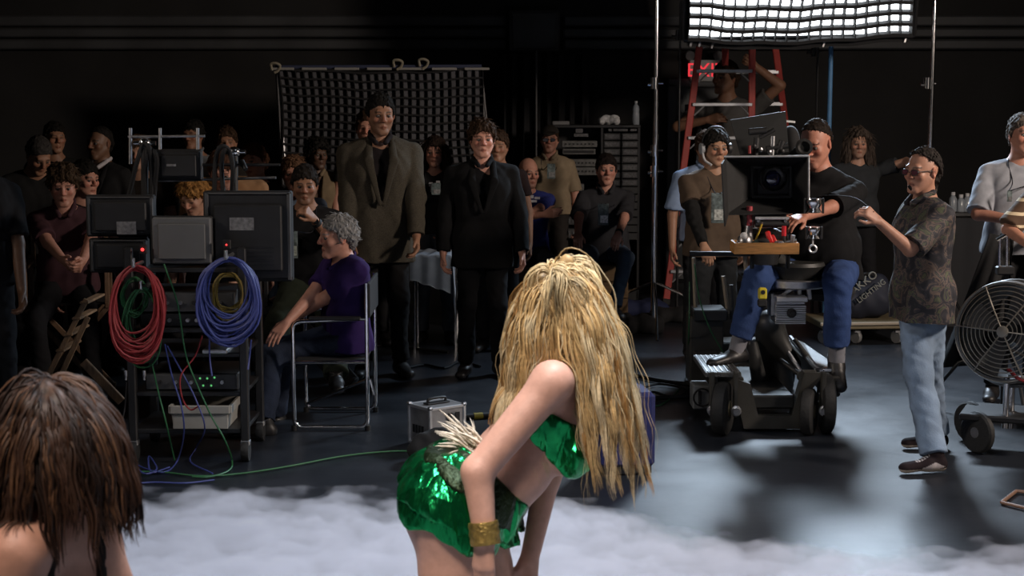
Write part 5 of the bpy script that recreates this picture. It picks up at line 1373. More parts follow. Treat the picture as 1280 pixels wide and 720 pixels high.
# lifting arm and column
F = Field(P(968, 440, 9.6) - .5, P(968, 440, 9.6) + .6, .011)
F.cone(P(962, 405, 9.62), P(968, 478, 9.85), .085, .12, .04); F.cone(P(962, 405, 9.62), P(992, 455, 9.6), .06, .045, .05); F.cone(P(940, 430, 9.6), P(950, 480, 9.6), .035, .05, .03)
V, Q = F.mesh(); mesh('lift_arm', V, Q, DOLD, dol)
for a, b, r in (((993, 424), (1022, 462), .014), ((975, 450), (1000, 468), .016), ((985, 440), (1010, 478), .013)): MB().cyl(P(*a, 9.45), P(*b, 9.35), r, None, 10).obj('link_rod', STEEL if r < .0135 else DOLD, dol, True)
MB().lathe(P(1003, 470, 9.3), (0, -1, 0), [(0, .035), (.03, .035), (.035, .02), (.05, .02)], 14).obj('pivot', DOL, dol, True)
# rear tower at the left: boxes, battery and push posts
def dbox(name, x0, y0, x1, y1, Y, d, m, bev=.008):
    mb = MB(); a = P(x0, y1, Y); b = P(x1, y0, Y); mb.box(((a[0] + b[0]) / 2, Y + d / 2, (a[2] + b[2]) / 2), (b[0] - a[0], d, b[2] - a[2]), None, bev); return mb.obj(name, m, dol)
dbox('tower', 862, 396, 905, 480, 10.0, .25, DOL); dbox('tower_shelf', 868, 441, 898, 448, 9.9, .12, DOL); dbox('tower_top', 867, 388, 910, 402, 9.95, .28, DOLD)
bt_ = dbox('battery_box', 866, 482, 888, 512, 9.35, .18, M('battery_case', (.14, .15, .155), .5, noise=(9, .2))); c = P(878, 497, 9.33)
MB().ring(c, (0, -1, 0), .052, .006, 22).obj('cable_ring', BLKC, bt_, True); dbox('battery_grip', 873, 489, 877, 505, 9.335, .02, BLACKP, .003)
TAN = M('tan_wrapped_post', (.28, .23, .17), .6)
PY = 10.1
bar = MB().cyl(P(862, 317, PY - .05), P(1004, 318, PY - .05), .016, None, 10).obj('push_bar', BLACK, dol, True)
for (x0, y0, x1, y1), m in (((867, 322, 870, 400), TAN), ((931, 320, 933, 345), TAN), ((904, 345, 910, 392), TAN), ((914, 356, 915, 400), DGREY), ((941, 320, 941, 420), BLACK)):
    a, b = P(x1, y1, PY), P(x0, y0, PY); MB().cyl(a, b, .013, None, 10).obj('push_post', m, dol, True)
# turret: ring, finned head, brackets and seat
TC = P(995, 352, 9.42)
mb = MB().lathe(TC, (0, 0, 1), [(-.03, .10), (-.03, .165), (-.022, .172), (.016, .172), (.022, .165), (.022, .10)], 36).obj('turret_ring', STEEL, dol, True)
MB().lathe(TC, (0, 0, 1), [(.02, .13), (.07, .15), (.10, .17), (.12, .16)], 24).obj('seat_turret', DOLD, dol, True)
fb = dbox('motor_block', 969, 373, 1007, 405, 9.3, .18, STEEL, .006)
a, b = P(969, 405, 9.29), P(1007, 373, 9.29)
for k in range(9):
    z = a[2] + (b[2] - a[2]) * (k + .5) / 12; MB().box(((a[0] + b[0]) / 2, 9.285, z), (b[0] - a[0], .03, .006)).obj('cooling_fin', ALU, fb)
MB().lathe(P(989, 391, 9.28), (0, -1, 0), [(0, .028), (.02, .028), (.025, .014), (.04, .014)], 14).obj('knob', BLACKP, fb, True)
MB().box((a + b) / 2 + A(0, -.0, .075), (b[0] - a[0] + .01, .10, .03), None, .005).obj('motor_cap', ALU, fb)
for p, q in (((972, 356), (997, 372)), ((1000, 356), (998, 372)), ((1012, 356), (1010, 372))): MB().box((P(*p, 9.35) + P(*q, 9.35)) / 2, (.024, .03, np.linalg.norm(P(*p, 9.35) - P(*q, 9.35)) + .02), roty(-math.atan2(q[0] - p[0], q[1] - p[1]) * -1), .004).obj('bracket', ALU, dol)
dbox('side_bracket', 962, 366, 970, 396, 9.34, .1, STEEL); MB().cyl(P(1013, 350, 9.4), P(1030, 352, 9.5), .012, None, 8).obj('seat_arm', DOLD, dol, True)
MB().cyl(P(998, 350, 9.6), P(1030, 356, 9.85), .03, None, 10).obj('seat_arm', DOLD, dol, True)
sp = oj['pel'] + A(0, 0.03, -.14); MB().lathe(sp, (0, 0, 1), [(-.05, .10), (-.04, .17), (.0, .19), (.03, .18), (.04, .12)], 24).obj('seat', MATT, dol, True)
MB().cyl(TC + A(-.06, 0, .08), P(968, 320, 9.35), .045, None, 12).obj('column', DOLD, dol, True)
# yellow meter hung on the dolly
ym = thing('tape_measure', 'small yellow tape measure hanging beside the operator\'s left knee', 'tool', P(953, 378, 9.22)); c = P(953, 367, 9.22)
MB().box(c, (.05, .04, .07), None, .01).obj('case', M('yellow_plastic', (.55, .45, .03), .45), ym); MB().box(c + A(0, -.002, -.055), (.054, .042, .045), None, .008).obj('rubber_base', BLACKP, ym); MB().lathe(c + A(0, -.02, .01), (0, -1, 0), [(0, .013), (.004, .013)], 10).obj('emblem', BLACKP, ym)
down('thin green cable hanging from the push bar past the dolly tower', [(868, 330), (874, 372), (886, 408), (899, 432), (906, 444)], GREENC, .0045, 9.95)
cable('thin green cable that loops on the floor left of the dolly tower', [P(862, 352, 10.0), P(861, 420, 9.98), G(858, 470, .01), G(846, 490, .01), G(826, 506, .01), G(810, 508, .01)], GREENC, .0045, n=8)
# ---- camera
CMY = 8.95
cm = thing('film_camera', 'black film camera with a wide matte box, pointed at the stage from the dolly', 'camera', P(960, 300, CMY + .3))
def cpt(x, y, o=0.): return P(x, y, CMY + o)
a, b = cpt(936, 268), cpt(1008, 196); w_ = b[0] - a[0]; hh = b[2] - a[2]; cx, cz = (a[0] + b[0]) / 2, (a[2] + b[2]) / 2
MBX = M('matte_box_shade', (.008, .008, .008), .7, noise=(30, .3))
# hood: four flaring walls round a back plate
fr = [cpt(908, 268), cpt(1009, 266), cpt(1009, 197), cpt(908, 197)]; bkp = [cpt(940, 246, .20), cpt(988, 246, .20), cpt(988, 208, .20), cpt(940, 208, .20)]
mb = MB(); cen = sum(fr) / 4
out_f = fr; in_f = [p + (cen - p) * .02 for p in fr]
mb.add(fr + bkp, [(i, (i + 1) % 4, (i + 1) % 4 + 4, i + 4) for i in range(4)]); mb.add([p + (p - cen) * .03 for p in fr] + [p + A(0, .01, 0) + (p - sum(bkp) / 4) * .12 for p in bkp], [(i + 4, (i + 1) % 4 + 4, (i + 1) % 4, i) for i in range(4)])
mb.add(fr + [p + (p - cen) * .03 for p in fr], [(i, i + 4, (i + 1) % 4 + 4, (i + 1) % 4) for i in range(4)]); ho = mb.obj('matte_box', MBX, cm)
for (x0, y0), (x1, y1), m in (((905, 196), (1011, 195), ALU), ((1011, 195), (1011, 266), STEEL), ((906, 197), (906, 240), BLACK)): MB().cyl(cpt(x0, y0, -.01), cpt(x1, y1, -.01), .006, None, 8).obj('edge_rail', m, ho, True)
mb = MB()
for k in range(4):
    p, q = bkp[k], bkp[(k + 1) % 4]; mb.cyl(p - A(0, .012, 0), q - A(0, .012, 0), .012, None, 6)
mb.obj('filter_frame', M('filter_tray', (.035, .035, .034), .5), ho)
MB().box(sum(bkp) / 4 + A(0, .03, 0), (abs(bkp[1][0] - bkp[0][0]), .02, abs(bkp[2][2] - bkp[0][2])), None, .0).obj('back_plate', MBX, ho)
lc = cpt(966, 223, .17); lo_ = MB().lathe(lc, (0, -1, 0), [(-.02, .078), (.03, .078), (.035, .070), (.01, .064), (.0, .050), (-.0, .048), (-.01, .04)], 28).obj('lens_barrel', M('lens_ring', (.03, .03, .03), .35, .3), cm, True)
MB().ball(lc + A(0, .01, 0), (.048, .018, .048), 20).obj('lens_glass', M('coated_lens', (.012, .012, .05), .05, spec=.9, coat=.6), lo_, True)
q = [cpt(906, 197), cpt(909, 268), cpt(905, 283, -.14), cpt(901, 205, -.16)]; MB().prism(q, (.008, 0, 0)).obj('side_flap', MBX, cm)
q = [cpt(908, 196), cpt(1010, 195), cpt(1004, 192, -.10), cpt(914, 193, -.10)]; 
MB().box(cpt(962, 228, .42), (.24, .42, .28), None, .02).obj('camera_body', BLACKP, cm)
MB().box(cpt(955, 268, .35), (.18, .5, .05), None, .008).obj('base_plate', BLACK, cm)
F = Field(cpt(985, 180, .6) - .3, cpt(985, 180, .6) + .3, .01); F.cone(cpt(988, 178, .60), cpt(972, 182, .75), .10, .10, .04, sq=(A(1, 0, 0), .55)); V, Q = F.mesh(); mesh('film_magazine', V, Q, MATT, cm)
MB().box(cpt(988, 152, .50), (.05, .04, .012), roty(.1)).obj('magazine_label', WHITE, cm); MB().box(cpt(980, 154, .50), (.022, .03, .012), roty(-.1)).obj('magazine_label', WHITE, cm)
q = [cpt(x, y, .18 + (.1 if y < 160 else 0)) for x, y in ((913, 150), (982, 139), (986, 190), (926, 196))]; MB().prism(q, (0, .014, 0)).obj('top_flag', M('flag_plate', (.011, .012, .0125), .6), cm)
for (x0, y0), (x1, y1), r in (((944, 196), (946, 172), .016), ((950, 172), (968, 162), .012), ((936, 165), (958, 163), .020), ((958, 186), (985, 182), .016), ((965, 194), (966, 170), .014), ((972, 194), (978, 176), .018)):
    MB().cyl(cpt(x0, y0, .12), cpt(x1, y1, .12), r, None, 10).obj('rig_part', BLACKP if r != .014 else STEEL, cm, True)
for x, y in ((951, 187), (962, 190), (943, 183), (978, 189)): MB().ball(cpt(x, y, .10), .014, 8).obj('rig_knob', STEEL if x in (951, 962) else BLACKP, cm, True)
MB().cyl(cpt(937, 192, .1), cpt(937, 182, .1), .008, None, 8).obj('red_peg', REDC, cm)
e0, e1 = cpt(1004, 185, .28), cpt(986, 200, .45); eo = MB().cyl(e1, e0, .028, .034, 14).obj('viewfinder_tube', BLACKP, cm, True)
MB().lathe(cpt(1005, 184, .26), nrm(cpt(1005, 184, .1) - cpt(1004, 185, .5)), [(-.02, .034), (.0, .048), (.012, .050), (.014, .034), (.0, .022)], 20).obj('eyecup', RUBBER, eo, True)
for y in (273, 280): MB().cyl(cpt(944, y, .0), cpt(986, y, .0), .018 if y > 275 else .010, None, 12).obj('focus_motor', BLACKP if y > 275 else ALU, cm, True)
for x in (948, 982): MB().cyl(cpt(x, 276, -.02), cpt(x, 276, .5), .010, None, 8).obj('support_rod', STEEL, cm, True)
dbox_ = MB().box(cpt(957, 296, .28), (.20, .40, .07), None, .01).obj('camera_head', BLACK, cm); MB().cyl(cpt(957, 300, .28), cpt(957, 330, .28), .09, .07, 18).obj('head_base', BLACK, cm, True)
MB().cyl(cpt(937, 258, .05), cpt(937, 282, .05), .017, .015, 12).obj('handgrip', M('pink_red_grip', (.42, .06, .07), .5), cm, True); MB().cyl(cpt(936, 282, .05), cpt(935, 306, .05), .02, .03, 12).obj('grip_base', STEEL, cm, True)
for yc, sz in ((257, 12), (291, 10)):
    c = cpt(1017, yc, -.02); r_ = sz / FPX * CMY
    o = MB().lathe(c - A(.0, 0, r_ * .75), (0, 0, 1), [(0, r_ * .6), (.004, r_ * .85), (r_ * .5, r_ * .62), (r_ * 1.1, r_ * .9), (r_ * 1.5, r_ * .8), (r_ * 1.5, r_ * .3)], 18).obj('chrome_drum', CHROME, cm, True)
    for sx in (-1, 1): MB().box(c + A(sx * r_ * .95, -.01, 0), (.012, .02, r_ * 1.6), None, .004).obj('drum_bracket', BLACK, o)
MB().ring(cpt(1016, 311, -.03), (0, -1, 0), .020, .006, 18).obj('pull_ring', ALU, cm, True); MB().cyl(cpt(1016, 298, -.03), cpt(1016, 306, -.03), .005, None, 8).obj('ring_stem', ALU, cm, True)
# wooden tool tray under the lens
ty = thing('wooden_tray', 'honey-coloured wooden tool tray mounted under the matte box', 'tray', cpt(959, 318, -.1)); a, b = cpt(918, 318, -.12), cpt(999, 304, -.12); cx = (a[0] + b[0]) / 2; zb = a[2]; hw = b[0] - a[0]
for y in (CMY - .12, CMY + .06): MB().box((cx, y, zb + .032), (hw, .015, .064), None, .003).obj('panel', WOOD, ty)
for x in (a[0] + .006, b[0] - .006): MB().box((x, CMY - .03, zb + .032), (.013, .165, .064), None, .003).obj('panel', WOOD, ty)
MB().box((cx, CMY - .03, zb + .006), (hw - .02, .17, .01)).obj('bottom', WOOD, ty)
for x in (940, 985): MB().cyl(cpt(x, 318, -.04), cpt(x, 334, .05), .012, None, 8).obj('tray_stud', BLACK, ty, True)
zz = zb + .012
def tool(label, cat, name, mbs): 
    t = thing(name, label, cat, A(mbs[0][3][0], mbs[0][3][1], zz))
    for nm, mb, m, c in mbs: mb.obj(nm, m, t, True)
q = cpt(931, 297, -.03); MBq = MB().ball(A(q[0], q[1], zz + .05), (.045, .05, .05), 12); tool('round silver and black light meter at the left end of the wooden tray', 'meter', 'light_meter', [('case', MBq, STEEL, q), ('dome', MB().ball(A(q[0] - .01, q[1] - .03, zz + .085), .022, 10), WHITE, q)])
q = cpt(948, 290, -.04); a_, b_ = A(q[0] - .03, q[1], zz + .015), A(q[0] + .018, q[1], zz + .15); tool('yellow pencil sticking out of the wooden tray', 'pencil', 'pencil', [('shaft', MB().cyl(a_, b_, .006, None, 6), M('pencil_yellow', (.6, .38, .03), .5), q), ('tip', MB().cyl(b_, b_ + nrm(b_ - a_) * .012, .006, .001, 6), DWOOD, q)])
q = cpt(951, 300, -.05); tool('dark green cloth pouch lying in the wooden tray', 'pouch', 'tool_pouch', [('pouch', MB().ball(A(q[0], q[1], zz + .035), (.06, .05, .035), 10, rotz(.3)), M('dark_green_cloth', (.02, .035, .028), .8), q), ('flap', MB().ball(A(q[0] + .012, q[1] - .02, zz + .055), (.035, .035, .02), 10), MATT, q)])
q = cpt(963, 297, -.06); R5 = roty(-.35); tool('red handled snips leaning in the middle of the wooden tray', 'tool', 'hand_tool', [('handle', MB().box(A(q[0], q[1], zz + .06), (.028, .03, .11), R5, .01), M('red_plastic', (.60, .022, .02), .4), q), ('handle', MB().box(A(q[0] + .03, q[1] + .01, zz + .05), (.022, .03, .09), roty(-.5), .01), M('red_plastic', (.60, .022, .02), .4), q)])
q = cpt(980, 290, -.05); tool('upright red capped marker at the right of the wooden tray', 'marker', 'marker_pen', [('barrel', MB().cyl(A(q[0], q[1], zz), A(q[0], q[1], zz + .085), .011, None, 10), BLACKP, q), ('cap', MB().cyl(A(q[0], q[1], zz + .085), A(q[0], q[1], zz + .14), .013, None, 10), M('red_cap', (.58, .02, .03), .4), q)])
q = cpt(989, 298, -.05); tool('small silver clamp standing at the right end of the wooden tray', 'clamp', 'clamp', [('jaw', MB().cyl(A(q[0], q[1], zz), A(q[0] + .01, q[1], zz + .09), .010, .014, 10), STEEL, q), ('screw', MB().cyl(A(q[0] - .03, q[1], zz + .05), A(q[0] + .03, q[1], zz + .06), .008, None, 8), STEEL, q)])
q = cpt(974, 301, -.09); tool('flat grey connector lying at the front of the wooden tray', 'connector', 'connector', [('plug', MB().box(A(q[0], q[1], zz + .045), (.05, .04, .03), None, .006), GREY, q), ('socket', MB().cyl(A(q[0], q[1] - .02, zz + .05), A(q[0], q[1] - .035, zz + .05), .012, None, 10), STEEL, q)])
# ------------------------------------------------------------------ fan
FY = 8.5
fc = P(1256, 415, FY); fan = thing('drum_fan', 'big silver drum fan with a round wire grille on a wheeled stand', 'fan', (fc[0] + .06, FY + .1, 0))
fn = nrm(A(-.55, -.80, .16)); FR_ = .268
FD = M('fan_drum_metal', (.19, .19, .19), .45, .5, noise=(6, .15))
mb = MB().lathe(fc, -fn, [(0.0, FR_ - .012), (.0, FR_ + .004), (.03, FR_ + .012), (.035, FR_ + .004), (.20, FR_ + .004), (.205, FR_ + .014), (.235, FR_ + .014), (.24, FR_ + .002), (.34, FR_ - .02), (.34, FR_ - .04), (.05, FR_ - .012)], 48); mb.f = [f for f in mb.f if len(f) == 4]; mb.obj('drum', FD, fan, True)
WIRE = M('wire_grille', (.34, .31, .26), .4, .6)
g = MB()
for k in range(11): g.ring(fc + fn * (.012 + .028 * (1 - (k / 10) ** 2)), fn, .030 + (FR_ - .03) * k / 10, .0032, 44, 5)
so = g.obj('grille_ring', WIRE, fan, True); so['kind'] = 'stuff'
u_ = nrm(np.cross(fn, A(0, 0, 1))); v_ = np.cross(u_, fn)
for k in range(6):
    d = u_ * math.cos(k * 1.047 + .05) + v_ * math.sin(k * 1.047 + .05); MB().tube([fc + fn * .043 + d * .02, fc + fn * .034 + d * FR_ * .6, fc + fn * .012 + d * FR_], .0045, 6).obj('grille_spoke', WIRE, fan, True)
MB().lathe(fc + fn * .045, fn, [(-.01, .032), (.004, .030), (.008, .012)], 18).obj('grille_badge', WIRE, fan, True)
MB().lathe(fc - fn * .06, fn, [(-.16, .075), (-.02, .08), (.02, .06), (.03, .02)], 20).obj('motor', BLACK, fan, True)
for k in range(4):
    a = k * 1.571 + .4; d = u_ * math.cos(a) + v_ * math.sin(a); e = np.cross(fn, d); c0 = fc - fn * .05
    pts = [c0 + d * .06 - e * .03, c0 + d * .22 - e * .075 - fn * .02, c0 + d * .235 + e * .07 + fn * .03, c0 + d * .07 + e * .04 + fn * .02]; MB().prism(pts, -fn * .006).obj('blade', M('fan_blade', (.10, .095, .09), .5, .3), fan)
MB().ring(fc - fn * .17, u_ * 0 + fn, FR_ + .02, .011, 40).obj('guard_hoop', FD, fan, True)
sx_ = fc - fn * .15; MB().cyl((sx_[0], sx_[1], .12), (sx_[0], sx_[1], fc[2] - FR_ + .01), .022, None, 12).obj('post', CHROME, fan, True)
fx = P(1264, 480, FY - .1); MB().cyl((fx[0], FY - .02, .15), (fx[0], FY - .02, fc[2] - FR_ * .92), .017, None, 12).obj('post', CHROME, fan, True)
MB().box((sx_[0] - .02, sx_[1], .20), (.46, .38, .035), rotz(-.4), .008).obj('base_frame', BLACK, fan)
for dx, dy in ((-.20, -.10), (.2, -.12), (-.16, .18), (.22, .16)):
    p = A(sx_[0] + dx, sx_[1] + dy, .115); w_ = MB().lathe(p - A(.02, 0, 0), rotz(.5) @ A(1, 0, 0), [(0, .04), (0, .105), (.01, .115), (.035, .115), (.045, .105), (.045, .04)], 22).obj('wheel', RUBBER, fan, True); MB().lathe(p - A(.022, 0, 0), rotz(.5) @ A(1, 0, 0), [(0, .03), (.05, .03)], 12).obj('hub', STEEL, w_, True)
MB().tube(spline([fc + A(.02, -.02, -.2), fc + A(.06, -.1, -.24), fc + A(.16, -.12, -.26)], 6), .010, 8).obj('red_tube', REDC, fan, True)
# stand hardware behind the fan, a hanging black flag
stand('black stand with chrome rods standing between the fan and the man in the grey tee', 1262, 9.55, 284, .016, BLACK, (292,), True)
hs = thing('stand_head', 'chrome double rod stand head rising above the fan drum', 'stand', P(1252, 335, 9.2)); 
for x0 in (1250, 1259): MB().cyl(P(x0, 340, 9.2), P(x0 + .5, 297 if x0 < 1255 else 286, 9.2), .011, None, 10).obj('rod', CHROME, hs, True)
MB().box(P(1256, 338, 9.2), (.10, .06, .05), None, .008).obj('yoke', BLACK, hs); MB().cyl(P(1246, 300, 9.2), P(1262, 291, 9.2), .012, None, 8).obj('lever', CHROME, hs, True)
nu, nv = 16, 14; V = []
for j_ in range(nv):
    for i in range(nu):
        u, v = i / (nu - 1), j_ / (nv - 1); xx = (1238 + 30 * u) * (1 - v) + (1174 + 74 * u) * v; yy = 292 + 6 * u + v * (168 - 12 * u)
        V.append(P(xx, yy, 9.75 + .05 * math.sin(u * 17 + v * 3) * v))
V = np.array(V); F = np.array([(j_ * nu + i, j_ * nu + i + 1, (j_ + 1) * nu + i + 1, (j_ + 1) * nu + i) for j_ in range(nv - 1) for i in range(nu - 1)])
tag(mesh('black_cloth', np.concatenate([V, V + A(0, .012, 0)]), np.concatenate([F, F[:, ::-1] + len(V)]), MATT, origin=P(1210, 460, 9.75)), 'black cloth hanging in a slanting fall from the stand behind the fan', 'cloth')
# table with bottles at the back
BY = 13.2; tb = thing('side_table', 'dark table at the back between the floral shirt and the fan', 'table', (P(1205, 270, BY)[0], BY + .25, 0)); a, b = P(1186, 266, BY), P(1232, 266, BY); tz = a[2]
MB().box(((a[0] + b[0]) / 2 + .02, BY + .25, tz - .015), (b[0] - a[0] + .1, .5, .03), None, .005).obj('tabletop', DGREY, tb)
MB().box(((a[0] + b[0]) / 2 + .02, BY + .03, tz / 2 - .02), (b[0] - a[0] + .06, .02, tz - .05)).obj('front_cloth', M('table_skirt', (.035, .036, .04), .9), tb)
for sx in (-1, 1): MB().box(((a[0] + b[0]) / 2 + .02 + sx * (b[0] - a[0]) * .48, BY + .45, tz / 2 - .015), (.04, .04, tz - .03)).obj('leg', BLACK, tb)
for px, lb, h_ in ((1195, 'leftmost of the three clear bottles on the back table', .11), (1205, 'middle one of the three clear bottles on the back table', .09), (1213, 'rightmost of the three clear bottles on the back table', .10)):
    x = P(px, 262, BY)[0]; bt = thing('water_bottle', lb, 'bottle', (x, BY + .1, tz)); MB().lathe((x, BY + .1, tz), (0, 0, 1), [(0, .028), (.004, .033), (h_, .033), (h_ + .03, .014), (h_ + .035, .014)], 12).obj('bottle', GLASSY, bt, True); MB().cyl((x, BY + .1, tz + h_ + .03), (x, BY + .1, tz + h_ + .055), .017, None, 10).obj('cap', WHITE, bt, True)
# cart with the printed bag
KY = 12.3; kc = thing('flat_cart', 'low tan platform cart on casters behind the dolly', 'cart', (P(1080, 410, KY)[0], KY + .3, 0)); a, b = P(1032, 402, KY), P(1130, 388, KY)
zc = .115
MB().box(((a[0] + b[0]) / 2, KY + .3, zc + .03), (b[0] - a[0] + .1, .6, .05), rotz(.1), .006).obj('platform', M('tan_platform', (.18, .145, .085), .6, noise=(6, .2)), kc)
mb = MB(); mb.box(((a[0] + b[0]) / 2, KY - .01, zc + .05), (b[0] - a[0] + .1, .025, .025), rotz(.1), .005); mb.obj('edge_rail', M('pale_rail', (.38, .33, .26), .5), kc)
for px in (1032, 1073, 1124):
    c = A(P(px, 410, KY)[0], KY + .05, .052); w_ = MB().lathe(c - A(.016, 0, 0), rotz(.6) @ A(1, 0, 0), [(0, .03), (0, .048), (.006, .052), (.026, .052), (.032, .048), (.032, .03)], 18).obj('caster', M('caster_rubber', (.20, .20, .20), .45), kc, True); MB().box(c + A(.0, .0, .045), (.05, .06, .02), None, .004).obj('caster_fork', STEEL, w_)
bgp = A(P(1090, 380, KY)[0], KY + .28, zc + .055); bag = thing('equipment_bag', 'navy equipment bag with pale printed lettering on the low cart', 'bag', bgp)
F = Field(bgp - A(.3, .3, .05), bgp + A(.35, .3, .5), .010); F.cone(bgp + A(-.10, 0, .12), bgp + A(.10, 0, .14), .13, .13, .05); F.cone(bgp + A(-.02, 0, .2), bgp + A(.10, 0, .26), .10, .09, .05); F.plane(bgp, A(0, 0, -1))
V, Q = F.mesh(); V = V + normals(V, Q) * (wob(V, 22, 3) * .010)[:, None]; V[:, 2] = np.maximum(V[:, 2], bgp[2]); mesh('sack', V, Q, M('navy_nylon', (.016, .019, .034), .7), bag)
PRN = M('pale_print', (.26, .27, .25), .8); Rt = np.array([[1, 0, 0], [0, 0, -1], [0, 1, 0]], float) @ rotz(math.radians(38))
text('lettering', 'AKKO', .085, PRN, bag, P(1080, 353, KY + .115), Rt, .012); text('lettering', 'LIGHTING', .058, PRN, bag, P(1089, 364, KY + .115), Rt, .012)
MB().tube(spline([bgp + A(-.08, -.05, .26), bgp + A(-.02, -.08, .36), bgp + A(.08, -.05, .34)], 6), .012, 8).obj('strap', BLACK, bag, True)
# wire frame lying on the floor at the right edge
mb = MB(); q = [G(x, y, .012) for x, y in ((1252, 628), (1270, 614), (1300, 617), (1285, 636))]
for a, b in zip(q, q[1:] + q[:1]): mb.cyl(a, b, .009, None, 8)
tag(mb.obj('wire_frame', M('rusty_frame', (.20, .11, .07), .5), None), 'small rusty rectangular frame lying on the floor at the right edge', 'frame')
# ------------------------------------------------------------------ worn and held things
def badge(j, root, px, py, Y, w, hgt, col, lany=(.02, .02, .025)):
    c = P(px, py, Y); b = MB().box(c, (w, .006, hgt), None, .004).obj('badge', M('badge_card', (.10, .13, .13), .5, noise=(36, .7)), root)
    MB().box(c + A(w * .08, -.004, -hgt * .22), (w * .7, .003, hgt * .35)).obj('photo', M('badge_photo', col, .5, noise=(70, .5)), b)
    n = j['C7']; s = j['s']
    for q in (-1, 1):
        pts = [n + j['T'] @ (A(.055 * q, .02, .03) * s), n + j['T'] @ (A(.075 * q, -.055, -.03) * s), n + j['T'] @ (A(.06 * q, -.135, -.13) * s), c + A(w * .2 * q, -.008, hgt * .5)]
        MB().tube(spline(pts, 6), .0035, 5).obj('lanyard', cloth(lany), root, True)
badge(grj, GRIP, 897, 260, 10.56, .085, .20, (.36, .38, .36)); badge(gj, GRY, 754, 268, 12.62, .085, .17, (.75, .75, .75)); badge(cj, CHIN, 364, 306, 9.98, .08, .17, (.30, .34, .30))
badge(kj, CAPM, 689, 214, 13.77, .07, .13, (.22, .22, .22)); badge(wj, WOM, 545, 236, 12.2, .07, .09, (.2, .2, .2)); badge(tj, GTE, 1262, 245, 9.8, .03, .07, (.1, .1, .1))
PRW = M('white_screen_print', (.50, .50, .54), .8)
def print_on(root, marks, Y, m=PRW):
    o = None
    mb = MB()
    for x0, y0, x1, y1 in marks: a, b = P(x0, y1, Y), P(x1, y0, Y); mb.box((a + b) / 2, (b[0] - a[0], .03, b[2] - a[2]), None, .002)
    so = mb.obj('shirt_print', m, root); so['kind'] = 'stuff'
print_on(WOM, ((538, 232, 548, 240), (536, 228, 541, 233), (545, 226, 550, 232)), 12.24, M('grey_screen_print', (.26, .26, .27), .8))
def onhead(j, x, y, z): return j['c'] + j['H'] @ (A(x, y, z) * j['hs'])
# glasses, tinted
def glasses(j, root, lens, frame):
    for q in (-1, 1):
        c = onhead(j, .032 * q, -.100, .0); o = MB(); th = np.linspace(0, 2 * np.pi, 17)[:-1]
        p = [c + j['H'] @ (A(.024 * math.cos(t), .004 * abs(math.cos(t)), .016 * math.sin(t)) * j['hs']) for t in th]
        o.tube(p, .0022, 6, True); fo = o.obj('glasses_rim', frame, root, True)
        o = MB(); o.prism(p, j['H'] @ A(0, .002, 0)); o.obj('lens', lens, fo)
        MB().tube([onhead(j, .056 * q, -.095, .004), onhead(j, .078 * q, -.02, .006), onhead(j, .082 * q, .015, -.002)], .0022, 6).obj('glasses_arm', frame, root, True)
    MB().cyl(onhead(j, -.009, -.106, .002), onhead(j, .009, -.106, .002), .0022, None, 6).obj('glasses_bridge', frame, root)
glasses(fj, FLO, M('rose_tinted_lens', (.10, .03, .04), .1, spec=.8), BLACKP); glasses(kj, CAPM, M('grey_lens', (.08, .08, .09), .1, spec=.8), BLACKP)
# goatee of the floral man
F = Field(fj['c'] - .2, fj['c'] + .2, .004); F.cone(onhead(fj, -.006, -.090, -.079), onhead(fj, .006, -.086, -.096), .011 * fj['hs'], .009 * fj['hs'], .008); V, Q = F.mesh(); mesh('goatee', V, Q, HAIRM, FLO, True, np.tile((.012, .010, .009), (len(V), 1)))
F = Field(fj['c'] - .3, fj['c'] + .3, .005); F.cone(onhead(fj, 0, .105, -.04), onhead(fj, 0, .10, -.13), .028, .018, .02); V, Q = F.mesh(); mesh('ponytail', V, Q, HAIRM, FLO, True, np.tile((.018, .015, .013), (len(V), 1)))
# headset of the grip
o = MB(); o.tube(spline([onhead(grj, -.092, .01, -.005), onhead(grj, -.088, .012, .07), onhead(grj, -.04, .015, .135), onhead(grj, .04, .015, .135), onhead(grj, .088, .012, .07), onhead(grj, .092, .01, -.005)], 6), .009, 8); hs_ = o.obj('headset_band', BLACKP, GRIP, True)
for q in (-1, 1): MB().lathe(onhead(grj, .078 * q, .01, -.005), grj['H'] @ A(q, 0, 0), [(0, .03), (.01, .040), (.03, .038), (.035, .02)], 16).obj('ear_cup', M('pale_ear_cup', (.28, .29, .30), .5) if q < 0 else BLACKP, hs_, True)
MB().tube(spline([onhead(grj, -.098, -.005, -.02), onhead(grj, -.095, -.05, -.075), onhead(grj, -.06, -.095, -.105)], 6), .008, 8).obj('microphone_boom', M('pale_boom', (.45, .46, .47), .5), hs_, True)
# cap of the man in beige
F = Field(kj['c'] - .3, kj['c'] + .3, .008); H_ = kj['H']
F.ell(onhead(kj, 0, .02, .045), A(.088, .108, .088) * kj['hs'], H_, 0); F.plane(onhead(kj, 0, 0, .055), -H_[:, 2]); F.cone(onhead(kj, -.02, -.09, .06), onhead(kj, .02, -.09, .06), .045, .045, .01, sq=(H_[:, 2], .2)); F.cone(onhead(kj, 0, -.09, .06), onhead(kj, 0, -.145, .05), .06, .05, .01, sq=(H_[:, 2], .15))
V, Q = F.mesh(); mesh('cap', V, Q, cloth((.03, .026, .022)), CAPM)
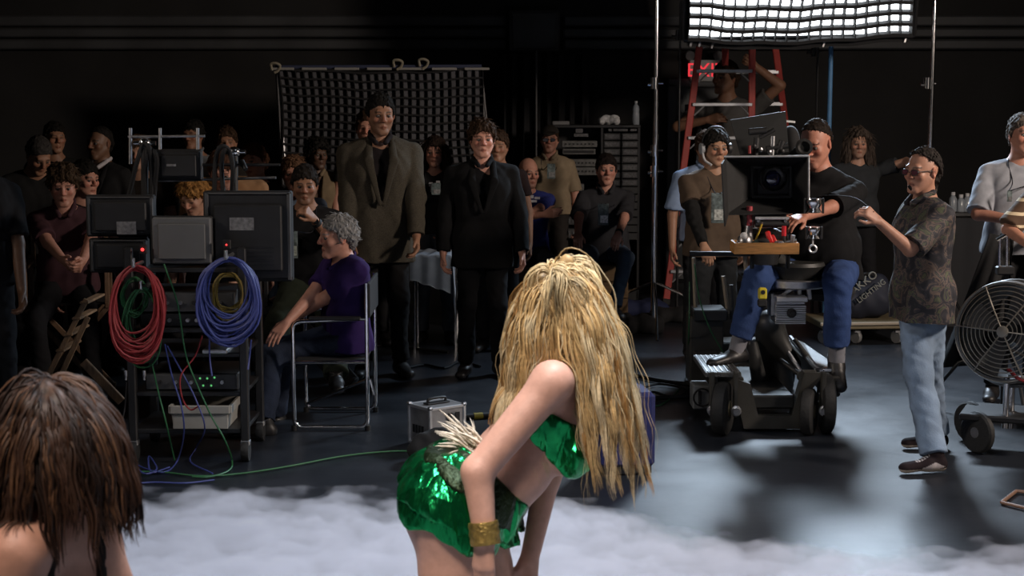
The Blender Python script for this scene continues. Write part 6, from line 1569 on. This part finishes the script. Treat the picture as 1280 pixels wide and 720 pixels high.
# wristwatch and other wrist things
def band(j, root, i, f, r, w, m, name): 
    d = nrm(j['W'][i] - j['E'][i]); c = j['E'][i] + (j['W'][i] - j['E'][i]) * f; return MB().lathe(c, d, [(-w, r * .9), (-w, r), (w, r), (w, r * .9)], 16).obj(name, m, root, True)
b_ = band(cj, CHIN, 1, .86, .034, .012, BLACKP, 'wristwatch'); MB().lathe(cj['E'][1] + (cj['W'][1] - cj['E'][1]) * .86 + A(.0, -.034, .01), A(.2, -1, .3), [(0, .017), (.007, .016)], 14).obj('watch_face', CHROME, b_, True)
band(gj, GRY, 1, .88, .033, .012, BLACKP, 'wristwatch')
print_on(BLU, ((657, 243, 661, 249), (663, 244, 667, 248), (668, 246, 675, 249), (661, 250, 671, 253)), 12.93)
F = Field(suj['C7'] - .35, suj['C7'] + .25, .008); F.cone(suj['tw'](0, -.105, .47), suj['tw'](0, -.115, .44), .022, .016, .01); F.cone(suj['tw'](0, -.115, .44), suj['tw'](0, -.125, .20), .018, .034, .01, sq=(suj['T'][:, 1], .4)); V, Q = F.mesh(); mesh('tie', V, Q, cloth((.025, .012, .018)), SUI)
# focus whip held by the floral man
cable('thin black focus cord held by the man in the floral shirt', [fj['W'][1] + A(-.03, -.02, .05), P(1068, 247, 8.3), P(1030, 244, 8.9), P(1012, 250, 9.0)], BLKC, .0025)
# ------------------------------------------------------------------ the dancer
def strands(name, root, roots, dirs, lens, gravity, wave, rad, cols, seed, segs=14, push=None, drift=None, ends=None, clump=None):
    """long locks: from the scalp outward, then falling; push(P) moves points out of the body"""
    rs = np.random.RandomState(seed); n = len(roots); p = np.array(roots, float); d = np.array(dirs, float); path = [p.copy()]
    ph = rs.uniform(0, 6.28, (n, 1)); fr = rs.uniform(.7, 1.3, (n, 1)); ax = rs.normal(size=(n, 3)); ax[:, 2] *= .2; ax /= np.linalg.norm(ax, axis=1, keepdims=True)
    if clump is not None:
        nc = clump.max() + 1; ph = rs.uniform(0, 6.28, (nc, 1))[clump] + rs.normal(size=(n, 1)) * .25; fr = rs.uniform(.7, 1.3, (nc, 1))[clump]; a2 = rs.normal(size=(nc, 3)); a2[:, 2] *= .2; ax = a2 / np.linalg.norm(a2, axis=1, keepdims=True); ax = ax[clump]
    L = np.asarray(lens).reshape(-1, 1)
    for k in range(1, segs):
        st = L / segs; d = d * (1 - gravity) + A(0, 0, -1) * gravity
        if drift is not None: d = d + drift * .08
        d /= np.linalg.norm(d, axis=1, keepdims=True)
        p = p + d * st + ax * np.cos(ph + k * fr * 1.05) * wave * min(1, k / 4) * st / .04
        if push is not None: p = push(p)
        if clump is not None and k > 2:      # the hairs of one lock draw together towards its end
            cnt = np.bincount(clump)[:, None]; ctr = np.stack([np.bincount(clump, p[:, a]) for a in range(3)], 1) / cnt; p = p + (ctr[clump] - p) * .06
        path.append(p.copy())
    path = np.stack(path, 1)
    t = np.gradient(path, axis=1); t /= np.maximum(np.linalg.norm(t, axis=2, keepdims=True), 1e-9)
    ref = A(.3, -1, .2); u = np.cross(t, ref); u /= np.maximum(np.linalg.norm(u, axis=2, keepdims=True), 1e-9); w = np.cross(t, u)
    prof = np.interp(np.linspace(0, 1, segs), [0, .15, .6, 1], [.7, 1, .9, .12])
    R_ = (np.asarray(rad).reshape(-1, 1) * prof[None])[:, :, None, None]; K = 4; an = np.arange(K) * 2 * np.pi / K
    V = path[:, :, None, :] + R_ * (np.cos(an)[None, None, :, None] * u[:, :, None, :] * 1.5 + np.sin(an)[None, None, :, None] * w[:, :, None, :] * .7)
    b = (np.arange(n) * segs * K)[:, None, None] + (np.arange(segs - 1) * K)[None, :, None]; i0 = np.arange(K)[None, None, :]; i1 = (i0 + 1) % K
    F = np.stack([b + i0, b + i1, b + i1 + K, b + i0 + K], -1).reshape(-1, 4)
    C = np.repeat(np.asarray(cols)[:, None, :], segs, 1)
    if ends is not None: g = np.linspace(0, 1, segs)[None, :, None]; C = C * (1 - g) + C * np.asarray(ends) * g
    C = np.repeat(C[:, :, None, :], K, 2).reshape(-1, 3)
    return mesh(name, V.reshape(-1, 3), F, HAIRL, root, True, C)
HAIRL = M('long_hair', (.3, .2, .1), .5, noise=(90, .2), attr=True, spec=.3)
DYc = 4.3
dn = thing('person', 'blond dancer in a green foil two-piece bending forward in the fog', 'person', (P(575, 640, DYc)[0], DYc, 0))
def D(px, py, o=0.0): return P(px, py, DYc + o)
pelv = D(580, 630, .02); neck = D(720, 470, .06); headc = D(706, 396, .05)
sh_n = D(690, 478, -.13); el_n = D(597, 590, -.19); wr_n = D(606, 672, -.22)
sh_f = D(738, 478, .20); el_f = D(683, 600, .18); wr_f = D(662, 700, .14)
hp_n = D(563, 640, -.06); hp_f = D(588, 640, .12); kn_n = D(560, 842, -.10); kn_f = D(625, 838, .12); an_n = A(D(520, 800, -.06)[0], DYc - .02, .08); an_f = A(D(590, 800, .1)[0], DYc + .16, .08)
lo = np.min([pelv, neck, wr_f, an_n, el_n], 0) - A(.30, .3, .12); hi = np.max([pelv, neck, headc, sh_f, hp_f], 0) + A(.25, .32, .22)
F = Field(lo, hi, .0068)
ut = nrm(neck - pelv)
Hd = np.stack([nrm(A(.25, 1, 0)), nrm(A(-1, .25, .2)), A(0, 0, 1)], 1); Hd[:, 1] = nrm(Hd[:, 1] - Hd[:, 0] * np.dot(Hd[:, 0], Hd[:, 1])); Hd[:, 2] = np.cross(Hd[:, 0], Hd[:, 1])
head_prims(F, headc, Hd, .95)
F.cone(headc + Hd @ A(0, .02, -.06), neck, .048, .052, .03)
bk = nrm(A(-ut[2], 0, ut[0]))      # towards the back of the trunk
yv = A(0, 1, 0)
def tk(t, b, y): return pelv + (neck - pelv) * t + bk * b + yv * y
F.cone(tk(0, 0, -.075), tk(0, 0, .075), .112, None, .05); F.cone(tk(-.06, .05, -.085), tk(-.06, .05, .085), .108, None, .05)
F.cone(tk(.38, -.005, -.05), tk(.38, -.005, .05), .086, None, .07); F.cone(tk(.22, -.03, -.055), tk(.22, -.03, .055), .098, None, .05); F.cone(tk(.42, -.045, -.045), tk(.42, -.045, .045), .085, None, .06)
F.cone(tk(.66, -.01, -.06), tk(.66, -.01, .06), .098, None, .06); F.cone(tk(.86, .01, -.075), tk(.86, .01, .075), .075, None, .06)
for y, q in ((-.075, 1), (.075, 1)): F.ell(tk(.66, -.115, y), (.068, .062, .066), None, .03)
F.cone(neck - ut * .05, sh_n, .05, .052, .04); F.cone(neck - ut * .05, sh_f, .05, .05, .04)
F.cone(sh_n, el_n, .053, .042, .03); F.cone(el_n, wr_n, .043, .029, .015); F.cone(sh_f, el_f, .048, .037, .03); F.cone(el_f, wr_f, .038, .026, .015)
F.cone(hp_n, kn_n, .100, .064, .05); F.cone(hp_f, kn_f, .100, .064, .05); F.cone(kn_n, an_n, .058, .036, .02); F.cone(kn_f, an_f, .058, .036, .02)
F.cone(kn_n + (an_n - kn_n) * .15 + A(-.03, 0, 0), kn_n + (an_n - kn_n) * .45 + A(-.02, 0, 0), .045, .042, .04); F.cone(kn_f + (an_f - kn_f) * .15 + A(-.03, 0, 0), kn_f + (an_f - kn_f) * .45 + A(-.02, 0, 0), .045, .042, .04)
for an in (an_n, an_f): F.cone(an + A(.0, 0, -.02), an + A(.15, 0, -.055), .035, .022, .03)
hand_prims(F, wr_n, A(-.05, .05, -1), A(.6, .8, 0), -1, .92, .25); hand_prims(F, wr_f, A(-.15, 0, -1), A(-.3, -1, 0), 1, .92, .25)
F.plane(A(0, 0, 0.0), A(0, 0, -1))
V, Q = F.mesh(); tone = np.array((.50, .275, .20)); mesh('body', V, Q, SKIN, dn, True, np.tile(tone, (len(V), 1)))
# green foil: a short tiered skirt and a bandeau, crinkled
FOIL = M('green_foil', (.010, .27, .075), .24, .92)
nt = FOIL.node_tree; N_n = nt.nodes; b_ = N_n['Principled BSDF']; tcn = N_n.new('ShaderNodeTexCoord')
vz = N_n.new('ShaderNodeTexVoronoi'); vz.inputs['Scale'].default_value = 13; nz_ = N_n.new('ShaderNodeTexNoise'); nz_.inputs['Scale'].default_value = 12; nz_.inputs['Detail'].default_value = 3
mp_ = N_n.new('ShaderNodeMapping'); mp_.inputs['Scale'].default_value = (1.4, 1.4, .38); mp_.inputs['Rotation'].default_value = (0, .5, 0); nt.links.new(tcn.outputs['Object'], mp_.inputs[0]); nt.links.new(mp_.outputs[0], vz.inputs['Vector']); nt.links.new(mp_.outputs[0], nz_.inputs['Vector'])
ad_ = N_n.new('ShaderNodeMath'); nt.links.new(vz.outputs['Distance'], ad_.inputs[0]); nt.links.new(nz_.outputs['Fac'], ad_.inputs[1])
bp_ = N_n.new('ShaderNodeBump'); bp_.inputs['Strength'].default_value = 1.0; bp_.inputs['Distance'].default_value = .030; nt.links.new(ad_.outputs[0], bp_.inputs['Height']); nt.links.new(bp_.outputs[0], b_.inputs['Normal'])
def skirt(name, off, cutfn, seed, mat, par):
    F = Field(pelv - .40, pelv + .34, .0065)
    F.cone(tk(0, 0, -.075), tk(0, 0, .075), .118 + off, None, .05); F.cone(tk(-.06, .05, -.085), tk(-.06, .05, .085), .114 + off, None, .05); F.cone(tk(.2, -.01, -.055), tk(.2, -.01, .055), .098 + off, None, .05)
    F.cone(hp_n, hp_n + (kn_n - hp_n) * .55, .108 + off, .100 + off * 2, .05); F.cone(hp_f, hp_f + (kn_f - hp_f) * .55, .108 + off, .100 + off * 2, .05)
    X, Y_, Z = np.meshgrid(*F.ax, indexing='ij'); pts = np.stack([X, Y_, Z], -1).reshape(-1, 3)
    d = cutfn(pts).reshape(X.shape).astype(np.float32); F.f = np.maximum(F.f, d)
    V, Q = F.mesh(); V = V + normals(V, Q) * (wob(V, 26, seed, (1, 1, .5)) * .0075 + wob(V, 60, seed + 1, (1, 1, .5)) * .003)[:, None]
    return mesh(name, V, Q, mat, par, True)
e_ = nrm(A(.86, 0, -.50))
def hem_at(px0, py0, px1, py1, rag, seed):
    a, b = D(px0, py0), D(px1, py1); n = nrm(A(-(b - a)[2], 0, (b - a)[0])); n = n if n[2] < 0 else -n
    return lambda p: np.maximum((p - a) @ n + rag * wob(p, 36, seed, (1, 1, .1)) + rag * .6 * np.abs(np.sin((p - a) @ nrm(b - a) * 42)), (p - tk(.26, 0, 0)) @ ut)
sk = skirt('skirt', .012, hem_at(487, 622, 640, 694, .010, 3), 2, FOIL, dn)
skirt('skirt_tier', .024, hem_at(486, 602, 625, 668, .012, 5), 7, FOIL, sk)
skirt('waistband', .027, lambda p: np.maximum((p - tk(.27, 0, 0)) @ ut, -((p - tk(.09, 0, 0)) @ ut) + .008 * wob(p, 60, 6)), 4, M('dark_green_foil', (.018, .030, .012), .45, .75, bump=(60, .8)), sk)
F = Field(tk(.64, 0, 0) - .26, tk(.64, 0, 0) + .26, .0060)
F.cone(tk(.66, -.01, -.06), tk(.66, -.01, .06), .104, None, .06); F.cone(tk(.86, .01, -.075), tk(.86, .01, .075), .080, None, .06); F.cone(tk(.38, -.005, -.05), tk(.38, -.005, .05), .088, None, .06); F.cone(tk(.42, -.045, -.045), tk(.42, -.045, .045), .087, None, .06)
for y in (-.075, .075): F.ell(tk(.66, -.115, y), (.074, .068, .072), None, .03)
F.plane(tk(.76, 0, 0), nrm(ut + bk * .25)); F.plane(tk(.56, 0, 0), -nrm(ut - bk * .12))
V, Q = F.mesh(); V = V + normals(V, Q) * (wob(V, 60, 3, (1, 1, 1)) * .003)[:, None]; mesh('bandeau_top', V, Q, FOIL, dn, True)
# bracelet on the near wrist
d_ = nrm(wr_n - el_n); cb = el_n + (wr_n - el_n) * .93
br = MB().lathe(cb, d_, [(-.030, .033), (-.030, .039), (-.02, .041), (-.01, .039), (.0, .042), (.01, .039), (.02, .041), (.030, .039), (.030, .033)], 26).obj('bracelet', M('antique_brass', (.30, .20, .055), .42, .7, noise=(60, .4), bump=(80, .5)), dn, True)
# hair: a parting on the crown, locks falling on both sides of the near shoulder
rs = np.random.RandomState(11)
sph = [(sh_n, .066), (sh_n * .6 + el_n * .4, .060), (el_n, .055), (sh_f, .06), (neck, .07), (tk(.86, .01, -.06), .09), (tk(.86, .01, .06), .09), (tk(.66, 0, 0), .135)]
def push(p):
    p = p.copy()
    for c, r in sph:
        v = p - c; l = np.linalg.norm(v, axis=1, keepdims=True); m = (l < r); p = np.where(m, c + v / np.maximum(l, 1e-6) * r, p)
    v = p - headc; l = np.linalg.norm(v, axis=1, keepdims=True); return np.where(l < .112, headc + v / np.maximum(l, 1e-6) * .112, p)
def scalp(nc, per, rs, zmin, rad, c):
    th = rs.uniform(0, 2 * np.pi, nc); cz = 1 - (1 - zmin) * rs.rand(nc) ** 1.5; k = np.stack([np.sqrt(1 - cz * cz) * np.cos(th), np.sqrt(1 - cz * cz) * np.sin(th), cz], 1)
    cl = np.repeat(np.arange(nc), per); nn = k[cl] + rs.normal(size=(nc * per, 3)) * .085; nn /= np.linalg.norm(nn, axis=1, keepdims=True)
    return cl, k, nn, c + nn * rad
cl, kc_, nn, rt_ = scalp(330, 16, rs, -.15, A(.094, .104, .112), headc + A(-.012, 0, .010)); n = len(cl)
vol = rs.uniform(.25, 1.25, (330, 1))[cl]
dr_ = nn * A(1, 1, .25) * vol + A(0, 0, -.55) * (1 - np.abs(nn[:, 2:3])) + rs.normal(size=(n, 3)) * .06; dr_[:, 0] += np.where(kc_[cl][:, 0] < -.25, -.18, .30)
left = kc_[cl][:, 0] + .12 * rs.normal(size=(330,))[cl] < -.22
lc = np.where(left, rs.uniform(.30, .42, n), rs.uniform(.42, .52, n)); lens = lc * rs.uniform(.72, 1.14, (330,))[cl]
base = np.array((.42, .265, .105)); cols = base * rs.uniform(.55, 1.35, (330, 1))[cl] * rs.uniform(.85, 1.15, (n, 1)); dk = (rs.rand(330) < .22)[cl]; cols[dk] *= A(.62, .50, .38); pale = (rs.rand(330) < .28)[cl]; cols[pale] = cols[pale] * .4 + np.array((.52, .42, .25)) * .6
near = (kc_[cl][:, 1] < 0)
drift = np.where(left[:, None], A(-.22, .55, 0), np.where(near[:, None], A(.62, -.05, 0), A(.32, .1, 0))) * rs.uniform(.5, 1.2, (330, 1))[cl]
strands('hair', dn, rt_, dr_ / np.linalg.norm(dr_, axis=1, keepdims=True), lens, .26, .0125, rs.uniform(.0008, .0019, n), cols, 5, 22, push, drift, (1.15, 1.2, 1.35), cl)
rs = np.random.RandomState(33); nf = 150; cf = scalp(nf, 1, rs, -.05, A(.098, .106, .114), headc + A(-.012, 0, .010)); df = cf[2] * A(1, 1, .2) * rs.uniform(.3, .95, (nf, 1)) + A(.14, 0, -.5) + rs.normal(size=(nf, 3)) * .25
strands('flyaway_hair', dn, cf[3], df / np.linalg.norm(df, axis=1, keepdims=True), rs.uniform(.25, .60, nf), .20, .016, rs.uniform(.0005, .0010, nf), np.array((.50, .37, .20)) * rs.uniform(.6, 1.2, (nf, 1)), 21, 20, push, np.tile(A(.25, 0, 0), (nf, 1)))
# the raised tuft on the crown and the under-layer of the scalp
F = Field(headc - .24, headc + .24, .007); F.ell(headc + A(-.012, 0, .010), (.098, .108, .114), None, 0); F.cone(headc + A(-.035, 0, .085), headc + A(.005, 0, .150), .055, .022, .05); F.plane(headc + A(0, 0, -.05), A(.2, 0, -1))
V, Q = F.mesh(); V = V + normals(V, Q) * (wob(V, 60, 2, (1, 1, .3)) * .006 + wob(V, 140, 3, (1, 1, .3)) * .003)[:, None]
cc = np.array((.34, .22, .095)) * (1 + .35 * wob(V, 90, 4, (1.5, 1, .3)))[:, None]; mesh('scalp_hair', V, Q, HAIRL, dn, True, np.clip(cc, .02, 1))
rs = np.random.RandomState(4); cl2 = np.repeat(np.arange(70), 14); n2 = len(cl2); a0 = (rs.normal(size=(70, 3)) * A(.045, .05, .010))[cl2] + rs.normal(size=(n2, 3)) * .006 + headc + A(-.010, 0, .118); a0[:, 0] = np.clip(a0[:, 0], headc[0] - .045, headc[0] + .045); dd = (a0 - headc - A(-.01, 0, 0)) * A(2.4, 2.4, 2.0) + A(.22, 0, .25) + rs.normal(size=(70, 3))[cl2] * .18
strands('crown_hair', dn, a0, dd / np.linalg.norm(dd, axis=1, keepdims=True), rs.uniform(.08, .20, n2), .30, .007, rs.uniform(.0009, .0020, n2), np.array((.50, .37, .19)) * rs.uniform(.65, 1.3, (70, 1))[cl2], 8, 14, push, None, None, cl2)
# a pale feather of hair that sticks out behind the elbow
n3 = 60; a0 = D(592, 558, -.02) + rs.normal(size=(n3, 3)) * .012; dd = A(-.8, 0, .75) + rs.normal(size=(n3, 3)) * .35
strands('loose_hair', dn, a0, dd / np.linalg.norm(dd, axis=1, keepdims=True), rs.uniform(.06, .13, n3), .05, .006, rs.uniform(.0015, .0032, n3), np.array((.55, .47, .36)) * rs.uniform(.8, 1.2, (n3, 1)), 9, 10)
# ------------------------------------------------------------------ the dark-haired dancer at the lower left
WY = 3.05
wm = thing('person', 'brown-haired woman in a black strap top seen from behind at the lower left', 'person', (P(70, 640, WY)[0], WY + .05, 0))
def W_(px, py, o=0.): return P(px, py, WY + o)
hc = W_(72, 545, .02); nk = W_(66, 636, .05); sl_, sr_ = W_(22, 690, -.10), W_(112, 668, .12); pv = W_(20, 960, -.02)
Hw = np.stack([nrm(A(-.55, .80, 0)), nrm(A(-.80, -.55, .1)), A(0, 0, 1)], 1); Hw[:, 1] = nrm(Hw[:, 1] - Hw[:, 0] * np.dot(Hw[:, 0], Hw[:, 1])); Hw[:, 2] = np.cross(Hw[:, 0], Hw[:, 1])
F = Field(np.min([sl_, pv, sr_], 0) - A(.3, .25, .0) - A(0, 0, .55), np.max([hc, sr_, sl_], 0) + A(.25, .4, .2), .0075)
head_prims(F, hc, Hw, .95); F.cone(hc + Hw @ A(0, .02, -.06), nk, .050, .056, .03)
utw = nrm(nk - pv)
def wk(t, a, b): return pv + (nk - pv) * t + nrm(sr_ - sl_) * a + np.cross(nrm(sr_ - sl_), utw) * b
for t, a, r in ((0, .075, .112), (.38, .05, .090), (.65, .065, .100), (.86, .085, .078)): F.cone(wk(t, -a, 0), wk(t, a, 0), r, None, .06)
F.cone(nk - utw * .04, sl_, .048, .052, .04); F.cone(nk - utw * .04, sr_, .048, .052, .04)
ela, wra = sl_ + A(-.06, -.03, -.26), sl_ + A(.02, -.10, -.48); elb_, wrb = sr_ + A(.08, .05, -.26), sr_ + A(.06, -.10, -.48)
F.cone(sl_, ela, .053, .040, .03); F.cone(ela, wra, .040, .027, .02); F.cone(sr_, elb_, .053, .040, .03); F.cone(elb_, wrb, .040, .027, .02)
hand_prims(F, wra, A(.1, -.2, -1), A(.8, 0, 0), 1, .9, .5); hand_prims(F, wrb, A(.0, -.2, -1), A(-.8, 0, 0), -1, .9, .5)
lg = []
for q in (-1, 1):
    h0 = pv + nrm(sr_ - sl_) * .085 * q; a0 = A(h0[0] - .02, h0[1] - .02, .075); k0, a0 = ik(h0, a0, .42, .42, A(.5, .6, 0)); lg.append((h0, k0, a0))
lo_ = F.lo.copy(); 
V, Q = F.mesh(); mesh('body', V, Q, SKIN, wm, True, np.tile((.46, .235, .16), (len(V), 1)))
F = Field(np.min([l[2] for l in lg], 0) - A(.25, .25, .09), np.max([l[0] for l in lg], 0) + A(.25, .3, .2), .011)
F.cone(wk(0, -.075, 0), wk(0, .075, 0), .12, None, .05)
for h0, k0, a0 in lg: F.cone(h0, k0, .10, .066, .05); F.cone(k0, a0, .062, .042, .03); F.cone(a0 + A(0, 0, -.03), a0 + A(.10, .10, -.045), .04, .03, .03)
F.plane(A(0, 0, .0), A(0, 0, -1)); V, Q = F.mesh(); V[:, 2] = np.maximum(V[:, 2], 0); mesh('trousers', V, Q, cloth((.013, .012, .012)), wm)
F = Field(wk(.5, 0, 0) - .42, wk(.5, 0, 0) + .42, .007)
for t, a, r in ((0, .075, .118), (.38, .05, .096), (.65, .065, .106), (.86, .085, .084)): F.cone(wk(t, -a, 0), wk(t, a, 0), r, None, .06)
F.cone(nk - utw * .04, sl_, .054, .050, .04); F.cone(nk - utw * .04, sr_, .054, .050, .04)
X = F.local(wk(0, 0, 0), np.stack([nrm(sr_ - sl_), np.cross(nrm(sr_ - sl_), utw), utw], 1)); Lw = np.linalg.norm(nk - pv)
xx, zz_ = X[0], X[2] / np.float32(Lw)
strap = np.maximum(np.abs(np.abs(xx) - (.088 - .02 * np.clip(zz_ - .55, 0, 1))) - .016, zz_ - 1.0); bodyc = zz_ - (.52 - np.clip(.07 - np.abs(xx), 0, .07) * 1.6)
F.f = np.maximum(F.f, np.minimum(strap, bodyc * .5).astype(np.float32)); V, Q = F.mesh(); mesh('strap_top', V, Q, cloth((.014, .011, .010)), wm)
sph2 = [(nk, .07), (sl_, .065), (sr_, .065)]
def push2(p):
    for c, r in sph2 + [(hc, .108)]:
        v = p - c; l = np.linalg.norm(v, axis=1, keepdims=True); p = np.where(l < r, c + v / np.maximum(l, 1e-6) * r, p)
    return p
cl, kc_, nn, rt_ = scalp(330, 14, rs, -.45, A(.088, .096, .100), hc + A(-.010, 0, .008)); n = len(cl)
vol = rs.uniform(.2, 1.1, (330, 1))[cl]
dr_ = nn * A(1, 1, .15) * vol + A(0, 0, -.6) * (1 - np.abs(nn[:, 2:3])) + rs.normal(size=(n, 3)) * .08; dr_[:, 0] += np.where(kc_[cl][:, 0] < 0, -.15, .25)
bc = np.array((.022, .010, .0055)) * rs.uniform(.35, 1.5, (330, 1))[cl]; hi_ = (rs.rand(330) < .16)[cl]; bc[hi_] = np.array((.075, .037, .019)) * rs.uniform(.7, 1.2, (hi_.sum(), 1))
strands('hair', wm, rt_, dr_ / np.linalg.norm(dr_, axis=1, keepdims=True), rs.uniform(.15, .25, (330,))[cl] * rs.uniform(.8, 1.1, n), .24, .010, rs.uniform(.0010, .0022, n), bc, 15, 14, push2, np.where(kc_[cl][:, :1] > 0, A(.30, 0, 0), A(-.25, 0, 0)) * rs.uniform(0, 1.2, (330, 1))[cl], (1.5, 1.4, 1.3), cl)
F = Field(hc - .2, hc + .2, .008); F.ell(hc + A(-.008, .0, .012), (.096, .104, .108), None, 0); F.plane(hc + A(0, 0, -.07), A(0, 0, -1)); V, Q = F.mesh(); V = V + normals(V, Q) * (wob(V, 60, 2, (1, 1, .3)) * .006)[:, None]
mesh('scalp_hair', V, Q, HAIRL, wm, True, np.clip(np.array((.036, .017, .009)) * (1 + .6 * wob(V, 130, 3, (1.4, 1.4, .3)))[:, None], .003, 1))
# ------------------------------------------------------------------ low fog on the stage
FX0, FX1, FY0, FY1, FZ = -4.2, 4.6, 1.2, 8.6, .34
FOG_X0, FOG_E0, FOG_DROP = .15, 7.75, 1.0
fm = bpy.data.materials.new('stage_fog'); fm.use_nodes = True
nt = fm.node_tree; nt.nodes.clear(); N = nt.nodes; L = nt.links
out = N.new('ShaderNodeOutputMaterial'); pv_ = N.new('ShaderNodeVolumePrincipled'); L.new(pv_.outputs[0], out.inputs['Volume'])
pv_.inputs['Color'].default_value = (.87, .90, 1.0, 1); pv_.inputs['Anisotropy'].default_value = .0
tc = N.new('ShaderNodeTexCoord'); sp = N.new('ShaderNodeSeparateXYZ'); L.new(tc.outputs['Object'], sp.inputs[0])
def MN(op, a, b=None, c=None):
    n = N.new('ShaderNodeMath'); n.operation = op
    for i, v in enumerate((a, b, c)):
        if v is None: continue
        if isinstance(v, (int, float)): n.inputs[i].default_value = v
        else: L.new(v, n.inputs[i])
    return n.outputs[0]
def NZ(scale, det, st=(1, 1, 1)):
    mp = N.new('ShaderNodeMapping'); mp.inputs['Scale'].default_value = st; L.new(tc.outputs['Object'], mp.inputs[0])
    n = N.new('ShaderNodeTexNoise'); n.inputs['Scale'].default_value = scale; n.inputs['Detail'].default_value = det; L.new(mp.outputs[0], n.inputs['Vector']); return n.outputs['Fac']
x, y, z = sp.outputs[0], sp.outputs[1], sp.outputs[2]
big = NZ(1.1, 2); mid = NZ(5.5, 4, (1, 1, .8))
# far edge of the fog: y = E(x); it bends towards the camera at the right
xr = MN('MAXIMUM', MN('SUBTRACT', x, FOG_X0), 0.0)
edge = MN('SUBTRACT', FOG_E0, MN('MULTIPLY', MN('SUBTRACT', 1.0, MN('POWER', 2.718, MN('MULTIPLY', xr, -1.6))), FOG_DROP))
d = MN('ADD', MN('SUBTRACT', edge, y), MN('MULTIPLY_ADD', MN('SUBTRACT', mid, .5), .8, MN('MULTIPLY', MN('SUBTRACT', big, .5), .9)))     # >0 inside
h = MN('MULTIPLY', MN('MINIMUM', MN('MAXIMUM', MN('DIVIDE', d, .9), 0.0), 1.0), MN('MULTIPLY_ADD', mid, .16, .02))    # local height of the fog
den = MN('MINIMUM', MN('MAXIMUM', MN('DIVIDE', MN('SUBTRACT', h, z), .05), 0.0), 1.0)
L.new(MN('MULTIPLY', den, 26.0), pv_.inputs['Density'])
bm = MB().box(((FX0 + FX1) / 2, (FY0 + FY1) / 2, FZ / 2 + .002), (FX1 - FX0, FY1 - FY0, FZ))
fo = bm.obj('fog', fm, None, False, origin=A(0, 0, 0)); fo.data.materials.clear(); fo.data.materials.append(fm)
tag(fo, 'low white bank of stage fog lying over the floor in the foreground', 'fog', kind='stuff')
